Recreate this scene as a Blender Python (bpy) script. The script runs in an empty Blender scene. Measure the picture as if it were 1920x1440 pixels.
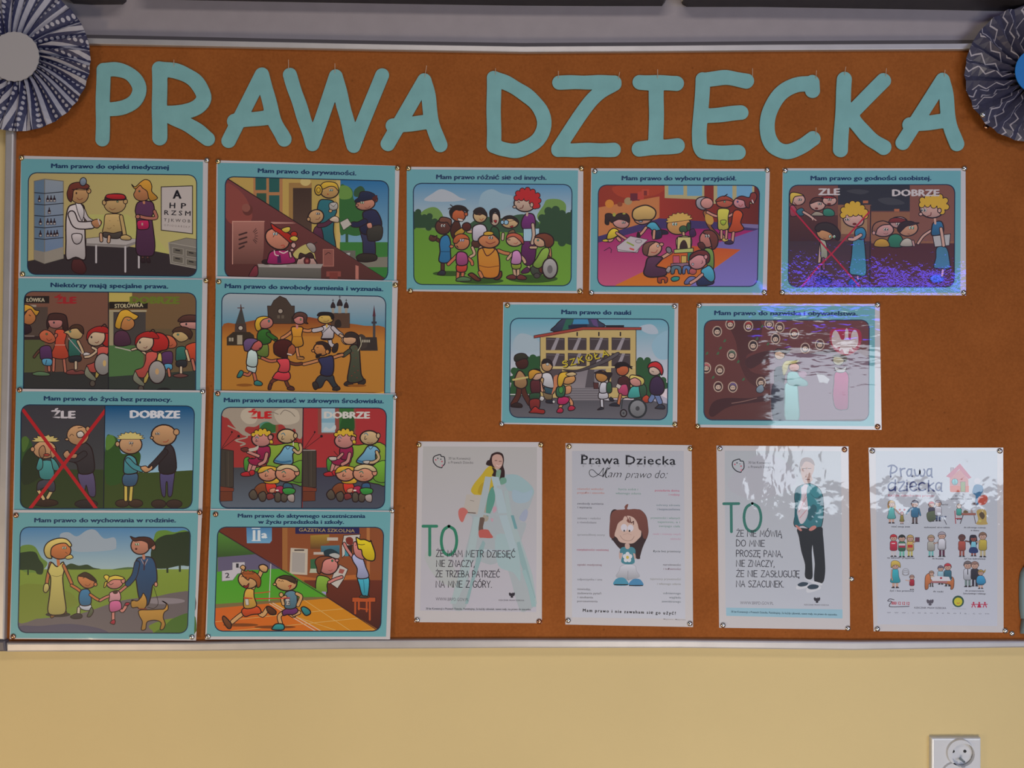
import bpy, bmesh, math, random
from mathutils import Vector, Matrix
from mathutils.geometry import tessellate_polygon
random.seed(7)
SC = bpy.context.scene
COL = SC.collection
S = 0.00088            # metres per photograph pixel on the face of the board
DIST = 1.326           # camera to board face
CZ = 1.45              # height of the lens above the floor

# ---------------------------------------------------------------- camera, light, exposure
cam_d = bpy.data.cameras.new('camera'); cam = bpy.data.objects.new('camera', cam_d); COL.objects.link(cam)
cam.location = (0, -DIST, CZ); cam.rotation_euler = (math.pi/2, 0, 0)
cam_d.sensor_width = 36; cam_d.lens = 36*DIST/(1920*S); cam_d.clip_start = 0.02
SC.camera = cam
SC.view_settings.view_transform = 'Standard'; SC.view_settings.look = 'None'
SC.view_settings.gamma = 1; SC.view_settings.exposure = 0.0; SC.view_settings.use_curve_mapping = False
W = bpy.data.worlds.new('room_ambience'); SC.world = W; W.use_nodes = True
W.node_tree.nodes['Background'].inputs[0].default_value = (0.80, 0.86, 1.0, 1)
W.node_tree.nodes['Background'].inputs[1].default_value = 0.10

def area(name, loc, target, sx, sy, power, color, spread=180):
    l = bpy.data.lights.new(name, 'AREA'); l.shape = 'RECTANGLE'; l.size = sx; l.size_y = sy
    l.energy = power; l.color = color; l.spread = math.radians(spread)
    o = bpy.data.objects.new(name, l); COL.objects.link(o); o.location = loc
    d = Vector(target)-Vector(loc); o.rotation_euler = d.to_track_quat('-Z', 'Y').to_euler()
    return o
# daylight through the window in the wall opposite the board (its image is the glare on the lower posters)
area('window_daylight', (3.15, -4.2, 1.17), (3.15, 0, 1.17), 2.7, 0.98, 62, (0.80, 0.90, 1.0))
# blue-violet LED strip that hangs above that window
area('led_strip_light', (2.62, -4.2, 2.06), (2.62, 0, 2.06), 1.9, 0.12, 13.0, (0.10, 0.07, 1.0))
# ceiling lamp of the room, then two added low fill lights
area('ceiling_lamp', (0.1, -2.1, 2.95), (0.1, -0.2, 1.1), 1.3, 0.28, 13.5, (1.0, 0.89, 0.80))
area('warm_low_fill', (-1.5, -1.25, 0.42), (-0.5, 0, 0.8), 0.35, 0.35, 9.5, (1.0, 0.77, 0.50))  # added warm fill, set low to brighten the lower left of wall and board
area('low_front_fill', (0.5, -1.5, 0.25), (0.3, 0, 0.8), 0.5, 0.3, 10.5, (1.0, 0.90, 0.76))  # added fill near the floor, lifts the bottom of wall and board

# ---------------------------------------------------------------- helpers
def P(px, py, y=0.0):
    """world point on the plane at depth y seen at photograph pixel px, py"""
    k = (DIST + y)/DIST*S
    return Vector(((px-960)*k, y, CZ + (720-py)*k))
def lin(c): return c/12.92 if c <= 0.04045 else ((c+0.055)/1.055)**2.4
def hx(h): return tuple(lin(int(h[i:i+2], 16)/255) for i in (0, 2, 4))
INK = 1.75
def ink(h):
    return tuple(min(0.9, v*INK) for v in hx(h)) + (1.0,)
def newmat(name):
    m = bpy.data.materials.new(name); m.use_nodes = True
    nt = m.node_tree; return m, nt, nt.nodes['Principled BSDF']
def nd(nt, t, **kw):
    n = nt.nodes.new(t)
    for k, v in kw.items(): setattr(n, k, v)
    return n
def simple(name, color, rough=0.5, metal=0.0, noise=None, bump=None, spec=0.5):
    m, nt, b = newmat(name)
    b.inputs['Base Color'].default_value = (*color, 1); b.inputs['Roughness'].default_value = rough
    b.inputs['Metallic'].default_value = metal; b.inputs['Specular IOR Level'].default_value = spec
    tc = nd(nt, 'ShaderNodeTexCoord')
    if noise:
        sc, amt = noise
        n = nd(nt, 'ShaderNodeTexNoise'); n.inputs['Scale'].default_value = sc; n.inputs['Detail'].default_value = 5
        nt.links.new(tc.outputs['Object'], n.inputs['Vector'])
        r = nd(nt, 'ShaderNodeValToRGB')
        r.color_ramp.elements[0].position = 0.3; r.color_ramp.elements[1].position = 0.7
        r.color_ramp.elements[0].color = (*[c*(1-amt) for c in color], 1)
        r.color_ramp.elements[1].color = (*[min(1, c*(1+amt)) for c in color], 1)
        nt.links.new(n.outputs['Fac'], r.inputs['Fac']); nt.links.new(r.outputs['Color'], b.inputs['Base Color'])
    if bump:
        sc, st = bump
        n = nd(nt, 'ShaderNodeTexNoise'); n.inputs['Scale'].default_value = sc; n.inputs['Detail'].default_value = 4
        nt.links.new(tc.outputs['Object'], n.inputs['Vector'])
        bp = nd(nt, 'ShaderNodeBump'); bp.inputs['Strength'].default_value = st; bp.inputs['Distance'].default_value = 0.001
        nt.links.new(n.outputs['Fac'], bp.inputs['Height']); nt.links.new(bp.outputs['Normal'], b.inputs['Normal'])
    return m

def link(name, verts, faces, mat, parent=None, smooth=False, loc=None):
    me = bpy.data.meshes.new(name); me.from_pydata([tuple(v) for v in verts], [], faces); me.update()
    o = bpy.data.objects.new(name, me); COL.objects.link(o)
    if mat: me.materials.append(mat)
    if smooth: me.polygons.foreach_set('use_smooth', [True]*len(me.polygons))
    if loc is not None:
        for v in me.vertices: v.co -= Vector(loc)
        o.location = loc
    if parent:
        o.parent = parent
        o.location = Vector(o.location) - Vector(parent.location)   # parents are unrotated
    return o
def empty(name, loc):
    o = bpy.data.objects.new(name, None); COL.objects.link(o); o.location = loc; o.empty_display_size = 0.02
    return o
def tag(o, label, cat, group=None):
    o['label'] = label; o['category'] = cat
    if group: o['group'] = group
    return o
def slab(name, quad, y0, y1, mat, parent=None, bev=0.0, seg=1):
    """prism: polygon of photograph pixels (read on plane y1), from depth y0 (back) to y1 (front)"""
    n = len(quad)
    f = [P(x, y, y1) for x, y in quad]; bk = [Vector((v.x, y0, v.z)) for v in f]
    c = sum(f, Vector())/n; c.y = y0
    bm = bmesh.new(); a = [bm.verts.new(v) for v in f]; b = [bm.verts.new(v) for v in bk]
    bm.faces.new(a); bm.faces.new(b[::-1])
    for i in range(n):
        j = (i+1) % n; bm.faces.new((a[j], a[i], b[i], b[j]))
    bmesh.ops.recalc_face_normals(bm, faces=bm.faces[:])
    if bev:
        fe = [e for e in bm.edges if all(abs(v.co.y-y1) < 1e-7 for v in e.verts)]
        bmesh.ops.bevel(bm, geom=fe, offset=bev, segments=seg, affect='EDGES', profile=0.5)
    me = bpy.data.meshes.new(name); bm.to_mesh(me); bm.free()
    me.transform(Matrix.Translation(-c))
    me.materials.append(mat)
    o = bpy.data.objects.new(name, me); COL.objects.link(o); o.location = c
    if parent: o.parent = parent; o.location = c - Vector(parent.location)
    return o

# ---------------------------------------------------------------- flat print: shapes laid over each other as ink films
K = '231516'; NV = '16283f'
def pts(s):
    if isinstance(s, str):
        v = [float(t) for t in s.split()]; return list(zip(v[::2], v[1::2]))
    return list(s)
def smooth_closed(p, k=4):
    n = len(p); out = []
    for i in range(n):
        a, b, c, d = p[i-1], p[i], p[(i+1) % n], p[(i+2) % n]
        for t in range(k):
            t /= k; t2 = t*t; t3 = t2*t
            out.append(tuple(0.5*((2*b[q]) + (-a[q]+c[q])*t + (2*a[q]-5*b[q]+4*c[q]-d[q])*t2 + (-a[q]+3*b[q]-3*c[q]+d[q])*t3) for q in (0, 1)))
    return out
def smooth_open(p, k=4):
    if len(p) < 3: return p
    q = [(2*p[0][0]-p[1][0], 2*p[0][1]-p[1][1])] + p + [(2*p[-1][0]-p[-2][0], 2*p[-1][1]-p[-2][1])]
    out = []
    for i in range(1, len(q)-2):
        a, b, c, d = q[i-1], q[i], q[i+1], q[i+2]
        for t in range(k):
            t /= k; t2 = t*t; t3 = t2*t
            out.append(tuple(0.5*((2*b[r]) + (-a[r]+c[r])*t + (2*a[r]-5*b[r]+4*c[r]-d[r])*t2 + (-a[r]+3*b[r]-3*c[r]+d[r])*t3) for r in (0, 1)))
    out.append(p[-1]); return out

class Print:
    def __init__(s, ox, oy, sc, y, box):
        s.ox, s.oy, s.k, s.y = ox, oy, 10.0/sc, y
        s.v = []; s.f = []; s.c = []
        s.x0, s.y0, s.x1, s.y1 = box           # in photo px
        s.n = 96; s.g = [[0]*s.n for _ in range(s.n)]
        s.top = 0; s.clip = None
    def px(s, x, y): return (s.ox + x*s.k, s.oy + y*s.k)
    def layer(s, pp):
        n = s.n
        xs = [p[0] for p in pp]; ys = [p[1] for p in pp]
        a = max(0, min(n-1, int((min(xs)-s.x0)/(s.x1-s.x0)*n))); b = max(0, min(n-1, int((max(xs)-s.x0)/(s.x1-s.x0)*n)))
        c = max(0, min(n-1, int((min(ys)-s.y0)/(s.y1-s.y0)*n))); d = max(0, min(n-1, int((max(ys)-s.y0)/(s.y1-s.y0)*n)))
        L = 1 + max(max(r[a:b+1]) for r in s.g[c:d+1])
        for r in s.g[c:d+1]:
            for i in range(a, b+1): r[i] = L
        s.top = max(s.top, L); return L
    def raw(s, pp, faces, color):
        """pp in photo px"""
        if s.clip:
            a, b, c, d = s.clip; pp = [(min(max(x, a), c), min(max(z, b), d)) for x, z in pp]
        L = s.layer(pp); base = len(s.v); y = s.y - 0.000008*L
        for x, z in pp: s.v.append(P(x, z, y))
        if isinstance(color, tuple):
            c1, c2 = ink(color[0]), ink(color[1]); h = len(color) > 2 and color[2] == 'h'
            if len(color) > 3: lo, hi = color[3], color[4]; lo, hi = (s.px(lo, 0)[0], s.px(hi, 0)[0]) if h else (s.px(0, lo)[1], s.px(0, hi)[1])
            else: w = [p[0 if h else 1] for p in pp]; lo, hi = min(w), max(w)
            for p in pp:
                t = (p[0 if h else 1]-lo)/max(1e-6, hi-lo); s.c.append(tuple(c1[i]*(1-t)+c2[i]*t for i in range(4)))
        else:
            cc = ink(color); s.c.extend([cc]*len(pp))
        s.f.extend([tuple(base+i for i in f) for f in faces])
    def fill(s, pp, color):
        """pp in art units, closed polygon"""
        q = [s.px(*p) for p in pp]
        tri = tessellate_polygon([[Vector((a, b, 0)) for a, b in q]])
        s.raw(q, tri, color)
    def stroke(s, pp, color, w, closed=False):
        q = [s.px(*p) for p in pp]; w = w*s.k*0.5
        r = [q[0]]
        for p in q[1:]:
            if math.hypot(p[0]-r[-1][0], p[1]-r[-1][1]) > 0.05: r.append(p)
        if closed and len(r) > 2 and math.hypot(r[0][0]-r[-1][0], r[0][1]-r[-1][1]) < 0.05: r.pop()
        q = r; n = len(q)
        if n < 2: return
        V = []; F = []
        for i in range(n):
            a = q[i-1] if (i or closed) else q[i]; b = q[(i+1) % n] if (i < n-1 or closed) else q[i]
            d1 = (q[i][0]-a[0], q[i][1]-a[1]); d2 = (b[0]-q[i][0], b[1]-q[i][1])
            l1 = math.hypot(*d1) or 1; l2 = math.hypot(*d2) or 1
            tx, ty = d1[0]/l1*(a != q[i]) + d2[0]/l2*(b != q[i]), d1[1]/l1*(a != q[i]) + d2[1]/l2*(b != q[i])
            l = math.hypot(tx, ty) or 1; nx, ny = -ty/l, tx/l
            m = 1.0
            if a != q[i] and b != q[i]:
                cs = abs(nx*(-d1[1]/l1)+ny*(d1[0]/l1)); m = 1/max(0.55, cs)
            V.append((q[i][0]+nx*w*m, q[i][1]+ny*w*m)); V.append((q[i][0]-nx*w*m, q[i][1]-ny*w*m))
        for i in range(n if closed else n-1):
            j = (i+1) % n; F.append((2*i, 2*i+1, 2*j+1, 2*j))
        if not closed and w > 0.3:
            for e, o, sg in ((0, 1, -1), (n-1, n-2, 1)):
                dx, dy = q[e][0]-q[o][0], q[e][1]-q[o][1]; l = math.hypot(dx, dy) or 1
                a0 = math.atan2(dy, dx); b0 = len(V)
                for t in range(7):
                    an = a0 - math.pi/2 + math.pi*t/6; V.append((q[e][0]+w*math.cos(an), q[e][1]+w*math.sin(an)))
                F.append(tuple(range(b0, b0+7)))
        s.raw(V, F, color)

A = None   # the print being drawn
OW = 1.45          # outline weight of the drawings
def shade(c):
    """soft airbrushed tone inside the drawn shapes, as printed"""
    if not isinstance(c, str): return c
    v = [int(c[i:i+2], 16) for i in (0, 2, 4)]
    return ('%02x%02x%02x' % tuple(min(255, int(x*1.10+3)) for x in v), '%02x%02x%02x' % tuple(int(x*.84) for x in v))
def F(p, c, o=K, w=.55):
    q = smooth_closed(pts(p)); w *= OW
    if c: A.fill(q, shade(c) if o else c)
    if o: A.stroke(q, o, w, True)
def G(p, c, o=None, w=.55):
    q = pts(p)
    if c: A.fill(q, c)
    if o: A.stroke(q, o, w, True)
def R(x0, y0, x1, y1, c, o=None, w=.5): G([(x0, y0), (x1, y0), (x1, y1), (x0, y1)], c, o, w)
def E(cx, cy, rx, ry, c, o=K, rot=0, w=.55, n=22):
    a = math.radians(rot); ca, sa = math.cos(a), math.sin(a)
    q = [(cx+rx*math.cos(t)*ca-ry*math.sin(t)*sa, cy+rx*math.cos(t)*sa+ry*math.sin(t)*ca) for t in (2*math.pi*i/n for i in range(n))]
    if c: A.fill(q, shade(c) if o and rx > 3 else c)
    if o: A.stroke(q, o, w*(OW if rx > 1.5 else 1.1), True)
def L(p, c=K, w=.6): A.stroke(pts(p), c, w)
def C(p, c=K, w=.6): A.stroke(smooth_open(pts(p)), c, w)
def M(p, c, w, o=K, ow=.55, sm=True):
    q = smooth_open(pts(p)) if sm else pts(p)
    if o: A.stroke(q, o, w+2*ow*OW)
    A.stroke(q, c, w)
def spiky(cx, cy, rx, ry, a0, a1, n, amp, c, o=K, w=.5, rot=0):
    """closed crown of hair tufts between angles a0..a1"""
    q = []; r0 = math.radians(rot)
    for i in range(n*2+1):
        t = math.radians(a0+(a1-a0)*i/(n*2)); k = 1+amp if i % 2 else 1
        x, y = rx*k*math.cos(t), ry*k*math.sin(t)
        q.append((cx+x*math.cos(r0)-y*math.sin(r0), cy+x*math.sin(r0)+y*math.cos(r0)))
    if c: A.fill(q, c)
    if o: A.stroke(q, o, w, True)
def eyes(x, y, s=1.0, d=1, iris='2b3b46', white='c9bfb4'):
    s *= 1.25
    for k in (-.95, .95):
        E(x+k*s, y, .85*s, 1.25*s, white, K, w=.3, n=12); E(x+k*s+.2*s*d, y+.15*s, .48*s, .75*s, iris, None, n=8)
def curly(c, pp, r, o=K):
    """curly hair or leafy crown: overlapping round locks with one outline; the fill reaches the middle"""
    pp = pts(pp)
    for x, y in pp: E(x, y, r, r, o, None, n=14)
    for x, y in pp: E(x, y, r-.75, r-.75, c, None, n=14)
    A.fill(smooth_closed(pp), c)
def mouth(x, y, s=1.0, d=1, c='6a231f'):
    C([(x-1.6*s, y-.5*s), (x, y+.35*s), (x+1.5*s, y-.6*s)], c, .45)
def nose(x, y, s=1.0, d=1): C([(x, y-.9*s), (x+.9*s*d, y), (x, y+.7*s)], K, .35)
def feye(cx, cy, s, d, iris='2b3b46'):
    eyes(cx+d*s*2.2, cy-s*1.2, s, d, iris); nose(cx+d*s*3.0, cy+s*.9, s, d); mouth(cx+d*s*1.3, cy+s*4.0, s*1.05, d)

FONT_CACHE = {}
def glyph_mesh(s, bold=0.0, shear=0.0, spacing=1.0):
    key = (s, bold, shear, spacing)
    if key in FONT_CACHE: return FONT_CACHE[key]
    cu = bpy.data.curves.new('t', 'FONT'); cu.body = s; cu.size = 1; cu.offset = bold; cu.shear = shear
    cu.space_character = spacing; cu.resolution_u = 2; cu.fill_mode = 'FRONT'
    o = bpy.data.objects.new('t', cu); COL.objects.link(o)
    dg = bpy.context.evaluated_depsgraph_get(); me = o.evaluated_get(dg).to_mesh()
    v = [(a.co.x, a.co.y) for a in me.vertices]; f = [tuple(p.vertices) for p in me.polygons]
    o.evaluated_get(dg).to_mesh_clear(); bpy.data.objects.remove(o); bpy.data.curves.remove(cu)
    if not v: v = [(0, 0), (1, 0), (1, 1)]
    FONT_CACHE[key] = (v, f); return FONT_CACHE[key]
def T(s, x0, y0, x1, y1, h, c, bold=0.0, shear=0.0, spacing=1.0):
    """text whose baseline runs from (x0,y0) to (x1,y1), capitals h high"""
    fat = 1.5*bold*h/.729 if bold > .008 else 0
    v, f = glyph_mesh(s, 0.0 if fat else bold, shear, spacing)
    a, b = min(p[0] for p in v), max(p[0] for p in v)
    ux, uy = (x1-x0)/(b-a), (y1-y0)/(b-a); l = math.hypot(x1-x0, y1-y0); nx, ny = -(y1-y0)/l, (x1-x0)/l
    k = h/0.729
    for dx, dy in (((-1, 0), (1, 0), (-.5, .45), (.5, -.45), (0, 0)) if fat else ((0, 0),)):
        q = [A.px(x0+fat*dx+(p[0]-a)*ux-nx*p[1]*k, y0+fat*dy+(p[0]-a)*uy-ny*p[1]*k) for p in v]
        A.raw(q, f, c)
# hand lettering: each capital as pen strokes in a 0..w x 0..1 box (y up)
SF = {
 'A': (.8, '0 0 .4 1 .8 0|.15 .35 .65 .35'), 'B': (.65, '.0 0 0 1 .4 .95 .5 .78 .4 .58 0 .52 .5 .45 .62 .25 .45 .03 0 0'),
 'C': (.7, '.7 .85 .5 1 .2 .93 0 .6 0 .35 .2 .05 .45 0 .68 .12'), 'D': (.75, '0 0 0 1 .35 .95 .7 .7 .75 .45 .6 .15 .3 .02 0 0'),
 'E': (.6, '.6 1 0 1 0 0 .6 0|0 .52 .5 .52'), 'G': (.75, '.7 .85 .45 1 .15 .9 0 .5 .12 .12 .4 0 .72 .12 .72 .45 .45 .45'),
 'I': (.06, '.03 0 .03 1'), 'J': (.5, '.1 1 .5 1 .5 .2 .35 0 .1 .05 0 .2'), 'K': (.65, '0 0 0 1|.62 1 0 .45|.2 .6 .65 0'),
 'L': (.55, '0 1 0 0 .55 0'), 'M': (.9, '0 0 .08 1 .45 .3 .82 1 .9 0'), 'N': (.75, '0 0 0 1 .75 0 .75 1'),
 'O': (.85, '.42 1 .12 .85 0 .5 .12 .13 .42 0 .73 .15 .85 .5 .73 .86 .42 1'), 'P': (.62, '0 0 0 1 .4 .97 .6 .8 .55 .58 .35 .48 0 .48'),
 'R': (.65, '0 0 0 1 .4 .97 .6 .8 .52 .6 .3 .5 0 .5|.25 .5 .65 0'), 'S': (.6, '.56 .88 .35 1 .1 .92 .03 .72 .2 .57 .45 .46 .58 .25 .42 .03 .15 0 0 .12'),
 'T': (.75, '0 1 .75 1|.37 1 .37 0'), 'U': (.7, '0 1 0 .3 .15 .04 .4 0 .62 .1 .7 .35 .7 1'), 'W': (1.05, '0 1 .25 0 .52 .8 .8 0 1.05 1'),
 'Y': (.7, '0 1 .35 .48 .7 1|.35 .48 .35 0'), 'Z': (.7, '.05 1 .7 1 0 0 .7 0'), 'H': (.7, '0 0 0 1|.7 0 .7 1|0 .5 .7 .5'),
 '.': (.08, '.0 0 .06 .03'), ',': (.1, '.08 .08 .02 -.14'), ' ': (.35, ''),
}
ACC = {'Ż': ('Z', '.33 1.18 .4 1.22'), 'Ź': ('Z', '.3 1.12 .48 1.32'), 'Ó': ('O', '.38 1.12 .56 1.32'), 'Ć': ('C', '.35 1.12 .52 1.32'),
       'Ę': ('E', '.5 0 .42 -.16 .56 -.22'), 'Ą': ('A', '.76 0 .68 -.16 .82 -.22'), 'Ł': ('L', '-.12 .4 .3 .66')}
def hand(s, x0, y0, x1, y1, h, c, w, gap=.22):
    items = []; cur = 0
    for ch in s:
        base, acc = ACC.get(ch, (ch, None)); wd, st = SF[base]
        for t in [u for u in st.split('|') if u] + ([acc] if acc else []):
            items.append([(cur+a, b) for a, b in pts(t)])
        cur += wd + gap
    cur -= gap; l = math.hypot(x1-x0, y1-y0); ux, uy = (x1-x0)/cur, (y1-y0)/cur; nx, ny = -(y1-y0)/l, (x1-x0)/l
    for it in items:
        if len(it) > 5: it = smooth_open(it, 3)
        A.stroke([(x0+a*ux-nx*b*h, y0+a*uy-ny*b*h) for a, b in it], c, w)

def rounded(q, r, n=6):
    """rounded quad TL,TR,BR,BL -> boundary points; r radius"""
    out = []
    for i in range(4):
        p, a, b = Vector(q[i]), Vector(q[i-1]), Vector(q[(i+1) % 4])
        u = (a-p).normalized()*r; v = (b-p).normalized()*r
        for t in range(n+1):
            t /= n; s0 = p+u; s1 = p; s2 = p+v
            # circular-ish corner
            w = (1-t)*(1-t)*s0 + 2*t*(1-t)*(p + (u+v)*0.08) + t*t*s2
            out.append((w.x, w.y))
    return out
def frame_ring(teal, pic, r, c, lc=NV, lw=.9, open_bottom=False):
    """coloured mount with a round-cornered opening, drawn over the picture"""
    inner = rounded(pic, r); n = len(inner)
    cx = sum(p[0] for p in teal)/4; cy = sum(p[1] for p in teal)/4
    per = 7
    mid = []
    for i in range(4):
        a, b = Vector(teal[i]), None
        for t in range(per): mid.append(tuple(teal[i]))
    V = inner + mid; Fc = []
    for i in range(n):
        j = (i+1) % n; Fc.append((i, j, n+j, n+i) if mid[i] != mid[j] else (i, j, n+i))
    # split into 4 sides x corners so that the layering stays simple
    A.raw([A.px(*p) for p in V], Fc, c)
    A.stroke(inner, lc, lw, True)
# ---------------------------------------------------------------- materials
def ink_material(name, waves):
    """printed paper under clear laminate: colour from the print, a smooth slightly buckled film on top"""
    m, nt, b = newmat(name)
    at = nd(nt, 'ShaderNodeAttribute'); at.attribute_name = 'ink'
    nt.links.new(at.outputs['Color'], b.inputs['Base Color'])
    film(nt, b, waves); return m
def film(nt, b, waves):
    b.inputs['Roughness'].default_value = 0.42; b.inputs['Specular IOR Level'].default_value = 0.25
    b.inputs['Coat Weight'].default_value = 1.0; b.inputs['Coat Roughness'].default_value = 0.045; b.inputs['Coat IOR'].default_value = 1.5
    g = nd(nt, 'ShaderNodeNewGeometry'); prev = None
    for (sx, sz, scale, dist) in waves:
        mp = nd(nt, 'ShaderNodeMapping'); mp.inputs['Scale'].default_value = (sx, 0.0, sz)
        n = nd(nt, 'ShaderNodeTexNoise'); n.inputs['Scale'].default_value = scale; n.inputs['Detail'].default_value = 1.5; n.inputs['Distortion'].default_value = 0.3
        nt.links.new(g.outputs['Position'], mp.inputs['Vector']); nt.links.new(mp.outputs['Vector'], n.inputs['Vector'])
        bp = nd(nt, 'ShaderNodeBump'); bp.inputs['Strength'].default_value = 1.0; bp.inputs['Distance'].default_value = dist
        nt.links.new(n.outputs['Fac'], bp.inputs['Height'])
        if prev: nt.links.new(prev.outputs['Normal'], bp.inputs['Normal'])
        prev = bp
    nt.links.new(prev.outputs['Normal'], b.inputs['Coat Normal'])
WAVES = {'flat': [(1, 1, 9, 0.0012), (1, 1, 60, 0.00005)],
         'streaky': [(0.3, 1, 34, 0.0008), (0.3, 1, 120, 0.00026), (1, 1, 7, 0.0008)],
         'crinkled': [(1, 0.6, 26, 0.0016), (1, 0.8, 75, 0.0003)],
         'sparkle': [(1, 1, 8, 0.0022), (1, 0.8, 45, 0.0005), (1, 1, 200, 0.00014)]}
INKM = {k: ink_material('printed_ink_'+k, v) for k, v in WAVES.items()}
PAPERM = {}
for k, v in WAVES.items():
    m, nt, b = newmat('white_laminated_paper_'+k); b.inputs['Base Color'].default_value = (0.60, 0.585, 0.61, 1); film(nt, b, v); PAPERM[k] = m

m, nt, b = newmat('hardboard'); HARD = m
tc = nd(nt, 'ShaderNodeTexCoord')
n1 = nd(nt, 'ShaderNodeTexNoise'); n1.inputs['Scale'].default_value = 260; n1.inputs['Detail'].default_value = 6
n2 = nd(nt, 'ShaderNodeTexNoise'); n2.inputs['Scale'].default_value = 9; n2.inputs['Detail'].default_value = 6; n2.inputs['Roughness'].default_value = .65
n3 = nd(nt, 'ShaderNodeTexVoronoi'); n3.inputs['Scale'].default_value = 34
for n in (n1, n2, n3): nt.links.new(tc.outputs['Object'], n.inputs['Vector'])
ad = nd(nt, 'ShaderNodeMath', operation='MULTIPLY_ADD'); ad.inputs[1].default_value = .45
nt.links.new(n1.outputs['Fac'], ad.inputs[0]); ml = nd(nt, 'ShaderNodeMath', operation='MULTIPLY'); ml.inputs[1].default_value = .55
nt.links.new(n2.outputs['Fac'], ml.inputs[0]); nt.links.new(ml.outputs[0], ad.inputs[2])
cr = nd(nt, 'ShaderNodeValToRGB'); cr.color_ramp.elements[0].position = .34; cr.color_ramp.elements[1].position = .66
cr.color_ramp.elements[0].color = (0.255, 0.076, 0.0155, 1); cr.color_ramp.elements[1].color = (0.345, 0.108, 0.024, 1)
nt.links.new(ad.outputs[0], cr.inputs['Fac'])
sp = nd(nt, 'ShaderNodeValToRGB'); sp.color_ramp.elements[0].position = .035; sp.color_ramp.elements[1].position = .075
sp.color_ramp.elements[0].color = (.45, .42, .4, 1); sp.color_ramp.elements[1].color = (1, 1, 1, 1)
nt.links.new(n3.outputs['Distance'], sp.inputs['Fac'])
mx = nd(nt, 'ShaderNodeMixRGB', blend_type='MULTIPLY'); mx.inputs['Fac'].default_value = .45
nt.links.new(cr.outputs['Color'], mx.inputs['Color1']); nt.links.new(sp.outputs['Color'], mx.inputs['Color2'])
nt.links.new(mx.outputs['Color'], b.inputs['Base Color']); b.inputs['Roughness'].default_value = .8; b.inputs['Specular IOR Level'].default_value = .12
bp = nd(nt, 'ShaderNodeBump'); bp.inputs['Strength'].default_value = .25; bp.inputs['Distance'].default_value = .0004
nt.links.new(n1.outputs['Fac'], bp.inputs['Height']); nt.links.new(bp.outputs['Normal'], b.inputs['Normal'])

WALLM = simple('yellow_wall_paint', (0.68, 0.54, 0.265), .75, noise=(3, .03), bump=(220, .25))
BANDM = simple('pale_grey_wall_paint', (0.32, 0.285, 0.30), .6, noise=(30, .04), bump=(300, .2))
ALU = simple('brushed_aluminium', (0.52, 0.50, 0.50), .5, .55, noise=(25, .05))
GREYP = simple('grey_plastic', (0.10, 0.09, 0.11), .45)
DARKP = simple('dark_casing_plastic', (0.030, 0.026, 0.030), .42, noise=(60, .15))
WHITEP = simple('white_socket_plastic', (0.62, 0.64, 0.68), .22)
BLACK = simple('black_hole', (0.01, 0.01, 0.012), .6)
STEEL = simple('steel', (0.32, 0.36, 0.36), .25, 1.0)
SILV = simple('silver_tack', (0.74, 0.72, 0.70), .2, 1.0)
BRASS = simple('brass_tack', (0.72, 0.54, 0.30), .22, 1.0)
COPPER = simple('coppery_tack', (0.60, 0.32, 0.20), .25, 1.0)
THREAD = simple('pale_thread', (0.55, 0.42, 0.32), .6)
TEALP = simple('turquoise_paper', (0.205, 0.445, 0.445), .8, noise=(34, .06), bump=(500, .2))
LBLUE = simple('light_blue_paper', (0.24, 0.38, 0.47), .6)

# ---------------------------------------------------------------- room shell
def struct(o): o['kind'] = 'structure'; return o
def box(name, x0, x1, y0, y1, z0, z1, mat):
    c = Vector(((x0+x1)/2, (y0+y1)/2, (z0+z1)/2))
    v = [(x, y, z) for x in (x0, x1) for y in (y0, y1) for z in (z0, z1)]
    return link(name, v, [(0, 1, 3, 2), (4, 6, 7, 5), (0, 4, 5, 1), (2, 3, 7, 6), (0, 2, 6, 4), (1, 5, 7, 3)], mat, loc=c)
WY = 0.016                                   # wall face, behind the board
struct(box('wall_front', -2.6, 2.6, WY, WY+.12, 0, 3.2, WALLM))
struct(box('floor', -2.6, 2.6, -4.6, WY, -.1, 0, simple('grey_floor', (.30, .25, .20), .5, noise=(4, .1))))
def ppx(l): return [tuple(p) for p in l]
# pale band of wall directly above the board
o = slab('trim_1', [(-500, -260), (2500, -260), (2500, 84), (1820, 84), (1440, 86), (1230, 88), (960, 88), (720, 86), (480, 80), (175, 74), (-500, 66)], WY, WY-.004, BANDM); struct(o)

# ---------------------------------------------------------------- pinboard
board = empty('pinboard', P(960, 640, 0)); tag(board, 'large brown hardboard pinboard in a slim aluminium frame on a yellow wall', 'pinboard')
TOP = [(-60, 67), (20, 78), (40, 79), (175, 81), (480, 87.5), (700, 92), (980, 96.5), (1230, 95), (1440, 93), (1800, 91), (2060, 88)]
BOT = [(-60, 1206), (20, 1206), (370, 1205), (640, 1201), (960, 1200), (1280, 1200.5), (1600, 1203.5), (1920, 1202.5), (2060, 1202)]
face = TOP + BOT[::-1]
f = [P(x, y, 0) for x, y in face]; n = len(f)
fx = [(26, 240), (19, 650), (8, 1202)]
g = [(p[0] if p[0] > 20 else None, p[1]) for p in face]
quad = [(33, 76)] + [p for p in TOP if p[0] > 40] + [p for p in BOT[::-1] if p[0] > 20] + [(8, 1206), (19, 650), (27, 240)]
hb = slab('hardboard_panel', quad, .014, 0.0, HARD, board)
def strip(name, top, bot, y0, y1, mat, parent, bev=.0012):
    return slab(name, top + bot[::-1], y0, y1, mat, parent, bev=bev, seg=2)
strip('frame_top', [(x, y-10) for x, y in TOP if x > 30] , [(x, y+1) for x, y in TOP if x > 30], .014, -.007, ALU, board)
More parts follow.
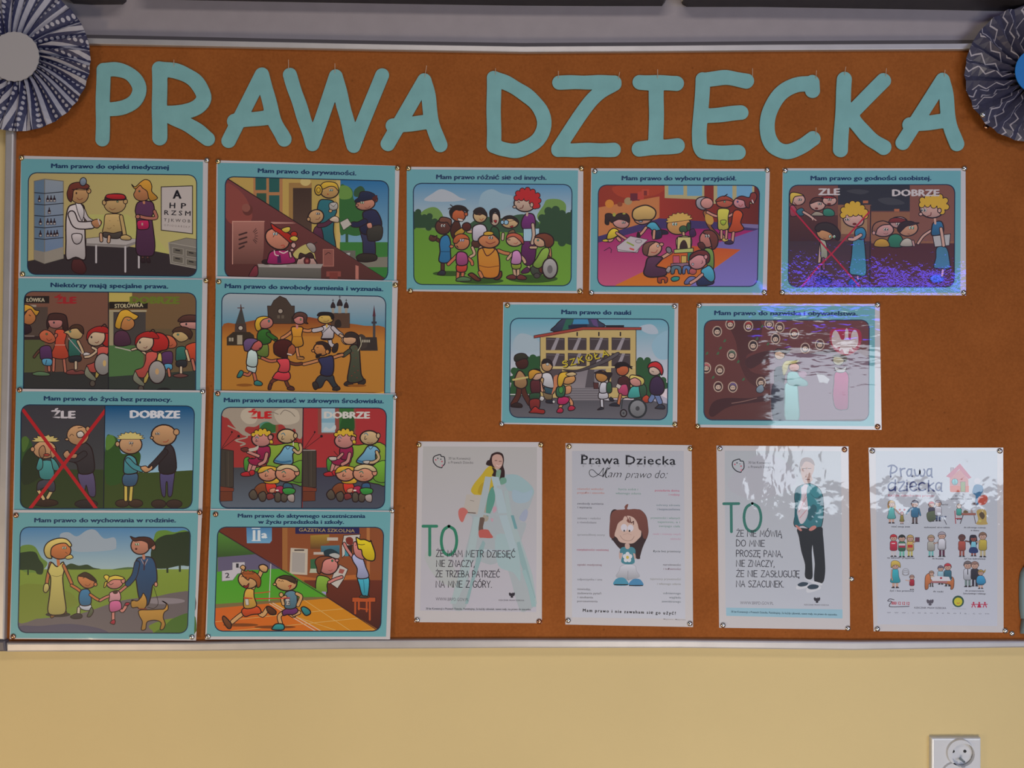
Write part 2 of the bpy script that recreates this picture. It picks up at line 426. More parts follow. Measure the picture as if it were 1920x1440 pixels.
strip('shadow_gap_strip', [(x, y-16) for x, y in TOP if x > 30], [(x, y-9) for x, y in TOP if x > 30], WY-.0035, WY-.0060, simple('shadow_gap_dark', (.10, .085, .09), .7), board, bev=.0004)  # dark strip stands in for the shadow in the gap above the frame
strip('frame_bottom', [(x, y-1) for x, y in BOT if x > 8 or x == 20][0:0] + [(11, 1205)] + [(x, y-.5) for x, y in BOT if x > 30], [(11, 1223)] + [(370, 1221.5), (640, 1218), (960, 1216), (1280, 1216), (1600, 1220), (1920, 1215), (2060, 1214)], .014, -.008, ALU, board, bev=.003)
slab('frame_left', [(12, 82), (32, 82), (26, 240), (19, 650), (8, 1201), (-9, 1201), (2, 650), (9, 240)], .014, -.007, ALU, board, bev=.003, seg=2)
slab('frame_right', [(2035, 90), (2052, 90), (2060, 1203), (2043, 1203)], .014, -.007, ALU, board, bev=.003, seg=2)
slab('corner_cap', [(-12, 1201), (8.5, 1201.5), (10.5, 1222), (-12, 1222.5)], .014, -.011, GREYP, board, bev=.003, seg=3)
slab('corner_cap', [(2040, 1201), (2062, 1201), (2062, 1216), (2040, 1216)], .014, -.011, GREYP, board, bev=.003, seg=3)
slab('corner_cap', [(10, 68), (34, 68), (34, 84), (10, 84)], .014, -.011, GREYP, board, bev=.003, seg=3)
slab('corner_cap', [(2032, 76), (2054, 76), (2054, 92), (2032, 92)], .014, -.011, GREYP, board, bev=.003, seg=3)

# ---------------------------------------------------------------- dark casings above the band (only their lower edges reach into view)
def casing(name, q, depth, label, cat):
    k = (DIST-depth)/(DIST+WY-.004); q = [(x, 720-(720-y)/k) for x, y in q]      # q is given where the body meets the wall
    r = empty(name, P(*q[0], WY)); tag(r, label, cat)
    slab('case_body', q, WY-.004, -depth, DARKP, r, bev=.004, seg=3)
    x0, x1 = min(p[0] for p in q), max(p[0] for p in q); y = max(p[1] for p in q)
    slab('lower_lip', [(x0+18, y-60), (x1-18, y-60), (x1-18, y-30), (x0+18, y-30)], -depth, -depth-.004, GREYP, r, bev=.001)
    return r
casing('screen_casing', [(255, -230), (1262, -230), (1256, 4), (1250, 11.5), (1120, 11.5), (960, 10.5), (720, 7), (480, 3), (255, -1)], .030, 'long dark screen casing along the top edge, left of the narrow gap', 'screen')
casing('screen_casing', [(1283, -230), (2400, -230), (2400, 24), (1920, 21), (1760, 18), (1440, 13), (1300, 13), (1291, 8)], .036, 'long dark screen casing along the top edge, right of the narrow gap', 'screen')
casing('wall_speaker', [(96, -180), (212, -180), (208, 3), (201, 8.5), (140, 9), (105, 7)], .040, 'small dark box with a rounded lower corner above the left rosette', 'speaker')
def tube(name, ps, r, mat, parent=None, n=8):
    """mesh tube along world points"""
    c = sum(ps, Vector())/len(ps); V = []; N = len(ps)
    for i, p in enumerate(ps):
        d = (ps[min(i+1, N-1)]-ps[max(i-1, 0)]).normalized(); a = d.cross(Vector((0.3, 1, 0.1))).normalized(); b = d.cross(a)
        for k in range(n): V.append(p-c+a*r*math.cos(2*math.pi*k/n)+b*r*math.sin(2*math.pi*k/n))
    Fc = [(i*n+k, i*n+(k+1) % n, (i+1)*n+(k+1) % n, (i+1)*n+k) for i in range(N-1) for k in range(n)] + [tuple(range(n))[::-1], tuple(range((N-1)*n, N*n))]
    o = link(name, V, Fc, mat, smooth=False); o.location = c
    if parent: o.parent = parent; o.location = c-Vector(parent.location)
    return o
co = tube('cable', [P(1281, -200, .008), P(1280, -60, .008), P(1279.5, -6, .008), P(1279, 2, .008)], .0018, simple('pale_cable', (.45, .42, .38), .5)); tag(co, 'short pale cable end hanging in the gap between the dark casings', 'cable')
# ---------------------------------------------------------------- pictures on the posters (coordinates in a local drawing grid)
TL_ = '56888f'; TT = '142c4c'
def medical():
    F2 = 'a59b62'
    R(12, 18, 178, 122, ('a08f60', 'a7a064', 'h'))
    G('12 105 50 98 70 84 119 92 150 98 178 108 178 122 12 122', '2f2729')
    G('70 84 70 72 96 75 112 80 119 92 150 98 136 80 110 60 70 60', 'a3a15f')
    # glass cabinet
    G('20 28 30 26 30 107 20 103', '566b80', '6a665c', .8); G('30 26 48 28 48 102 30 107', ('7d8791', '5c7291'), '6a665c', .8)
    G('20 94 30 96 30 107 20 103', '7b756c'); G('30 96 48 91 48 102 30 107', '857f75')
    for y in (39, 50, 61, 72, 83): L([(20.5, y), (30, y+.8), (48, y-.8)], '22232b', .8)
    for x, y, n in ((25, 48, 1), (33, 48, 3), (34.5, 59.5, 1), (26, 70, 1), (33, 70, 3), (26, 81.5, 1), (33, 81.5, 3), (42, 81, 1)):
        for k in range(n):
            X = x+k*3.2; G([(X-1.4, y), (X-1.4, y-3), (X-.5, y-4.5), (X-.5, y-6.3), (X+.5, y-6.3), (X+.5, y-4.5), (X+1.4, y-3), (X+1.4, y)], '2a1c22'); R(X-.8, y-1.9, X+1, y-.5, 'a09a98')
    # chart
    G('142 33.5 172 32.5 172 78.5 142 75', 'a8a09c', '3b342c', .9)
    T('A', 153.5, 44.7, 161, 44.7, 8.5, '17141a', .03); T('H', 150, 53.8, 155.2, 54, 5.5, '1c191e', .02); T('P', 161, 54.2, 165.6, 54.4, 5.5, '1c191e', .02)
    T('R Z S M', 145, 60.2, 170, 61.2, 4.6, '2a2529', .02); T('T J K W O B', 144.5, 66.5, 169.8, 67.8, 3, '48413f', .01); T('O P I O U A R S K P', 144.5, 71, 169.5, 73, 1.9, '6a605c')
    # drawers
    G('149 87 166 82.5 177 84 177 112 152 107', '78736a', '4d463c', .5); G('149 87 177 92 177 112 151 107', '6f6a62', '8d887e', .8)
    for x, y in ((153, 91.5), (166, 94), (153, 99.5), (166, 102.5)):
        G([(x, y), (x+10, y+1.6), (x+10, y+7.6), (x, y+5.8)], '5d584f', '8d887e', .5); G([(x+2.5, y+2), (x+7, y+2.8), (x+7, y+3.8), (x+2.5, y+3)], '1c181a')
    # table
    G('70 83 88 81 124 84 108 89.5 70 88', '9d9794', '4b433c', .5); G('70 88 108 89.5 124 84 124 86 108 92 70 90', '7d7774')
    for x, a, b in ((79.5, 90, 106), (107.5, 91, 115), (120.5, 87, 111)): L([(x, a), (x, b)], 'a8a3a6', 1.7)
    # doctor
    F('57 104 61 103 66 104 70 112 67 117 60 116 56 112', '43201f', '2a1414')
    F('52.5 54 57 50.5 64 50 68 53 68.5 66 69 84 69 103 60 101 51 103 50.5 85 50.5 66', 'b0a9a9', K, .9)
    M('67 56 71 64 79 69', 'a8a1a2', 3.2); G('62 57 66 57 66 64', '356863')
    F('60 48 65 50 68 57 66 66 62 58', 'b9b2b3', K, .5); M('56 60 60 69 67 70.5 75 70', 'b3acac', 6, K, .8)
    F('75 67 80 64.5 84 66 84.5 69 81 73 77 71.5', 'a0704e'); L('81.5 64.5 83 69.5', 'b3acac', 1)
    F('56.5 79 65.5 79 65 86 61 88.5 57.5 86', 'aaa3a4', K, .6)
    E(63.5, 41, 8.6, 8.6, 'a57f55'); F('52.5 36 55 31 62 29 69 30 73 33 70 35.5 63 35 58 37 57 43 55.5 48 52.5 45 51.5 40', '5d2c22')
    E(72.5, 37.5, 2, 2.3, 'ad8557'); L('56.5 36 72.5 36.5', K, .7); E(67, 28.5, 3.2, 4, '6d7988', K, 10)
    C('61 44 63.5 46 66.5 44.5', '6a231f', .5); E(60.5, 39.5, .8, 1.1, '3a2b22', None)
    # boy
    F('88 61 92 59.5 101 59.5 105 62 105 70 105.5 78 95 80 86 78 87 70', 'a98f5d'); M('103.5 62 105.5 72 107 81', 'a98f5d', 2.8)
    F('103 81 108 79.5 113 82 111.5 84.5 104 84', 'a98f5d'); F('87 77 96 78 104 76.5 102 82.5 95 83 87 81.5', '423b36')
    M('84 79 84.5 85', 'b08a6c', 2.2); M('92 81 91.5 86', 'b08a6c', 2.2)
    for x, y in ((92, 66), (100, 66)): L([(x, y), (x+1, y)], '6d5434', .4)
    C('90 73 92 74 94 72.5', '6d5434', .4); L('96 70.5 97 71', '6d5434', .5)
    E(97.5, 50, 10.5, 8.7, 'a98a5c'); E(87.3, 48.5, 1.9, 2.4, 'a98a5c'); E(107.6, 47.5, 2, 2.3, 'a98a5c')
    F('88 47 89 42 97 40 106 41 108 45.5 100 46.3 92 46.5', '3c2018'); F('89.5 44 90 41 98 40.3 106 41.2 107 45 98 45.6', '9c1f25')
    E(100, 47.6, 1, .9, '6d7d5d', K, w=.3); C('92 53.5 95 55.5 98 54', '6a3a24', .5)
    # mother
    M('124 99 124.5 103', '5d3a33', 1.6); M('129 99 129 103', '5d3a33', 1.6); F('122.5 103 125.5 102 126.5 106 123 106', '2a1b1f'); F('128 103 130.5 102 131.5 106 128.5 106', '2a1b1f')
    F('119 49 124 47 129 47 134 49 135.5 57 133 62 134.5 75 136 90 134 99 127 100 120 99 117.5 92 118.5 75 118 62 117 56', '4b2a44', K, .7)
    M('135.5 57 137 63 129 63.5 120 61.5', '9d6253', 2.4); E(119.5, 62, 2.2, 2, '9d6253')
    F('119.5 66 128 65.5 130 67 129.5 73.5 121 74.5 119 72', 'a01c49'); R(123, 68, 124.5, 70.5, 'a08a80')
    L('125 45.5 125.5 49', 'a97253', 2.2)
    F('119 32 117 37.5 115.5 41 117.5 45 122 47 128 46 131 42 129 35 124 33', 'a06b45')
    F('113.5 31 117 33.5 122 29 126.5 26.5 131 28 133 33 133 38 138.5 44 133 47 130 44.5 128.5 38 124 34.5 121.5 32 117 35.5', 'b07f2e')
    E(121, 37.6, .8, .9, '3e5a4a', K, w=.3)
def special():
    R(9, 16, 92, 112, ('6e4a3c', '5d4335'))
    R(10, 62, 30, 98, '4c5334'); G('9 94 92 92 92 112 9 112', '2d2d2c')
    R(10, 20.5, 34.5, 27.5, '241c18'); T('ŁÓWKA', 12.5, 26, 30, 26, 3.8, 'a29a84', .03); T('ŹLE', 40, 27.5, 60, 27.5, 6.4, '8c2226', .07)
    R(10, 29, 22, 31, '8f877a'); R(10, 31, 33, 60, '4a3d36'); R(10, 59, 33, 62.5, '2f2222'); L('11 59 20 59', '8a7f7a', .7)
    F('10 40 17 31 21 38 21 44 16 48 10 46', 'a86b3c'); F('10 29 17 30 21 34 25 35 22 39.5 19 36 16 33 10 36', 'b8892d'); C('15 38.5 16.5 39.5', K, .7)
    F('10 49 16 49 17 55 10 57', '2c1c22')
    # back figures
    for a, b in (('39 80 38.5 92', 2), ('48.5 80 50 93', 2)): M(a, 'a0604f', b)
    F('41 53 49 53 51 58 49.5 66 53.5 78 46 81 36.5 78 40 67 40 59', 'a8402a'); L('40 67.5 49.5 67.5', 'b0796a', .9)
    M('41 58 38 62', 'a0604f', 2.4)
    F('33 42 35 38 42 37 50 39 52 46 52.5 54 48 53 46 48 36 47.5 33 52 32 46', '3a231f', K, .7); F('33.5 44 38 43.5 46.5 44 46.5 49 42 51.5 36 50.5 34 47', '9d6763')
    E(39, 46, .9, 1.1, '2b2b30', None)
    F('54 62 61 62 63.5 67 64 78 54 79 53 70', '2c5b50'); F('54 79 64 78 64.5 83 54.5 84', '27272a'); M('60 84 60 90', 'b0a088', 2); F('51 93 57 91 60 93 66 92 69 95 60 96 52 95.5', '6d3a36', K, .5)
    M('62 64 65 70 67 75', 'b09a78', 2)
    F('55 53 58 49 64 50 67 54 65.5 60 61 62 55 60.5 52 57 48.5 55.5 52 53.5', 'aa9163'); F('54 52 57 48.5 63 48 67 51 67.5 57 64.5 55 61 51.5', '402a1e')
    E(54.5, 54.7, 1, .8, '44786c', K, w=.3)
    M('27 71 23 75 20 79', '54362a', 1.6); M('34 86 34.5 92', 'a0604f', 2)
    F('26 70 32 68 36 70 37.5 80 36 82 27 81.5 25.5 76', '4a2b50'); F('28 81 36.5 81 36.5 87 29 86.5', '4a86a5'); L('32 82 31 86', K, .6); F('18 95 25 93 34 94.5 34 97 22 97', '4e6a4c', K, .5)
    F('25 57 30 53 36 55 40 60 40 64 35 66 29 64 26 62', 'a8573b'); E(32, 57, 1, 1, '4b6a4a', K, w=.3); C('32 61.5 34 63.5 37 62', '5a1f1a', .5)
    L('53 61 66 76', '9b8f90', .8); F('67 76 70 74.5 74 76 73 78.5 69 79', 'a9a4a4', K, .4)
    def wheel(x, y, dx, dy=0):
        E(x+13.5, y+20, 7, 2.5, '1d1b1c', None)
        F([(x+8+dx, y-15), (x+11+dx, y-15), (x+11+dx, y-5), (x+2, y+1), (x-3, y+12), (x-6, y+12), (x-3, y-1), (x+6, y-8)], 'a8964d', K, .6)
        F([(x-3, y-16), (x+6, y-17), (x+7, y-12), (x+3, y-6), (x-2, y+2), (x-6, y+8), (x-13, y+6), (x-14, y+1), (x-7, y-2), (x-4, y-9)], 'a3473f')
        F([(x-16, y+10), (x-14, y+2), (x-11, y+7), (x-5, y+14), (x-8, y+16)], '6d6f5f', K, .5); E(x-8.5, y+18.5, 2.6, 3, '4b443c')
        F([(x-1, y-23), (x-1, y-29), (x+5, y-35), (x+13, y-34), (x+18, y-28), (x+17, y-20), (x+11, y-18), (x+4, y-17)], '9e2420', K, .8)
        F([(x-13+0, y-22), (x-11, y-30), (x-3, y-33), (x+3, y-30), (x+3, y-23), (x-2, y-18), (x-9, y-18)], 'b09a80', K, .8)
        F([(x-14, y-23), (x-13, y-31), (x-5, y-36), (x+4, y-36), (x+9, y-30), (x+2, y-30), (x-6, y-31), (x-10, y-29)], '8e1f1c', K, .5)
        E(x-9.5, y-26, .9, 1.2, '3a3434', None); C([(x-6, y-21), (x-4, y-20.5), (x-2.5, y-22)], '5a1f1a', .6)
        C([(x, y-36), (x+3, y-38.5), (x+5, y-36.5)], K, 1)
    M('76 70 80 73 74 78 69 79', 'b09a80', 1.8); wheel(84.5, 86, -1)
    E(86, 86, 8, 10.5, '83807d', K, w=.7); E(87.5, 85, 1.6, 3, 'b09560', None)
    # right half
    R(91, 15, 178, 112, ('6b5236', '5a4a34')); R(91.5, 16, 114, 27, 'a99a52'); R(91.5, 65, 130, 112, '46673c'); R(125, 52, 178, 96, '5b4c35')
    G('91.5 98 178 92 178 112 91.5 112', '2f3530'); R(92, 26, 129, 32.7, '221a14'); T('STOŁÓWKA', 97.5, 32, 124.5, 31, 4, 'a79d7c', .03)
    T('DOBRZE', 112.5, 27.5, 159, 27.8, 6.8, '5d6a24', .06)
    R(92, 34, 128, 35.6, '9b9378'); R(92, 35, 96, 68, '8d8468'); R(96, 36, 127, 68, '403b38')
    F('97 58 101 54 107 54 111 58 112 67 98 68', '46283a'); F('101 40 106 37.5 112 39.5 116 45 115.5 50 110 53.5 104 52 101 46', 'a87040'); F('100 40 103 35 109 33.5 115 37 120 40 116 43.5 112 41 107 41 104 46 102.5 52 98 50.5 98 46', 'b88c2c')
    C('109 43 111 44 113 42.5', '3c5e50', .7)
    L('98 69.5 113 73', 'a09a90', 1); M('114 72 120 71 127 76', 'b09a80', 1.5)
    # right figures
    F('166 68 178 66 178 82 170 83 167 76', 'a83f26'); M('172 82 174 91', 'a0604f', 2.2)
    F('158 45 162 40 170 38.5 178 40 178 44 168 45', '4b2e27'); F('161 46 178 46 178 52 170 52 162 50', 'a5766e'); E(166, 47.5, .9, 1.2, '2b2b30', None)
    F('143 75 150 73.5 153 76 152 86 144 86 142.5 80', '4a2b50'); F('145 86 152 86 152 91 146 91', '4a86a5'); M('149 91 150 97', 'a0604f', 2); M('141 73 136 72', 'a0604f', 1.5)
    F('142 60 147 58 153 60 157 66 155 70 149 70.5 144 67 141 64', 'a8573b'); E(148, 62, 1, 1, '4b6a4a', K, w=.3); C('148 67.5 151 68.5 153 67', '5a1f1a', .5)
    F('157 70 164 69 166 74 165 83 156.5 83 156 76', '2c5b50'); F('157 83 166 82.5 165.5 88.5 157 88', '27272a'); M('161 89 161 95', 'b0a088', 2); M('166 73 168.5 82', 'b09a78', 2); F('153 97 160 95 168 97 160 99', '5d3a36', K, .5)
    F('155 55 160 52 166 54 169 59 166 63 160 64.5 155 61 152.5 58', 'aa9163'); F('152.5 55 156 51 163 50 169 52 172 57 169.5 62 166.5 58 162 55 157 55', '402a1e'); E(158, 57.5, 1, .9, '44786c', K, w=.3)
    wheel(131, 91, 0); E(138, 93.5, 8.2, 11, '83807d', K, w=.8); E(138, 93, 1.8, 3, 'a98a62', None)
    L('91.3 16 91.3 112', '1c1a20', .9)
def violence():
    R(7, 14, 90, 116, ('35333a', '3d4140')); R(7, 77, 90, 116, '2e3a20'); F('7 50 12 46 17 50 19 60 16 70 17 80 7 84', '2f4a24', None); F('8 48 12 45 15 49 13 56 9 60', '46622c', None); F('16 56 28 60 30 80 10 92 8 70', '28301f', None)
    # frightened boy
    E(31, 109, 12, 3.5, '33251c'); M('24 97 29 105', 'b09a6c', 2.6); M('37 97 33 104', 'b09a6c', 2.6)
    F('25 88 38 87 40 97 35 98 31 94 24 97 22.5 95', '3a3a44'); F('27 69 37 69 39 78 38 86 27 86 24.5 78', '3d7d7e')
    F('25 66 28 68 28 75 24.5 78 22 76 23 71', '3d7d7e'); F('36 66 40 68 44 75 42 78 38.5 77 37 71', '3d7d7e')
    E(30, 58, 11, 8.6, 'a8815f'); E(18.5, 57.5, 2, 2.3, 'a8815f'); F('25 57 29 54 31 60 28 66 25 63', '8f6b4d', K, .5); F('36 59 40 57 41 63 37 66', 'a8815f', K, .5)
    E(32, 63, 3, 1.3, '8e3a2e', K, w=.4); spiky(31, 50, 10.5, 5, 175, 365, 8, .35, 'b3a468')
    # man
    E(70, 110, 11, 4, '2a2424'); F('63 80 76 79 79 101 73 102 70 92 68 98 63 88', '4b4362')
    F('60 58 67 51 74 55 77 65 77 79 64 81 61 72 56 68', '332e31', K, .8); M('68 62 60 67 53 66', '332e31', 5); F('48 62 52 58.5 55 62 61 62 60 66 54 66 50 66', 'a07a5c')
    E(62, 44, 10.5, 9.5, 'a5805c'); E(71.5, 38, 2, 2.4, 'a5805c'); E(51.5, 48, 1.8, 1.2, 'a5805c'); F('61 42 65 40 68 43 66 46 62 46', 'b5ada5', K, .6); C('54 45 56 43 58 44.5', K, .5); C('62 37 66 36.5', K, .7)
    T('ŹLE', 37, 27.3, 59, 27.6, 7, 'b0adb4', .055)
    L('9.5 20 80.5 116', '9d1c22', 3.2); L('90 18 15 116', '9d1c22', 3.2)
    # right panel
    R(88, 14, 176, 116, ('1f5078', '7fa3b8', 'v', 20, 78)); G('87.5 77.5 130 80 176 77.5 176 116 87.5 116', '36451f')
    F('89 48 94 44 100 48 103 60 108 62 116 58 122 62 121 72 116 84 108 88 89 90', '2c4a20', None); F('89 46 95 44 98 50 94 56 89 58', '4d7330', None)
    L('88 16 86.5 116', '1a1c28', .8)
    T('DOBRZE', 112.5, 27.2, 159.5, 27.6, 7.2, 'b9bdc6', .055)
    E(104.5, 109.5, 6.5, 3.6, '3a2a20'); E(117.5, 109.5, 6.8, 3.8, '3a2a20'); M('108 93 108 106', 'b3a04e', 2.5); M('113.5 93 112.5 106', 'b3a04e', 2.5)
    F('106 82 119 81 117 92 106 92', '36506c'); F('107 66 111 63 117 66 119 73 118.5 80 107 81 106 73', '3f7d86', K, .8)
    M('110 68 116 74 123 77', '3f7d86', 4.2); E(112.5, 53, 11, 9, 'a98563', K, w=.8); E(100, 52.5, 2, 2.4, 'a98563'); spiky(112.5, 47.5, 11, 5.5, 175, 365, 9, .25, 'b8ab6c')
    eyes(113, 51.5, .9, 1); C('109 57.5 111 58.8 113 58', '8a2c24', .5); nose(113.5, 54, .8)
    E(139.5, 110, 7, 4, '33251f'); E(154.5, 110, 7.5, 4, '33251f'); F('142 78 154 78 153.5 92 152 102 148.5 102 148 90 146.5 90 146 102 143 102 141 90', '433d62')
    F('147 54 151 53.5 155 61 155.5 79 141 80 141 66', '2b2528', K, .9); M('146 60 138 69 132 75', '2b2528', 4.6)
    F('122 75 127 73.5 130 75.5 133 73 133.5 76 130 79 126 79.5', 'b08660', K, .6)
    E(144.5, 44, 12, 10, 'a5805c', K, w=.9); E(156.5, 41, 2.8, 3, 'a5805c'); E(133, 46.5, 1.6, 1.4, 'a5805c'); eyes(138.5, 42.5, .9, -1); C('144 50.5 147 50.5 149 48.5', '8a2c24', .6)
def family():
    R(9, 16, 176, 119, ('3f74a0', '8fa6ab', 'v', 16, 60))
    F('50 24 58 22 66 26 76 20 84 20 92 28 102 27 104 34 100 39 70 41 60 38 52 32', '8796a4', None)
    R(9, 57.5, 176, 119, ('6f8434', '5d7428'))
    F('11 38 18 34 26 36 32 46 38 52 30 60 12 58', '5a7836', None); F('9 44 16 41 26 41 30 48 34 54 33 62 28 62 26 59 20 58 9 57', '233320', None); R(18.5, 57, 20, 63, '233320')
    F('141 24 150 20 160 22 170 20 178 26 178 40 142 46', '55782f', None); F('137 42 142 30 150 25 158 24 166 22 178 24 178 52 165 54 150 57 140 55', '22301e', None); R(152, 54, 154, 61, '22301e'); R(164, 52, 166, 60, '22301e')
    F('55 57.5 60 52 68 54 76 53 82 56 88 57.5', '2a3d24', None); F('100 58 115 55.5 125 57', '46603a', None)
    F('9 108 40 104 70 100 100 90 118 86 140 84 160 80 178 80 178 100 150 106 135 112 130 121 9 121', '5b5559', None); F('12 112 30 112 60 110 90 115 90 121 12 121', '474458', None)
    E(150, 88, 20, 3, '777178', None); F('178 100 160 104 150 112 140 121 178 121', '3f5f28', None); F('9 76 30 72 60 80 66 92 50 96 30 104 9 108', '67762c', None)
    # woman
    E(48, 101, 12, 2.5, '2c2828', None); M('42 103 46 100', '6d4a28', 2); M('52 100 55 99', '6d4a28', 2)
    M('41 52 38 66 37 74', 'a0633c', 2.4); F('35 72 38.5 71.5 39.5 76 36.5 80 34 78', 'a0985a', K, .6)
    F('42 51 47 55 53 50.5 54 58 52.5 66 54 82 55.5 98 48 101.5 38.5 99 40 82 41 66 38.5 60 39.5 56', 'a29a58', K, .8); M('53.5 54 58 64 61 71', 'a0633c', 2.3)
    L('48 47 48.5 53', 'a8633a', 3); E(50, 39.5, 10.5, 8.3, 'a8653a', K, w=.7); F('37 46 34.5 39 38 32 47 28 56 28.5 61 34 59 36 55 32.5 47 33.5 42 37 41 43 42 47', 'b3a25d', K, .7); F('55 46 60 43.5 62.5 46.5 57 48', 'b3a25d', K, .5)
    eyes(54, 37, .9, 1, '4d7a4a'); C('55 41 57 42.5', K, .4); C('42 63.5 47 64.5 52 63', '6d6a3c', .5)
    # boy
    M('61 73 66 76 70 79', 'a8653a', 2); F('69 92 79 91 79.5 96.5 74 97 69.5 95', 'a3aab8'); M('68 95 67.5 102', 'a8a090', 2.2); F('60 103 66 100 71 101.5 70 104.5 63 105', '2f2a2b'); F('77 100 80 94 82 98 79 103 76 103', '4b5240')
    F('70 78 76 76.5 79 80 80 88 78 92 70 92 68 85', '2e6388', K, .7); M('79 82 84 85.5 88 87.5', 'a8653a', 1.9)
    F('67 65 70 62.5 78 65 83 69 83 73 79 75.5 73 75 68 70', 'a86b42', K, .7); E(84, 72, 1.6, 1.8, 'a86b42'); F('68 64 73 60.5 78 62 83 66 85 69.5 80 68 74 65', '33241c'); C('74 72.5 77 73.5 79 71.5', '6a231f', .5); C('72 66 74 65', K, .6)
    # girl
    M('88.5 87.5 93 85 98 83', 'a86a5c', 1.8); M('106 80 112 75 118 70', 'a86a5c', 2); M('107 95 110 97.5 114 91.5', 'b0736a', 2.2); F('112 92 113.5 89.5 117 90 115 92.5', '8a1f35'); M('101 97 101 106', 'b0736a', 2.2); F('98 109 101 106 103 107 102 110.5', '8a1f35')
    F('98 80 105 78 108 82 107 88 97.5 89 97.5 84', 'b08088', K, .6); F('98 89 107 88 109 95 104 98 98 98', 'a8557f', K, .6); E(103, 79.5, 2.6, 1.8, '3b2620', None)
    E(102.5, 70.5, 8, 5.8, 'b0736a', K, w=.7, rot=-8); E(110.5, 68.5, 2, 2.6, 'b0736a'); F('95 71 96 66 103 63.5 111 65.5 109.5 67.5 101 67.5', 'b8a040'); F('95 69 92 65 94 63 97 64.5 95.5 69 94 74 92 75 93 70', 'b8a040', K, .5); C('96.5 70.5 98.5 72.5 101 71', K, .5)
    # father
    F('123 49 128 46 137 46 141 51 143 62 142.5 72 139 73 137 84 134 92 128 90 125 82 123 68 121 62', '223f60', K, .8); M('124 52 121 64 115 71.5', '223f60', 4.4); L('128 48 131 54 134 48', '8a8088', .9); L('131 50 130.5 58', '3a2430', 1.2)
    E(142, 72, 1.6, 2.3, 'b07a68'); L('130 43.5 130.5 47', 'a5705c', 2.6); E(127, 35, 9, 8.3, 'a5705c', K, w=.8); E(139.5, 36, 2.2, 3, 'a5705c'); F('117.5 26 122 27.5 130 26.5 137 28 141 33 138 36 135 38 134 32.5 128 30 121 30.5', '3b1e19')
    eyes(124, 33.5, .9, -1, '4d7a4a'); E(123, 38, .9, .8, '5a1f1a', K, w=.3)
    C('140 75 143 84 144 91 140 95 134 94', K, .5)
    # dog
    F('126 97 136 96.5 146 96 150 95.5 152 91 148 88 153 91 153.5 96 150 99 149 104 151 110 149 115 146 115 147 109 142 106.5 136 107 133 109 132 115 128 115.5 129 108 126 102', '9c7636', K, .6)
    F('119 87 124 88 128 84 130 80.5 133 86 133 92 130 96 126 95.5 124 94 119.5 94.5 118 91.5', '9c7636', K, .6); E(119.5, 87.5, 1, .9, '1c1414', None); L('125 95.5 133 95.5', '6d2420', .8)
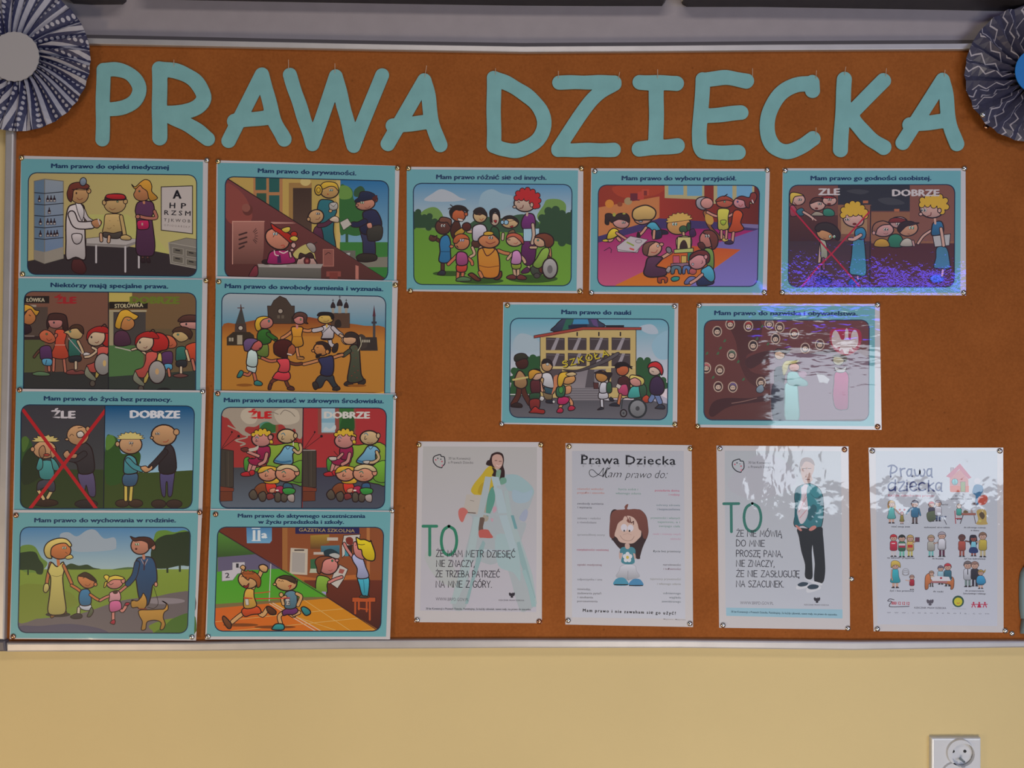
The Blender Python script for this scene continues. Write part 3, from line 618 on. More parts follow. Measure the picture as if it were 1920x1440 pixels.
def privacy():
    R(13, 21, 126, 119, 'a58a4a'); R(124, 24, 171, 121, ('1f5f8c', '6c93a5', 'v', 24, 90))
    R(41, 21, 69, 58, '9a6b45'); R(43, 21, 53.5, 34, '23504c'); R(56, 21, 66, 36, '23504c'); R(44, 37, 53.5, 52, '2b4a3c'); R(56, 39, 66, 56, '23504c')
    R(75, 27, 100, 80, '8a6a3c'); R(79, 32, 97, 80, ('3a2a22', '4d3a30')); E(91, 26, 5, 4, 'b3a065', None)
    R(97, 24, 121, 92, 'a08a48'); R(120.5, 24, 124.5, 96, 'b0985a')
    F('124 32 130 30 136 34 138 44 150 52 152 62 148 74 140 78 130 76 124 74', '2c5a2c', None); F('124 31 131 30 136 36 134 42 124 42', '5b7f3a', None); F('138 34 144 30 148 34 146 40 138 40', '2c4a30', None)
    R(129.5, 76, 132, 90, '2c4a2c'); R(124, 84, 171, 100, '346b30'); G('124 100 171 98 171 110 124 106', '6f6c60'); R(124, 108, 171, 121, '2f6b2f'); R(124, 92, 139, 104, '5b5a50'); G('128 95 134 94 133 98 128 98', '9a9a98')
    # mother and child
    F('104 45 110 43 118 45 121 54 119 60 118 74 120 92 110 94 104 84 104 70 102 58', '22575f', K, .7)
    F('100 70 106 70 108 84 98 82', '4b2638'); M('104 68 110 67 116 63', '4b2638', 3.4); E(101, 59.5, 7.6, 6.6, 'a5825c', K, w=.8, rot=-20); E(94, 62, 1.7, 1.9, 'a5825c'); eyes(103, 56.5, .8, 1); C('101 62 103.5 62 105 60', '5a1f1a', .5)
    F('114 47 121 46 121.5 52 115 53', '9a9690', K, .5); L('114.5 47.5 118 50 121 46.5', K, .4); E(115, 54, 1.7, 1.5, 'a5825c', K, w=.4); F('114 62 119 59 123 61 122.5 65 116 64', 'b3a08c', K, .5)
    E(114, 34.5, 9, 7.3, 'a5824e', K, w=.8); F('105 31 108 27 114 26 121 28 123 35 119 31 114 30.5 108 33', 'b3922f'); E(103.5, 34, 3.6, 5, 'b3922f', K, w=.7); E(103.5, 34, 1.8, 2.4, None, '5d4415', w=.5); eyes(115.5, 34, .8, 1, '3f7a6a'); E(112.5, 38, .8, .6, '8a2c24', None)
    # postman
    F('150 74 157 80 158 97 153 100 147 98 146 84 144 74', '2b2b45', K, .6); F('140 98 146 95 158 96 159 101 150 103 142 102', '2c251e', K, .7)
    F('146 56 152 53 159 54 164 64 163 73 158 77 146 76 143 70 147 65', '22223c', K, .8); M('148 64 142 67 137 67', '22223c', 4.4); F('151 71 164 68 163.5 81 153 83 150.5 80', '33302a', K, .6); F('150 66.5 154 65.5 155 70 151 70.5', 'b07a68', K, .4)
    G('124 65 131.5 61 135.5 67 127.5 72.5', 'a39d94', K, .5); E(148.5, 47.5, 9.3, 5.8, 'a5705c', K, w=.8, rot=-8); E(158.5, 43, 1.8, 2.5, 'a5705c'); E(140.5, 48.5, 1.4, 1.1, 'a5705c')
    F('142 41 144 36 151 35.5 157 38 158 42 149 44 140 46 138.5 44', '1c2038'); F('157 40 160 39 159 45 155 42', '4a1f1c', None); eyes(145.5, 46, .8, -1, '4d7a4a'); C('148 51 151 51.5 153 49.5', '5a1f1a', .5)
    # lower left room
    G('13 22 17 24 170 121 13 121', ('6d3838', '4a2a26')); F('14 30 22 30 34 42 40 60 30 70 14 60', '7b3f38', None)
    G('21 64 51.5 64 51 90 49.5 105 21 105', ('96645a', '5b3a34')); L('21 105 21 64 51.5 64', 'b08274', .8); G('58 64.5 78 65 82 66 58 66.5', 'a0746a'); E(35.5, 53, 5, 5.5, '5b2f2a', None); E(34, 51, 4, 4, '7d4a40', None)
    for i, y in enumerate((77, 81.5, 86, 90)): L([(27.5, y), (34.5 if i < 3 else 32, y-2.2)], '3b2422', 1.6)
    for a in range(-3, 4): L([(40+2.5*math.cos(a*.42), 78+4*math.sin(a*.42)), (43+2*math.cos(a*.42), 78+7.5*math.sin(a*.42))], '3b2422', .6)
    R(108, 91, 118, 107, '7b4a42', 'a06a5c', .6); G('139 106 142 107 142 121 139 121', 'a0665a'); R(111, 112, 125, 117, '7b4038'); R(114, 113, 122, 121, '6b332c'); C('110 96 113 94 115 95', K, .6)
    # lamp and telephone
    F('79 96 84 90 92 86 97 90 100 97 99 102 84 100', 'a59a5c', None); F('92 86 96 84.5 100 87 101 92 98 94 94 90', '857e78', K, .4); L('99 86 102 84', '3a2a26', 1)
    F('82 105 84 100 89 98 97 98 100 101 101 106 83 106.5', 'a08078', K, .8); F('84.5 99 86 94.5 91 96 96 94 99 98 97 99.5 90 98 86 100', '33201f', K, .6); E(92.5, 102, 3, 3.5, '5a1f26', K, w=.5); E(92.5, 102, 1.3, 1.5, '8a4a44', None)
    # desk
    G('45 105 108 105 106 109 46 108', '8c8580'); G('46 108 106 109 106 121 44 121', ('5f5b55', '4c4a44')); G('58 103.5 72 104 73 107.5 56 107.5', 'a09c98')
    E(54, 103, 5, 2.4, '2a1a1a', K, w=.4); F('37 115 42 107 45 108 45 116 38 117.5', '6a2a33', K, .5)
    F('57 94 62 92 74 92 79 97 80 104 56 105 55 99', '8a1f55', K, .7); G('64 97 67 96 68 104 64 104', '3f1c40'); M('76 94 77 98', 'b08a84', 1.6); C('61 92 62 96 65 97', 'c0b0a8', .9); C('66 93 70 94.5 74 92.5', 'c0b0a8', 1)
    E(64, 81, 12.3, 9.2, 'b0735c', K, w=.9, rot=32); F('58 66 64 70 74 75 80 80 77 85 73 82 66 76 60 72', '9c2418', K, .6)
    F('68 72 71 70 76 69.5 76 73 72 75', 'b8a240', K, .5); E(80, 76.5, 3.2, 2.8, '9c2418', K, w=.5); F('76 80 80 78 84 80 82 83 78 82.5', 'b8a240', K, .5)
    E(79.5, 87, 2.3, 2.6, 'b08a84', K, w=.5); E(78, 91.5, 1.8, 1.5, 'b08a84', K, w=.5); eyes(62, 76, 1, 1, '3f7a8a'); C('60 79 61 77.5', K, .5); C('67.5 87.5 70 86.8 71 88.5 69 89', '9c2c24', .6)
    L('14.5 22 170 121', K, .9)
def beliefs():
    R(12, 17, 173, 112, ('8f9aa0', '4f7f94', 'v', 20, 50)); F('12 53 30 47 55 42 90 40 120 45 150 49 173 56 173 120 12 120', ('7a3c1e', 'a8712c', 'v', 42, 66), None)
    F('12 66 60 60 120 60 173 68 173 112 12 112', ('a5702c', '9c6a28'), None)
    # synagogue
    G('57 30 60.5 30 63 25 69 20.5 75 23 80 30 83 30 83 47 58 47', '40342c', K, .5); E(69.5, 35, 2.4, 2.4, '8f8478', K, w=.5); R(66.5, 39, 69, 42, '5b5044'); R(70.5, 39, 73, 42, '5b5044'); R(80, 40, 88, 47, '33291f')
    # church
    G('32 30 36 47 26.5 47', '3a3a38'); L('31.5 29 31.5 35', '4b2c26', .9); L('28.5 32 34.5 32', '4b2c26', .8); G('26 47 36.5 47 38 66 25 66', '41342e'); G('18 60 24 55 40 55 44 58 46 68 18 68', '33291f'); E(31.3, 51.2, 2.3, 2.3, 'a39a8c', K, w=.5); R(28, 58, 33, 67, '8f8674'); R(20, 60.5, 22, 64, '8f8674'); R(22.6, 60.5, 24.4, 64, '8f8674')
    # orthodox church
    R(118, 37, 136, 51, '4c382c', K, .3); F('122 50 122 45 125 43 127.5 45 127.5 50', '2a201c', None)
    for x, y, s in ((120, 30, 1), (126.5, 28, 1.25), (132.7, 30, 1)): F([(x-1.8*s, y+2), (x-1.8*s, y-1), (x, y-3.6*s), (x+1.8*s, y-1), (x+1.8*s, y+2)], '2c2224', K, .3); R(x-1.2*s, y+2, x+1.2*s, 37, '8a8478'); L([(x, y-3*s), (x, y-6.5*s)], K, .5); L([(x-1, y-5.3*s), (x+1, y-5.3*s)], K, .4)
    # mosque
    G('159.5 29 161 40 158 40', '4a2630'); R(158.3, 40, 160.7, 60, '3c3a3c'); R(157, 45, 162, 47, '33313a'); G('147 63 152 60 162 60 163 73 146 73', '322a26'); F('142 61 147 57 152 61 152 70 142 70', '3b322c', None)
    for k in range(5): R(148+k*1.6, 62.5, 149+k*1.6, 65, '9a9482')
    # ring of children: back row
    M('53 78 50 79 47 77', '4d6a2c', 3); F('49 66 57 66 58 77 54 79 47 76', '5a6e30', K, .6)
    F('49 54 55 52 60 55 60 65 49 67 47 60', '2c5a22', K, .7); M('58 57 62 60 65 62', '2c5a22', 3.4); C('64 62 67 63', K, 1.4)
    E(55, 46, 7.5, 5.8, 'a86a60', K, w=.7); F('47 54 45 48 47 42 53 40 59 41 53 43 50 47 51 52', 'b8922a', K, .6); E(58.5, 44.5, .9, 1.2, '3a7a7a', K, w=.3)
    M('81 54 76 58 71 61', 'b0764e', 2.2); M('90 53 96 54 100 53', 'b0764e', 2.2); M('85 68 87 79 91 80', 'b0764e', 2); F('86 79 92 79.5 91 81.5 86 81', '9a6a3a', K, .4)
    F('80 51 85 50 91 51 90 58 91 68 80 69 81 60', 'b07a26', K, .7); L('81 59.5 90 59.5', '7a4a14', .6); L('85.5 47 85.5 51', 'b0706a', 2.2)
    E(88, 43, 5.8, 4.8, 'b0706a', K, w=.7); F('81 42 84 37 90 36 95 39 94.5 45 96 47 92 46 91.5 41 87 40 83 42', '4a3028', K, .6); E(89, 43, .8, 1, '5a8a5a', K, w=.3)
    M('117 63 118 67 122 69', 'a39da0', 3); F('120 69 123 66 125 67 124 73 121 75 119 73', '2c221e', K, .5)
    F('108 51 114 48 120 50 121 56 119 62 109 62 110 57', 'a39da0', K, .7); M('109 52 105 53 101.5 53.5', 'a39da0', 3.4); M('120 51 124 55 128 58', 'a39da0', 3.4); L('117 49.5 110 56', '5d5b60', .9); L('109 61.5 119 61.5', K, 1.2); L('114 46 114 50', 'b0924a', 1.8)
    E(113, 42.5, 7.5, 4.4, 'b0924a', K, w=.7); F('105 39.5 107 36.5 113 36 119 37 121 41 119 43 117 39.5 111 39', '1c1818'); C('111 44.5 114 45 116 43.5', '5a1f1a', .4); L('108.5 41 110 41.4', K, .4)
    M('127 58 130 60', 'b09072', 2); F('128 62 131 59.5 135 62 134 67 130 66', 'b09072', K, .5)
    # dark dress girl
    F('131 104 136 101.5 139 104 138 107 131.5 106.5', '2c2622', K, .6); F('144 103 150 100 151 104 146 106.5', '2c2622', K, .6); F('136 70 141 67 145 71 146 82 147 95 149 101 140 104 134 102 135 92 137 80', '3f4232', K, .8); M('136 73 132 76 130 77.5', '3f4232', 3); M('129 76.5 125 77', 'b09072', 1.8)
    for x, y in ((139, 75), (142, 80), (140, 88), (144, 92), (138, 97), (143, 99), (142, 71), (141, 94)): E(x, y, .5, .5, '7a2a22', None, n=8)
    E(136, 62.5, 6.5, 4.6, 'b08a6a', K, w=.7); F('131 60 133 56 139 55 145 59 147 67 145 72 143.5 68 143 62 138 60', '2c221e', K, .5); C('146 60 147 67 144 73', 'a09a80', .8)
    # front row
    M('52 80 60 83 67 82', 'a05a44', 2); M('77 84 84 86 90 85.5', '5a3024', 2); M('92 86 100 84 107 82', 'a8714a', 2.2); M('119 80 125 78 129 77', 'a8714a', 2.2)
    M('42 91 39 96 34 95', 'a05a44', 2.2); F('28 97 31 92 34 93.5 32 98 28.5 99', '2a6a66', K, .6); M('44 94 46 103', 'a05a44', 2.2); F('44.5 103 47.5 101.5 52 104 51 106.5 45 106', '2a6a66', K, .6)
    F('38 86 46 87 45.5 94 41 93 37.5 91', '9fb0b0', K, .6); F('39 73 44 72 47.5 77 46.5 88 37.5 87 37.5 79', 'a3b5b3', K, .7)
    E(46.5, 68, 5.8, 5, 'a0504c', K, w=.7, rot=-20); F('34.5 70 34 65 37 61.5 43 61 48 63 44 66 39.5 73 35.5 73', '5a4468', K, .7); C('49 71 51 70', K, .7)
    M('69 99 62 102 60 106', '5a3024', 2.3); M('74 100 77 107 81 109', '5a3024', 2.3); F('57.5 110 58.5 105 61 104.5 60.5 110', '4a2820', K, .5); F('76 109 80 107.5 83 109.5 82 111 77 110.5', '4a2820', K, .5)
    F('67 93 77 93 79 99 74 102 63 100 62.5 98', 'b0323c', K, .7); F('66 82 72 80.5 78 82 77.5 93 67.5 93 69 87', 'b03a42', K, .7)
    E(79, 72, 5.2, 5.6, '8a4a30', K, w=.6); F('63 72 63.5 66 69 62.5 76 62.5 80.5 66 77 70 76 76 76 80 69 79 64 76', '3f1a16', K, .7); L('76.5 76 80 77', 'c0b0a8', 1.2)
    F('107 97 119 96 122 103 126 109 122 111 114 101 109 108 103 109 101.5 106', '2c2f33', K, .7); F('100.5 104 104 103 106 108 103 110.5 101 108', '2c2622', K, .6); F('120 109 125 107 127 109.5 125 111 120 111', '2c2622', K, .5)
    F('106 81 113 79 120 79 119.5 96 108.5 96 109 88', '2c2c4a', K, .8); E(109, 71.5, 7.6, 6.3, 'a8713c', K, w=.8); E(101, 73, 1.6, 1.3, 'a8713c'); F('104 65 110 64 116 67 118 72 116 76 113 72 110 67.5 105 67', '2a1c18', K, .5); E(114.5, 74, 1.8, 2, 'a8713c', K, w=.4); L('104.5 70 106 69.6', K, .5); F('104 77 109 76 107 79 104 80', '1c1414', K, .4)
    E(35, 106, 8, 1.4, '7a4a1a', None); E(143, 106.5, 9, 1.3, '7a4a1a', None)
def health():
    def half(x, right):
        def q(s): return [(a+x, b) for a, b in pts(s)]
        x0 = x
        b = 1.5 if right else 0
        R(x, 16, x+80, 75, '8c2e2c' if not right else '922c2e'); R(x, 75, x+80, 116, ('3a3c42', '535d6a') if not right else ('363544', '424652'))
        if not right:
            R(x+38, 30, x+54, 42, '4a7a6a'); F(q('38 38 44 32 54 34 53 41 40 42'), '2c5a2c', None); R(x+53.5, 33, x+56, 42, '7a4a30')
            F(q('1 17 79 17 79 45 74 46 72 38 66 40 60 34 52 34 46 31 40 32 34 36 26 36 24 40 30 44 22 44 14 36 8 28 3 26'), '8f8578', None)
            F(q('22 20 30 18 36 24 34 32 26 33 20 27'), 'a59c8c', None); F(q('52 22 62 18 74 20 76 30 66 34 56 32'), 'a59c8c', None); C(q('58 24 62 20 68 22 72 26'), '6f665c', .7); C(q('46 26 50 22 56 24'), '6f665c', .7)
            T('ŹLE', x+28, 27.8, x+49, 27.8, 6.8, 'a81c20', .07)
            C(q('8 35 22 42 26 46 15 49 24 52 20 54'), '8f8578', 1.4)
        else:
            R(x+14.5, 16, x+51, 43, '7a4038'); R(x+18, 18, x+31, 41.5, '8aa5b0'); F(q('20 40 22 36 26 38 31 34 31 39'), 'a5b0b3', None); R(x+35, 18, x+49, 41, '2f5c2a'); F(q('36 40 38 28 42 24 48 22 49 40'), '234a22', None); R(x+18, 28, x+31, 32, '6d94a5')
            T('DOBRZE', x+21, 27.6, x+64, 27.8, 6.4, 'b5b3ae', .05)
        for a, c in (('2 56 12 41', '2a1618'), ('2 57 18 45', '2a1618')): L(q(a), c, .5)
        E(x+11.5, 41, .9, .9, '1c1214', None); E(x+18, 45, 1.3, 1.3, '1c1214', None)
        # television
        G(q('0 57 13 59 13 94 0 95'), '3a332c', K, .6); L(q('5 60 5.5 93'), '2c2622', .5); L(q('8 60 8 93'), '4a4238', .6); G(q('0 93 13.5 95 13 98 0 98'), '6a3222', K, .4); G(q('0 98 12 98 12 107 0 107.5'), '5d2f1e', K, .4); L(q('0 58.5 12 58.5'), '8a8480', .8) if right else None
        # sofa
        F(q('44 55 54 53.5 79 53.5 80 90 72 91 60 88 46 80 34 79 32 76 40 74 45 72'), ('7d9632', '4a7a2c'), K, .6); F(q('67 74 72 70 80 69.5 80 88 70 88 66 80'), '55802c' if not right else '5f8f2e', K, .5)
        F(q('23 68 26 65 29 67 30 77 24 78'), '3f7a2e', K, .5)
        # mother
        M(q('31 68 29 74 28 80'), 'a8736c', 3.2); M(q('36 68 33 74 31 79'), 'a8736c', 3.2); F(q('20 81 25 79 29 80 30 83 22 83.5'), '9a1f26', K, .5); F(q('28 79 32 77.5 33.5 81 30 83'), '9a1f26', K, .5)
        F(q('27 67 34 66 40 58 46 60 46 70 38 73 30 72'), '8a1c42', K, .6); F(q('36 56 43 54.5 48 56 47 66 37 67'), '7d1a3e', K, .7)
        M(q('45 62 43 69 38 72'), 'a8736c', 2.6)
        E(x+40, 48+b, 9.5, 7.2, 'a8736c', K, w=.9); curly('b8982c', q('32 43.5 35 41 39 39.5 43 39.5 47 41.5 49.5 45 45 43 39 43'), 2.4); E(x+48.5, 46+b, 2.4, 2.6, 'a8736c', K, w=.7); F(q('48 49 50.5 49 51 52 48 52'), 'b8982c', K, .4)
        C(q('34 47 35.5 45.5 37 47'), '3a6a7a', .8); C(q('35 48 34.5 50 36.5 49.5'), K, .5)
        if not right:
            M(q('37 64 32 62 27 60'), 'a8736c', 2.3); F(q('20 57 26 56 28 59 23 60'), '5a2c26', K, .5); F(q('28 57 33 56 37 54 36 58 31 59.5 28 59'), 'a39c90', None)
        else: F(q('25 65 33 65 32 68 27 68.5'), 'a8a098', K, .6); L(q('30 59.5 33 63 35 64'), K, .6); M(q('38 62 34 66'), 'a8736c', 2)
        # father
        F(q('62 55 66 54 71 55.5 74 60 70 62 69 72 54 71 52 68 58 61'), '5f8ea8', K, .8); C(q('53 68.5 60 70 68 69'), '2c5a7a', 1.6); C(q('63 55 65 57.5 67.5 55'), K, .5)
        if not right: M(q('71 58 75 61 78 58 77 53'), 'a8906c', 2.2); C(q('66 52 70 50 70.5 54'), 'b5ada5', 1)
        else: M(q('71 60 73 66 68 70 62 70'), 'a8906c', 2.2); F(q('58 69 64 68.5 63 71.5 59 71'), 'a8a098', K, .4)
        E(x+64, 45+b, 9, 6.8, 'a8906c', K, w=.9); E(x+72.5, 44.5, 1.9, 2.6, 'a8906c', K, w=.6)
        if not right: C(q('68 48 70 50 72 47.5 74 49.5'), K, .7)
        else: C(q('62 51 65 51.8 67 51'), '5a1f1a', .5)
        C(q('59 43 61 42 62.5 44'), '3a6a7a', .8); C(q('60 45 59.5 48 61.5 47.5'), K, .6)
        # children on the floor
        x -= 14 if not right else 19
        F(q('48 94 54 90 60 92 60 100 52 103 47 100'), '6a3a20', K, .5); F(q('58 90 64 89 68 92 68 99 60 99'), 'b03022', K, .6); F(q('75 91 80 90 84 93 84 99 76 99'), '2c4a5a', K, .6) if not right else F(q('76 91 82 90 84 93 83 99 77 98'), '2c4a6a', K, .6)
        F(q('62 96 67 95 66 99 62 99'), 'b07a62', K, .4); F(q('68 94 74 93 75 99 70 100'), '8a2040', K, .5); E(x+69, 97, 1.6, .8, 'c0b8b0', None)
        F(q('42 100 46 96 49 99 50 104 46 106 43 104'), '4a4238', K, .7); F(q('51 101 56 98 58.5 102 57 107 53 107'), '4a4238', K, .7); F(q('59 101 64 100 66 104 60 106'), '6a2a2a', K, .5); F(q('67 100 71 99 73 104 71 108 67 107'), '4a4238', K, .7); F(q('73 101 78 99 79 104 77 108 73 107'), '4a4238', K, .7)
        F(q('74 96 80 94.5 86 96 85 100 77 101'), '2f7a34', K, .6); F(q('79 102 85 101 85 108 80 107'), '8f8480', K, .5)
        F(q('56 88 62 85 70 86 70 90 60 90.5'), 'b8922c', K, .5)
        E(x+60, 81, 9.3, 7.2, 'b07a62', K, w=.9); F(q('50 80 53 75 60 73.5 68 75 71 79 66 78 63 76 58 78 54 80'), 'b8922c', K, .6); C(q('57 79 59 77.5 60.5 79.5'), '3a6a5a', .9); C(q('58 81 57.5 83.5 60 83'), K, .6); C(q('60 85.5 62 86 64 85'), '8a2c24', .4)
        E(x+77.5, 81, 10.3, 7.8, 'b07a62', K, w=.9); E(x+88, 80, 2.4, 3, 'b07a62', K, w=.6); F(q('68 77 71 73.5 78 72 86 73.5 90 78 86 79 82 76.5 77 76 72 78'), 'b3a078', K, .6); C(q('73.5 80 75.5 78.5 77 80.5'), '3a6a5a', .9); C(q('75 82 74.5 84 77 83.5'), K, .6); C(q('77 86 79 86.5 81 85.5'), '8a2c24', .4)
    A.stroke([(13, 16), (13, 17)], K, .1)
    half(14, False)
    G('93.5 16 176 16 176 118 92.5 118', '8c2e2c'); half(93.5, True)
    L('94 17 92.5 116', '2a1a26', 1)
def active():
    R(15, 16, 178, 119, '9a4a22'); R(17, 16, 120, 60, '5f2a1c'); R(79, 16, 84, 66, '8a5a30'); R(84, 16, 178, 70, '7a4426'); G('84 62 110 66 160 62 160 66 110 70 84 66', '9a5a2c'); R(160, 16, 163, 70, '9a6438'); R(100, 68, 178, 119, ('5d2c20', '3c1f1c'))
    G('44.5 17 69 17 69 30 67 32.5 45 32.5', ('3f6f9a', '5f8fb0')); T('II', 51, 29.5, 57.5, 29.5, 10, 'b8c2c8', .02); L('50 18.3 57.5 18.3', 'b8c2c8', .9); L('50 30 58 30', 'b8c2c8', .9); T('a', 59.5, 27.5, 64, 27.5, 7, 'b8c2c8', .05)
    R(91.5, 16, 153, 23.5, '231f48'); T('GAZETKA SZKOLNA', 95, 21.2, 148.5, 22.2, 3.3, '9a8458', .01)
    G('87 37 103.5 38 103 63 86 62', 'a8a092'); G('88.5 41 101 42 100.5 61 88 60', '908c88'); R(90.5, 38.5, 100, 39.8, '3a302c')
    G('106 25 124 24 124 32 116 35 116 38 106 38', ('8f7430', '5a3a22')); G('116 35 134 34.5 134 46 116 43', ('3f6a7a', '26404c')); R(122, 27, 132.5, 30, 'a59c92'); R(109, 41, 120, 43.5, 'a59c92'); G('106 48 114 47 113 58 106 57', '2f5a3c'); F('119 40 126 38 133 42 133 47 126 46 120 45', '203038', None); G('106 57 116 57 113 61 105 61', '9aa08c'); F('124 44 129 42 134 44 132 47', '9a9c9a', None)
    # girl pinning a picture
    G('138 25 154 24 153 29 149 31 138 45 136.5 46.5 136 36', 'a8a49e', K, .6); F('140 28 144 26.5 147 29 146 34 141 33', '6a2a22', None); G('139 35 146 34 146 45 139 45', '2a221f'); G('139 38 142.5 38 142.5 45 139 45', '3a7a8a'); M('146 45 141 38 138.5 33', 'b0706a', 2.2)
    R(146, 84.5, 168.5, 89, 'a04a26', K, .5); 
    for x, y in ((149, 100), (163, 106), (152.5, 96), (160, 98)): L([(x, 89), (x, y)], 'a04a26', 1.7)
    L('152 95 161 96', 'a04a26', 1.2); F('153 84 156 81.5 162 82 161.5 85 154 85', '3a4038', K, .4)
    F('151.5 65 162 65 161.5 82 159 83 155.5 82 153 73', '3a90a5', K, .7); L('157 68 158 80', '1f5a70', .5); F('146 45 150 42 156 47 159 55 162 65 151 66 151 57 147 50', '8f95b5', K, .7)
    F('147 34 149 31 153 36 158 46 156 48 151 46 148 42', 'b0706a', K, .6); F('150 27 154 29 158 29 163 31 164 30 165 33 168 42 167 49 160 48.5 156 44 155 39 152 38 151 33.5', 'c2a81c', K, .8); C('150 33 155 34 158 33.5', K, .6); C('149 34.5 150.5 34', K, .5)
    # boy with a sheet
    F('112 66 115 63.5 122 65 125 68 122 72 122 80 114 80 111 76', '6d8f34', K, .7); G('128 62 133 56 134 53 142 57.5 138 67 132 76 125 71', 'a8a49e', K, .6); G('134 57 139 58 137 62 133 61', '8a4a44'); M('124 70 130 67 136 65', 'b0706a', 2.2); R(117, 79, 121, 82, '8a84b0')
    E(123, 54, 9.5, 8.6, 'b0706a', K, w=.8); E(131.5, 49, 1.8, 1.5, 'b0706a'); F('112 56 110.5 50 114 46 121 45 127 46.5 121 48 118 51 117 56 115 62 112.5 60', '6a3a22', K, .6); E(127, 49.3, 1, 1.1, '2a6a4a', K, w=.3); C('123.5 58.5 125.5 59 127 58', '8a2c24', .4)
    # running track
    G('17 21 122 84.5 166 116 166 120 13 120 13 60', '3f6f2c'); F('17 22 19 21.5 32 30 53 43 45 46 17 47', ('4a7a30', '2a4022'), None)
    G('17 46 54 43 70 52 78 57 60 62 17 62', '55506a'); F('17 60 60 58 80 58 100 70 122 84 100 84 50 90 15 92 15 70', ('3f8a24', '4a8a2a'), None); G('15 91 60 88 100 84.5 122 84 123 86 70 90 15 95', '6a5c3c')
    G('14 95 70 90 123 85.5 170 115 166 119 14 119', ('b05520', 'b5681e', 'h')); G('67 90.5 123 85.5 170 115 166 119 118 118', 'b0741e')
    for a in ('67 90.5 112 117.5', '70 90 118 118'): L(a, 'b8a08c', .9)
    for a in ('14 108 100 99 137 95.5', '15 118 80 112 152 104.5', '100 87 145 117', '125 119 152 117 167 115', '83 100 130 116'): L(a, 'b8985a', .5)
    G('31 51 43 50.5 43.5 60 36 62 31.5 68 21 69 21 59 31 58', 'a8a6ae', '5a5a66', .4); T('2', 24.5, 65.8, 28.3, 65.6, 5, '2a2a33', .02); T('1', 34.8, 56, 37, 56, 4.2, '2a2a33', .02)
    L('68 52 66.5 88', 'a8a8a8', .8); E(39, 111, 17, 1.6, '6a3a1a', None); E(72, 113, 20, 1.5, '6a3a1a', None)
    L('52 80.5 60 80 67 79', 'b03a26', .8); L('50 86 75 85.5 84 86', 'b02a2c', 1.1)
    # first runner
    M('55 97 60 101.5 65 95', 'b08a5c', 3.4); F('64 96 65 93 69 94.5 73 98 72 101 67 100.5', '4a2a1c', K, .8); M('44 98 37 103 31 108', 'b08a5c', 3.2); F('21.5 104.5 23 102.5 27 106 30 110 29.5 114 26.5 114 23 109', '5d3620', K, .8)
    F('40 97 44 94 54 93 58 96 58 100 50 101 44 103 41 101', 'a8401f', K, .7); F('44 77 51 75 52 84 54 93 43 95 42 86', 'b08a3c', K, .7); G('43 86 46.5 86 47 92 44 92', 'a8a49e', K, .3); L('42.5 85 50 85.5', 'a82a26', 1)
    M('51 75 56 66 59.5 58', 'b08a5c', 3.2); F('57 57 57 54 61 53 65 55.5 64 60 60 60', 'b08a5c', K, .8); M('41 60 42.5 56', 'b08a5c', 2); F('38.5 56 41 53.5 43.5 55.5 42 58.5', 'b08a5c', K, .6)
    E(46, 68, 9.5, 7.8, 'b08a5c', K, w=.8, rot=20); F('40 62 45 60 52 60 58 66 58 73 55 75 53.5 69 48 66 46 68', '8a4a22', K, .6); spiky(46, 62, 5, 2.5, 180, 360, 5, .5, '8a4a22', K, .4); F('42 73 44.5 73.5 47 71 46 75 43 75.5', '8a1c22', K, .5); C('39.5 65 40.5 64 41.5 65', K, .5); C('43 66 44 65 44.8 66', K, .5)
    # second runner
    M('92 97 90 102 86 100', 'b08a5c', 3); M('90 101 95 99', 'b08a5c', 3); F('97 95 100 93.5 105 96.5 106 100 102 102 99 99.5', '2a7074', K, .8); M('80 99 76 103 77.5 110', 'b08a5c', 3); F('69.5 113.5 73 110 80 110.5 80 115.5 70 115.5', '2a7a7c', K, .8)
    F('79 98 83 95.5 92 94.5 94 98 90 101 84 101 80 102', '5a2a5a', K, .7); F('82 80 89 78 93 82 92 94 82 95 81 87', '4a6a7a', K, .7); M('93 81 97 84 94 92', 'b08a5c', 2.6); M('82 84 79 86 80 91', 'b08a5c', 2.2); E(78, 82, 2, 2.2, 'b08a5c'); G('82 86 86 86 86.5 92 82.5 92', 'a8a49e', K, .4); T('12', 83, 91, 86, 91, 3.4, '2a2a33', .02); L('75 85.5 86 85', 'b02a2c', .9)
    E(82.5, 71, 10.5, 7.2, 'b08a5c', K, w=.9, rot=6); E(91.5, 69, 2.2, 2.5, 'b08a5c'); E(71.8, 72, 1.7, 1.2, 'b08a5c'); F('76 66 80 63.5 86 64 91 66.5 93 70 88 70 83 67.5', '3a2c1e', K, .6); C('75 69 76 68 77 69', K, .5); C('78 69.5 79 68.3 80 69.5', K, .5); C('85 74 87.5 73 86 76', '8a1c22', .9)
    L('17.5 21 122 84.5 170 116', '33202a', .7)
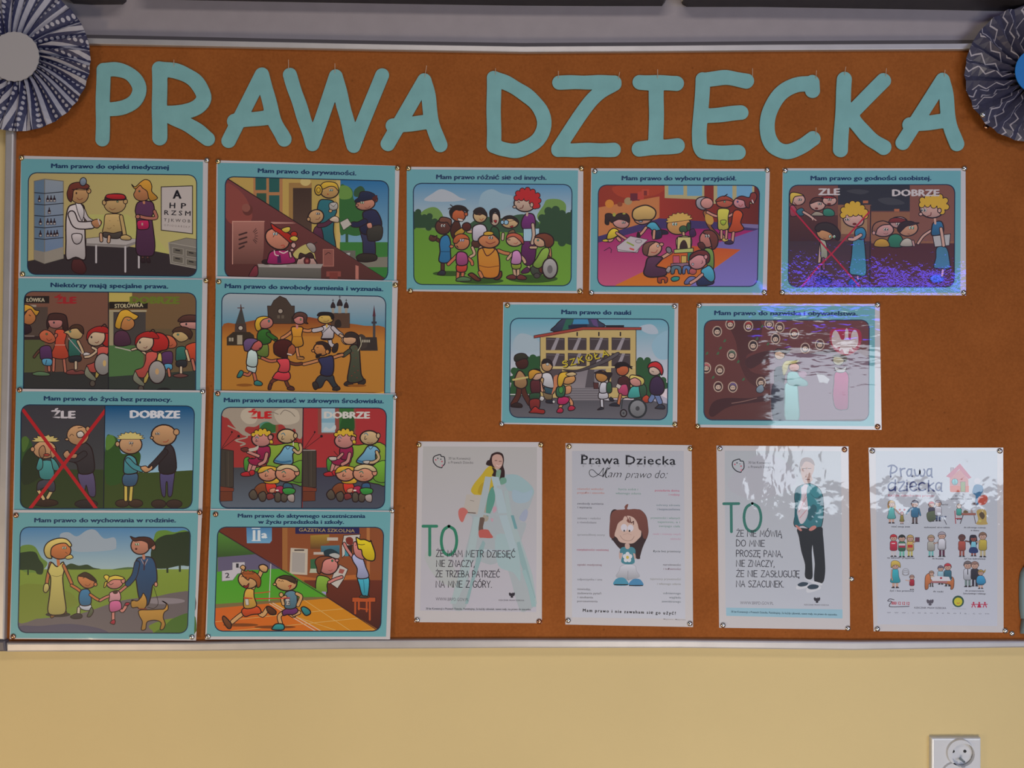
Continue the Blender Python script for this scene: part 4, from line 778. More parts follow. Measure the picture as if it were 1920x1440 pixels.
def different():
    R(14, 21, 170, 124, ('4f80a0', '8fa0a8', 'v', 24, 55)); F('26 39 34 32 42 28 52 31 60 36 66 38 50 40', '98a0a8', None); F('80 34 90 28 100 32 112 36 100 48 80 50', '7f9aa8', None)
    R(14, 67, 170, 124, ('5a7f2c', '66862f')); F('14 70 30 66 60 68 90 72 90 66 170 62 170 124 14 124', ('56802c', '5f8a2e'), None)
    F('22 52 30 46 38 46 44 54 44 66 22 66', '5f8040', None); curly('27402a', '15 52 20 50 26 55 31 54 36 59 43 59 46 64 30 65 15 64', 3, '27402a')
    F('134 54 140 44 144 38 156 38 162 44 158 56 140 60', '5f8040', None); F('70 66 74 58 82 54 100 56 120 52 134 58 136 66 120 70', '2f4a34', None)
    curly('27402a', '136 68 139 56 145 49 152 48 158 52 165 54 170 50 172 80 158 79 146 76', 4, '27402a')
    E(50, 109, 16, 2.5, '2f4a1c', None); E(80, 116, 22, 3, '2f4a1c', None); E(130, 114, 24, 4, '2f4a1c', None)
    # teacher
    M('126 98 126 104', 'a89080', 2); F('119 107 124 103 127 105 126 108 120 109', '4a1f42', K, .5); F('121 78 130 78 133 84 132 95 128 101 122 100 119 92', '4f1d4a', K, .7); M('129 79 129 62', 'a89080', 3)
    F('123 52 130 52 132.5 58 131 66 121 66.5 119 60', '5f2460', K, .8); G('121 66 136.5 65.5 136 74 130 78 121 78', '8aa8b8', K, .6); M('130 62 131 72 129.5 80', 'a89080', 2.4)
    L('125 47 124.5 53', 'a89080', 2); E(122, 42, 10, 7.6, 'a89080', K, w=.9, rot=8); E(112.5, 45, 1.7, 1.3, 'a89080')
    curly('a01c20', '114.5 36.5 116 32 120 29.5 125 28.7 130 30.5 134.5 34 135.5 39 134.5 44 132 44.5 129 40.5 124 37 119 36.5', 3); E(129, 43, 1.6, 2.2, 'a89080', K, w=.5); C('117.5 46.5 120 46 121 43.5', '5a1f1a', .7); C('115.5 41 116.5 40 117.5 41', K, .5)
    # drummer
    F('54 60 58 58 61 66 60 74 54 76 51 68', '3f2018', K, .7); E(58.5, 53, 7, 6, 'a0502e', K, w=.8, rot=15); E(66, 52, 1.7, 1.8, 'a0502e'); F('50 50 52 46 55 44 58 43.5 62 44 66 46 67.5 50 63 48 60 48.5 56 48 53 51 52 56', '1f1614'); C('51 46 49 47', '1f1614', .9); C('53 44.5 51 43', '1f1614', .9); C('66 47 68.5 48.5', '1f1614', .9); F('58 56 63 57 62.5 59 59 58.5', 'b5a8a0', K, .4)
    F('60 66 64 65 64 70 56 73 55 70', 'a0782a', K, .7); E(66.5, 64, 4.2, 4, '4a1f1a', K, w=.7); F('66 69 72 67 74 69.5 70 70.5', 'b09078', K, .5)
    # waving girl
    M('41 78 36 75 34 74', '4a2a22', 2.4); F('30.5 76 32 72 35 74 38 72.5 37 77 33.5 78', '4a2a22', K, .5); M('43.5 98 43.5 106', '4a2a22', 2.6); F('38.5 110 42 106 46 107 45 110.5', '2a2a33', K, .6)
    F('42.5 74 48 72 51 78 51 88 51 96 46 99 40 97 41 88 40.5 80', ('2c6a94', '245a80'), K, .8); L('41 88 50 88', '14364f', .6)
    E(44, 64, 7.5, 7.4, '4f2c24', K, w=.8); F('40 59 42 55 48 55.5 52 58 51 64 48 60 44 60', '5f3a2c', K, .7); eyes(44, 63, 1, 1)
    # white shirt boy
    F('72 78 79 77 80 83 76 84 72 83', '4a2a20', K, .6); F('73 64 79 61.5 84 63 86 68 83 72 80 77 73 77.5 72 70', 'a8a4ae', K, .8); E(79.5, 53.5, 6.6, 6.6, 'b0946c', K, w=.8); F('73 50 75 47 80 45.5 84 48 86 54 82 52 76 52.5', '241a18', K, .5); E(79, 52, 2, 1.2, '3a2018', None); C('79 56.5 81 58 82.5 56', '8a2c24', .6)
    M('72 84 74 90 70 93', 'b09078', 2); M('80 84 79 88', 'b09078', 2.4)
    # dark haired girl
    F('90 66 95 64.5 98 70 97 80 90 82', '234028', K, .7); E(93.5, 57, 4.4, 6, 'b09a88', K, w=.7); F('89 55 89 49 93.5 46.5 97.5 49 98.5 56 96 51 93 50 91 54 91 60', '17141a', K, .6); F('92.5 58 95.5 58 94.5 60.5', '8a1c22', K, .3)
    # bespectacled boy
    F('107 69 112 67 113 74 106 74', '5d4a34', K, .5); M('101 76 101.5 71', 'a8907c', 2); E(108, 60, 8.3, 5.6, 'b0946c', K, w=.8); F('101 57 104 54 110 53.5 115 57 115.5 60 110 56.5', '1f1a18', K, .5); E(104.5, 59.8, 2.3, 2.3, '7aa0b5', K, w=.5); E(100.8, 59.8, 1.7, 2, '7aa0b5', K, w=.5); L('107 59 114.5 57.5', K, .4); F('108 64 111 63 110.5 65', '8a1c22', K, .3)
    # ginger boy
    M('57 92 52 97 49 100', 'a86044', 2.4); M('66 93 71 97 72 100', 'a86044', 2.2); M('58.5 106 58 113', 'a86044', 2.4); M('63 106 62.5 112', 'a86044', 2.4); F('57 114 62 112 69 113 70 116 57.5 116.5', '4a6a44', K, .6)
    F('57.5 100 66.5 100 65.5 107 57.5 107', 'a83a2e', K, .7); F('57 90 62 88 67 91 67 100 57.5 100.5', '8a3f6a', K, .8)
    E(62, 79.5, 7.5, 6.8, 'a86a48', K, w=.8, rot=-20); F('53.5 79 55 74 60 71 66 72 69 76 64 75.5 60 77 57 80', 'a0502a', K, .6); E(52, 83, 2, 1.5, 'a86a48', K, w=.5); eyes(62, 77, .9, 1, '6a6aa0'); C('57 82 58.5 84 57 83', K, .6)
    # big central figure
    F('68 110 72 108.5 78 113 80 115.5 76 116 70 112', '5d2f1e', K, .8); F('92 113 97 108 100 107 100 112 96 115', '5d2f1e', K, .8)
    M('97 87 102 89 107 90', 'a86a44', 2.6); F('78 86 88 84 95 86 98 95 98 108 94 113 84 113 79 108 77.5 98', ('b07a2c', 'a8641f'), K, .9); C('78 101 87 103 98 101.5', '6a3a14', .7); C('82 85 86 92 92 88 94 84', '4a1f1a', 1); M('79 108 81 112', 'a86a44', 2.6)
    F('78 76 82 72.5 90 71 95 74 98 78 96 82 90 84.5 83 83.5 78.5 80', 'a86a44', K, .9); F('83 70 87 68.5 92 69.5 91 72 84 72.5', 'b08a2a', K, .6); eyes(89.5, 74.5, 1, 1); C('85 78.5 89 80.5 94 78.5', '6a231f', .7)
    # pink girl
    M('117 91 121 95 122.5 98', 'a88a70', 2.4); M('110 90 106 95', 'a88a70', 2.2); M('112 104 113 111', 'a88a70', 2.3); M('116 104 116 111', 'a88a70', 2.3); F('105 112 110 110 114 112 113 114.5 106 114', '5d2c28', K, .6); F('115 112 119 110 124 113 122 115 116 114.5', '5d2c28', K, .6)
    F('110 99 118 99 118 104 111 104.5', '78842c', K, .6); F('111 88 116 87 119 92 118 99.5 109.5 99.5 110 93', 'a8749c', K, .7)
    E(112.5, 77, 8, 6, 'b08c70', K, w=.8); F('104.5 76 106 71.5 112 70 118 72 121 76 121 81 117 77 112 73.5 107 74.5', '9a4a36', K, .6); E(107, 76.5, 1.2, .7, None, K, w=.5); C('112 80 114 80.5 115.5 79', '8a2c24', .5)
    # girl in wheelchair
    F('143 84 147 84 148 94 144 96', 'a07050', K, .6); F('128 104 134 100 140 106 138 110 130 110', '3a3f34', K, .6); E(134, 111, 3, 2.4, '3f3a38', K, w=.5); F('137 92 146 92 147 100 140 108 136 106', '5f2c1c', K, .6)
    F('139 86 144 84 146 88 142 98 136 104 130 101 134 94', '72903a', K, .7); M('133 84 128 84', 'a88a70', 2); E(137.5, 78, 6.6, 5.6, 'b08c70', K, w=.7); F('132 74 136 71 143 70.5 149 74 150 80 146 84 142 83 141 78 137 75', '5f3020', K, .8); E(135, 77, 1, 1, '3a7a6a', K, w=.3)
    E(146.5, 104, 7.3, 9.8, '8a8785', K, w=1); E(146.5, 105, 2.6, 4, '5f5c5c', None)
def friends():
    R(14, 22, 171, 124, ('7f2a1c', '8f3a1c', 'h')); R(70, 22, 172, 64, ('8a2c20', '5a2018', 'h')); G('14 46 75 35 75 55 60 65 14 75', 'a8683c'); F('30 26 60 24 80 26 70 34 40 36', '93361f', None)
    G('80 24 118 24 118 38 80 36.5', '9a9068'); R(83.5, 24, 98, 33.5, '5a8aa5'); R(101.5, 24, 116, 34.5, '5a8aa5'); G('127 24 166 24 166 42 127 42', '9a9068'); R(130.5, 24, 145, 40, '5f8fae'); R(149, 24, 164, 40, '5f8fae')
    E(27, 42, 4.2, 4, 'b5722a', None); E(37, 42.5, 2.5, 2.3, '7a3a22', None); E(45, 39.5, 3.8, 3.6, '8f7a58', None); R(47, 32, 56, 39, '5a1f2a'); R(54, 30.5, 60, 38, 'a03a2e'); R(58, 28, 65, 34, 'a0402c'); R(60, 29.5, 63, 34, '6a2422')
    G('14 74 75 56 105 58 171 62 171 84 14 84', '3a2c58'); G('150 61 171 62 171 66 150 64', '6a6088')
    G('14 80 65 66 120 66 171 68 171 124 14 124', ('8a1f5a', 'a84a6a', 'v', 70, 118)); G('118 84 171 66 171 124 98 124 100 100', ('5f5288', '6f66a8'))
    G('33 120 60 107 100 82 153 86 100 124 30 124', ('a8461f', 'b5681e', 'v'))
    # girls at the back
    M('134 70 137 75', 'a07a5a', 2); F('135 76 139 74.5 141 77 137 78.5', 'b09a4a', K, .4)
    F('117 50 122 49 126 60 125 64 135 75 131 76 121 63 119 56', '7a4a28', K, .6); F('119 53 124 52 127 58 125 62 120 60', 'a88038', None); M('121 50 127 53 132 54.5', 'b07a6a', 1.8); M('133 55 141 54 145 52', 'b07a6a', 1.8)
    F('131 48 137 46.5 142 48 141 54 141 60 141 66 132 67 131 58', 'a8a040', K, .6); F('134 58 139 58 138 61.5 136 62.5 134 61', '8a9a30', K, .4); M('134.5 68 134.5 75', 'b07a6a', 1.7); M('139.5 68 139 75', 'b07a6a', 1.7)
    F('146 50 151 48 155 52 153 60 156 66 150 69 141 69 144 61', 'a8421c', K, .7); M('146 70 145 78', 'b07a6a', 2); F('138 79 143 77 146 79.5 143 81 138.5 80.5', '33233f', K, .5)
    F('110 42 111 37.5 116 35.5 122 37 122 45 117 48 112 46', '857f85', K, .7); E(120.5, 41.5, 6, 5.2, 'b07a72', K, w=.6); E(137.5, 41, 8, 4.8, 'a0503c', K, w=.7); F('129 40 132 36 138 34.5 144 37 146 40 139 38.5', '8a3a28', K, .5); E(137.5, 40, 1, 1, '6a8a6a', K, w=.3); L('137 35 140 33', K, 1)
    E(153.5, 41, 7.5, 5.6, 'b0787c', K, w=.7); F('149 37 154 34.5 161 36 163 32 167 31.5 168.5 36 165 42 162 40 161 46 157.5 44 156 39', '6a2a26', K, .6); C('151 43 153 44.5 155 42.5', '8a2c24', .5); E(150, 40, .8, .9, '4a4a8a', K, w=.3); L('164 38.5 165 41', 'c0b0b0', 1)
    # drawing girl
    M('30 75 28 77 24 77', 'b07a6a', 2.4); M('35 75 37 77', 'b07a6a', 2.4); F('20 77 24 76 26 78 22 78.5', 'b8a030', K, .4); F('27 68 31 65.5 35 67 36 71 31 75 25 76 25 72', 'b8a02a', K, .7); M('34 70 40 74 45 77', 'b07a6a', 1.8)
    E(38, 60, 8, 5.6, 'b0807a', K, w=.7, rot=12); F('23 56 23.5 52 28 51.5 32 54 36 51.5 43 51.5 46 55 46 60 42 58 36 57 32 58.5 29 60 27 58 26 62 23 61', '2a1c1c', K, .7); E(31.5, 52.5, 1.6, 1.8, '8a8a3a', None); E(41, 51.5, 1.5, .8, '8a8a3a', None); eyes(40.5, 60, .8, 1)
    # paper
    G('34 83 47 73 64 76.5 56 84 54 89 35 88', 'a59ca0', K, .5); L('34 86 52 88.5 57 83', '6d6468', .6); L('44 79 50 82', '7a8a3a', 1.5); L('47 85 50 86', 'b04a4a', 1.8); E(55, 78, 3, 1.6, None, '6d6468', w=.4)
    L('22 87 27 84 29 86 28.5 89', '4a1f3a', .8)
    # blond boy
    F('69 70 75 67 82 68 83 71 76 72 70 75', '1f1a2a', K, .5); F('68 68 76 66 77 74 71 76 68 73', '232338', K, .6); F('62 64 66 60 71 60 75 65 76 67 69 68 65 65', '3f8aa0', K, .7); M('62 65 59 69 56 72', 'b0806a', 2); M('70 68 69.5 75', 'b0806a', 2); F('53 74 54 69 56 70 57 74', K, None)
    E(60, 54, 10, 7.5, 'b0806a', K, w=.7, rot=-20); F('49 54 50 48 56 44.5 63 43.5 70 47 71.5 52 68 57 60 57.5 54 58 51 57', 'b09055', K, .9); E(57, 59, 1.8, .8, '7a8a9a', K, w=.4)
    # boy with green toy
    F('104 68 108 66 110 72 105 74', '3a1f42', K, .5); E(93.5, 62.5, 11.5, 9, 'b08048', K, w=.8, rot=-10); spiky(94, 58, 11, 6.5, 170, 365, 9, .22, 'b5924a', K, .5, -6); eyes(89.5, 61.5, 1.1, 1, '3a7a6a'); E(98, 66.5, 4, 3.4, '2c4a30', K, w=.5); E(103, 64, 2, 4, '27422c', K, w=.5); M('98 70 98.5 73', 'b08a6a', 1.8)
    # blocks
    G('88 92 94 92 94.5 99 88 99', 'a84a5a', K, .5); G('96 92 101 92 101 99 96 99', 'b0924a', K, .5); G('102 88 106 88 106 98 102 97', '2a6a50', K, .5); F('92 74.5 105 74 105 86 102.5 86 101 79 98.5 77 96 79 95 86 92 86', 'b0a46a', K, .7) ; G('92.5 74 105 74 105 86 92 86', 'b0a46a', K, .7); F('95 86 95.5 80 98.5 77 101 80 101.5 86', '33201a', K, .4); G('89 86 107.5 84.5 107.5 88.5 89 89.5', '9aa05a', K, .7)
    G('86 99.5 103 98.5 103 102 86 103', '7a5a6a', K, .6); F('86 109 87 102 95 102 96 109 93.5 109 92.5 105 90 105 89 109', '4a5f6a', K, .6); F('97 109 98 102 104 102 105 108 102.5 109 101.5 105 100 105 99.5 109', '4a5f8a', K, .6)
    F('74 112 82 112.5 82.5 117 80 118 79.5 115 77 115 77 118 73.5 117.5', '8a3a1f', K, .6); F('86 114 89 112 94 112.5 93 115.5 88 116.5', '2a7a70', K, .6)
    # seated girl right (red shirt girl)
    F('118 86 124 85 127 90 127 104 123 106 120 98', '5f7a3a', K, .7); E(121, 76, 7.5, 8, 'a0645a', K, w=.8); F('117 70 119 67.5 126 68 131 74 130.5 82 126 86 124.5 80 122 73', '5f3028', K, .8); F('112 80 116 79 119 83 117 86 113 84', '4a2420', K, .6); eyes(121, 73, 1, -1)
    # kneeling boy
    M('77 94 82 91 86 88.5', 'b0846c', 2.4); E(84, 86.5, 2.5, 3.2, '6a6468', K, w=.6, rot=-30); F('64 94 72 92.5 78 94 74 99 72 102 80 104 82 106 80 111 66 112.5 60 109 61.5 102', '4a2a40', K, .9); F('81 106 84 102 86 104 84 108.5', '8a8080', K, .5)
    E(68, 85.5, 9.3, 7, 'b0846c', K, w=.8, rot=-15); E(77, 81, 2, 1.6, 'b0846c'); F('59 88 59.5 82 64 79 71 78.5 67 81.5 65 84 63.5 91 60.5 91', '5f4034', K, .6); E(73.5, 82.5, 1, 1.2, 'b0b0b0', K, w=.4); C('67 88.5 71 89 73 86.5', '8a2c24', .6)
    # front boy
    F('112 113 118 110 126 114 126 119 112 120.5', '232a4a', K, .8); F('99 117 104 112 110 113 106 118 100 119.5', '5a5f8a', K, .6); F('119 103 123 101.5 127 106 128 114 124 117 117 111 115 106', '3f8aa0', K, .7); M('116 110 110 115 105 118', 'b08074', 2.2); E(107, 107, 3.5, 3, '9a4a4a', K, w=.5)
    E(112, 97, 9, 7.6, 'b0787a', K, w=.8, rot=-30); F('104 96 105 91 112 87 119 87 123 91 123 97 120 99 119 93 113 91 108 93', '5a2422', K, .8); E(119.5, 93, 1.8, 2.2, 'b0787a', K, w=.5); E(107, 100, 1, 1.1, '9aa0a8', K, w=.4); C('115 99.5 116.5 98.5 116 96.5', K, .5)
def dignity():
    R(14, 22, 175, 124, ('6a4038', '5f3a30', 'h')); R(62, 24, 131, 49, '28282e'); R(14, 53, 62, 78, ('4a2a26', '3a2020')); R(62, 43, 94, 74, ('7a5038', '6a4434')); R(65, 48, 90, 71, '8a6a4c'); R(93, 50, 175, 80, '7a5038'); R(131, 24, 175, 78, '70463a')
    F('100 38 110 36 120 38 126 42 110 43', '38383c', None); F('70 30 80 28 92 30 84 33', '38383c', None); R(116, 47, 121, 49.5, '9a5a3a'); R(86, 39, 91, 41.5, '9a5a3a')
    R(14, 78, 94, 124, ('38282e', '4a2c34')); R(93, 80, 175, 124, ('452022', '4a2428'))
    # jeering children
    F('16 45 20 44 24 52 17 54', '8a3a48', K, .5); F('22 49 27 46 30 49 29 53 25 53.5', '2c5a68', K, .5); M('29 50 34 53 38 56', 'b08a80', 1.8); L('37 55 41 58', 'b08a80', .9); L('36.5 55 38 57.5', 'b08a80', .9)
    E(23, 38, 7.5, 5.6, 'b08a80', K, w=.7); F('16 33 19 31 25 32 29 34 24 34.5 20 36 18 42 16 40', 'b0953c', K, .6); eyes(25.5, 38, .8, 1); C('20 41 23 43.5 26 43', '5a1f1a', .7)
    F('37 52 41 49.5 47 51 48 53.5 37 53.5', '8a8070', K, .5); E(42.5, 43, 7.5, 5.6, 'b08a80', K, w=.7); F('35 42 38 37 44 36 49 38.5 49 41 43 39.5', '4a2a22', K, .6); eyes(44.5, 42, .8, 1); E(41.5, 46.5, 1.6, 1, '5a1f1a', None)
    F('48 48 53 46.5 58 49 58 53.5 49 53.5', '2c6a58', K, .5); E(54, 39, 6.8, 4.8, 'b08a80', K, w=.7); F('46 36 52 34.5 60 36 54 37', '8a2424', K, .5); eyes(54, 38, .8, 1); E(53.5, 42.3, 2, 1, '5a1f1a', None)
    # ashamed child
    M('46 78 45 88 44 99', 'a88a7c', 2); F('45 76 50 78 52 88 51.5 94.5 46 94 45.5 86', '8a8a78', K, .6); M('48 95 48.5 104', '6a3a50', 2.2); M('44.5 100 44.5 112', '5a3a68', 2); F('41 114 46 111.5 54 113 56 118 49 119.5 42 119', '282050', K, .6)
    E(50, 70, 8.8, 7.2, 'a87850', K, w=.8, rot=20); F('40 66 43 61.5 51 60 59 63 64 70 63 77 59 75 55 70 47 67 43 69', '2a211f', K, .8); E(54.5, 73.5, 1.3, 1.6, 'a8b0a8', K, w=.4); E(58.5, 73.5, 1.3, 1.6, 'a8b0a8', K, w=.4); E(54.8, 74, .6, .8, '2a7a4a', None); E(58.8, 74, .6, .8, '2a7a4a', None); C('48 75 50 75.5', '5a1f1a', .5)
    # scolding adult
    M('81 110 81 115', 'a07a90', 1.6); F('72 117 76 113.5 81 115 80 119 73 120', '2a4ab0', K, .5)
    F('77 76 86 74 88.5 90 89 110 80 110.5 73 108 75 92', ('336a80', '3a7c96'), K, .8); F('80 66 86 65 89 70 87 76 80 75 78 70', '2c6a8a', K, .7); M('84 72 78 76 73 76', 'b08a80', 2.4); L('78 75 82 73', 'b08a80', 2)
    E(77, 57.5, 10, 6.8, 'b08a80', K, w=.8, rot=10); curly('b5902c', '67 53 67.5 48 71 44 76 42 81 42.5 85 46 88 50 88 53.5 84 50.5 79 51 74 51.5', 3.4); eyes(71, 57, 1, -1); E(78, 61.5, 2, 1.2, '5a1f1a', None)
    L('17 46 82.5 121', '9a1c34', 1.5); L('92 50 56 90 40 106 27 122', '9a1c34', 1.5)
    L('93.5 44 92.5 123', '241c26', .9)
    # good half: children
    E(120.5, 60, 8.5, 5.5, 'a8807c', K, w=.7); F('111 60 113 56.5 119 55.5 126 57 128.5 60 120 60', '6a2422', K, .5); eyes(119.5, 61.5, .9, 1)
    F('111 74 117 71 123 73.5 124.5 83 111 83', '26644e', K, .7); F('98 78 103 75.5 109 77 111 83 97.5 83', 'a07a2c', K, .6); F('124 77 129 75 133 77.5 134 82.5 122 82.5', '9a948a', K, .5); M('134 78 135 82', 'a8807c', 1.4)
    E(105.5, 67, 10, 6.6, 'a87c78', K, w=.8); F('95 70 95.5 64 99 60 106 58.5 112 61.5 105 62.5 100 66 98 71', '7a5040', K, .7); E(96.5, 70, 1.5, 1.8, 'a87c78', K, w=.5); eyes(108, 66.5, 1, 1); C('106 70.5 108.5 71 110 70', '5a1f1a', .4)
    E(129.5, 66, 9.5, 7, 'a87a60', K, w=.8, rot=-10); F('119 66 122 61 128 58.5 134 60 140 60.5 133 62.5 128 63.5 124 67 121 69.5', '2a1c1c', K, .6); eyes(132.5, 65, 1.1, 1, '3a7a5a'); C('129 71 131 71.3', '5a1f1a', .5)
    # kind adult
    M('151 68 144 73 139 80', 'b08a7c', 1.8); E(157, 114, 7, 4, '2a58c0', K, w=.6); M('163 104 162 111', 'b08aa8', 2); F('157 84 166 84 169 95 169 104 160 104 154 103 156 94', ('3a6a80', '3a6c94'), K, .7)
    F('154 60 161 59 163.5 65 162 71 152.5 72.5 152 66', '27587a', K, .8); G('153 73 170 71 169 82 155 83.5', '9a9898', K, .7); M('161 66 162.5 75 163.5 82', 'b08a7c', 2.4); L('155 55 155.5 61', 'b08a7c', 2)
    E(152, 47, 11.5, 8.6, 'b08a80', K, w=.9, rot=5); E(141.5, 52, 1.8, 1.6, 'b08a80'); curly('b5902c', '142.5 43 143 38.5 148 36 154 35 160 35.5 165 39 166 45 162 49.5 160 45 154 43.5 148 42.5', 3.3); E(159.5, 48.5, 1.8, 2.2, 'b08a80', K, w=.6); eyes(144.5, 48, 1.2, -1); C('148 54 151 53 151.5 50.5', '5a1f1a', .7)
    T('ZLE', 43.5, 33.5, 63.5, 33.5, 6.4, 'b0a8a8', .045); T('DOBRZE', 114.5, 34.5, 159, 34.5, 6.4, 'b0a8a8', .045)
def school():
    R(15, 21, 170, 119, ('5f94a5', '9aa5b0', 'v', 24, 60)); F('20 42 26 36 36 38 44 44 46 52 30 54 20 50', '8fa0aa', None); F('140 30 150 27 156 30 158 36 148 36', '98a4b0', None); F('152 48 158 38 170 34 170 58 158 60', '7fa0b0', None)
    curly('274a2a', '18 80 20 72 26 66 32 61 38 59.5 44 61 46 96 18 96', 3.5, '274a2a'); curly('274a2a', '136 66 141 62 148 62 153 66 158 74 163 81 165 86 158 92 152 100 138 98', 3.3, '274a2a'); G('150 96 158 94 170 100 170 106 150 104', '9a98a8')
    L('16 94.5 62 95', 'a8a8a8', 1); G('16 96 56 96 76 99 104 99 150 100 170 104 170 120 15 120', ('48464c', '5a585e'))
    # dome
    F('58 34 60 28 65 23 72 19 96 19 101 24 105 30', '33384c', K, .6); G('70 22 66 33 72 32 79 20', '2a5a4a'); G('78 20 90 20 92 27 76 27', '3a7aa0'); G('72 28 90 27 90 31 72 31', '1f2438'); G('92 20 96 28 101 30 99 22', '54406a')
    R(108, 28, 125.5, 30.5, '1c1c24')
    G('45 38 86 31 137 31 137 98 45 98', 'a8945f', K, .6); G('45 38 86 31 86 33 47 40', 'a87a50')
    G('39 38 86 29.8 142 30.2 142 32.5 86 32.5 39 40.5', '8a3a30', K, .5)
    for x in (80.5, 101.3, 122): L([(x, 35), (x, 38)], '1c1418', 1.3)
    for y0, y1 in ((40, 52), (55, 67.5)):
        for i, x in enumerate((50.5, 71.5, 92.5, 113.5)):
            G([(x, y0-.3), (x+18, y0+.3), (x+18, y1), (x, y1)], '3f3638'); G([(x+10, y0+.2), (x+13, y0+.2), (x+8.5, y1-.1), (x+4.5, y1-.1)], '857f85'); L([(x+1, y0+1.5), (x+17, y0+2)], '6a6468', .4)
    R(45, 67.5, 136, 69.5, 'b0a070'); R(52, 70, 66, 84, '4a4044'); R(113, 69, 122, 88, '4a4244')
    G('76 72 84 71 108 70 106 89 74 89', ('6f696e', '7a7478')); G('91 70 97 71 97 88 88 88', '4a4448'); F('100 86 104 80 110 82 113 90 104 92', '9a989a', None)
    for i in range(5): L([(73-i*.6, 90+i*2.3), (104+i*.4, 90+i*2.3)], '6f6b6e', .7)
    G('68 88.5 108 88.5 112 100.5 64 100.5', '5f5b60')
    for i in range(5): L([(69-i*.6, 90+i*2.3), (107+i*.6, 90+i*2.3)], '7a767a', .7)
    F('66 70.5 80 71 92 67 108 60 119 54 120 56.5 108 64 92 70 78 73', '4a4446', K, .4)
    hand('SZKOŁA', 68, 68.5, 111, 57.5, 5.4, K, 2.1, .45); hand('SZKOŁA', 67.5, 68.2, 110.5, 57.2, 5.4, 'a8982a', 1.2, .45)
    # left crowd
    M('28 86 30 94 35 103', '4a261c', 4); M('25 86 24 95 19 104', '4a261c', 4); F('17 105 22 102.5 27 104 27 107 18 106.5', '2a1c1a', K, .6)
    F('21 78 24 72 28 73 32 80 32 86 27 89 21 86.5 20 82', '8a6a48', K, .8); L('19 80.5 33 78', 'a89a60', 1.8); E(27.5, 64.5, 6, 5.6, '3f201a', K, w=.6); F('20 61 21 57 26 55 31 56 33 60 28 60.5 22 63', '2c2a20', K, .6)
    F('48 92 56 93 56 99 50 99', '6a5a40', K, .5); F('46 96 44 99 47 101 49 98', 'a8a8a8', K, .4); F('51 100 56 99.5 59 101 58 103 51 102.5', '22222a', K, .5); E(58, 101.5, 1, 1.2, 'b0b0b0', None)
    F('50 86 58 88 57.5 94 49 92.5', '2c4650', K, .6); F('47 75 52 73.5 56 76 58 84 57 88.5 48 86 47 81', 'a8a8ac', K, .7); M('47 80 46 86 48 91', 'a0845c', 2.2)
    E(51.5, 67, 5.3, 5.6, 'a8845a', K, w=.7); F('46.5 65 48 61 52 60.5 56 63 56.5 67 53 64', '221c1c', K, .5); E(52, 65.5, 1.5, 1.4, '9aa0a0', K, w=.3)
    M('45 83 47 91', 'b0806a', 1.8); F('36 82 43 80 45 84 44.5 93 37 93', '4a1f24', K, .7); F('35 94 44 93 45 96 43 100 36 100', '27402c', K, .6); F('35 100 44 99 44.5 106 42 109 36 109', '6a2420', K, .7); F('36 110 40 106 44 108.5 49 109.5 48.5 113 41 112.5 34.5 112', '8a2620', K, .6)
    E(41, 75.5, 6, 5.4, 'b0907a', K, w=.7, rot=15); F('34 78 34 73 38 70.5 43 71.5 46.5 73.5 41 75 38 79 35 80', 'a87a2a', K, .6)
    # blond girl
    F('58 78 62 76 62 84 58 92 56 94 58 86', 'a86a4a', None); M('72 98 75 102 75 106', 'b07a54', 2.4); M('66 103 64 107', 'b07a54', 2.4); F('72 107 75 105 78.5 107 77 109.5 72.5 110', '9a1f3a', K, .6); F('61 110 64 107 67 109 66 112 61.5 112', '9a1f3a', K, .6)
    F('63 97 71 97 73 100 69 104 62 103.5', '9a2050', K, .7); F('68 88 73 86 75 88 74 93 69 94', 'b07a54', K, .5); F('61 88 66 85 69 88 68 96 62 97 60 93', '2c5a3c', K, .8); E(65, 90, 2.2, 3.6, '3f7a3a', K, w=.4)
    E(72, 80, 7, 4.8, 'b0804a', K, w=.7, rot=-10); F('62 86 62 78 65 73.5 72 73 79 74.5 74 77 69 78.5 67 84 65 87', 'b5922c', K, .7); F('70 74.5 76 73 80 75 76 77 71 76.5', 'b09a70', K, .5)
    # asian girl
    M('104 98 104.5 107', 'a8a8b0', 2); M('107 99 112 99.5', 'a8a8b0', 2); F('100 109 104 106.5 106 108.5 101 109.5', '22222a', K, .4); F('111 99 113 97 116 100.5 113 101', '22222a', K, .4)
    F('102 92 109 92 110 98 101.5 98.5', 'a5a5ac', K, .6); F('103 84 108 83 109.5 87 109 92.5 102 92.5', 'a8a8b0', K, .6); G('96 83 101 83.5 101 89 96.5 89', '4a2a28', K, .5); F('109 84 113 83 113.5 92 109 92.5', '2c4a32', K, .6)
    E(104, 77, 6, 5.6, 'a0723a', K, w=.7, rot=20); F('97 74 102 72 108 73.5 114 74 112 79 110.5 82 109 77 104 74.5', '231a1a', K, .5)
    # dreadlock boy
    F('120 80 127 77 131 82 130 92 121 92', '3a1c1a', K, .6); F('120 87 128 85 129 95 121 94', '9a3a5a', K, .6); G('119 84 123 86 121 89.5 117.5 87', 'a8a098', K, .4); M('122 95 120 104', 'a0603f', 2.2); F('112 104 117 102.5 121 105 120 106 112 105.5', '22222a', K, .4)
    E(124, 71, 6, 5.5, 'a0522f', K, w=.7, rot=-10); F('117 69 118 65 122 63.5 127 64 131 67 133 70 128 67.5 123 67.5 120 69', '1c1414'); C('130 67 133.5 68', '1c1414', .9); C('118 66 115.5 67', '1c1414', .9)
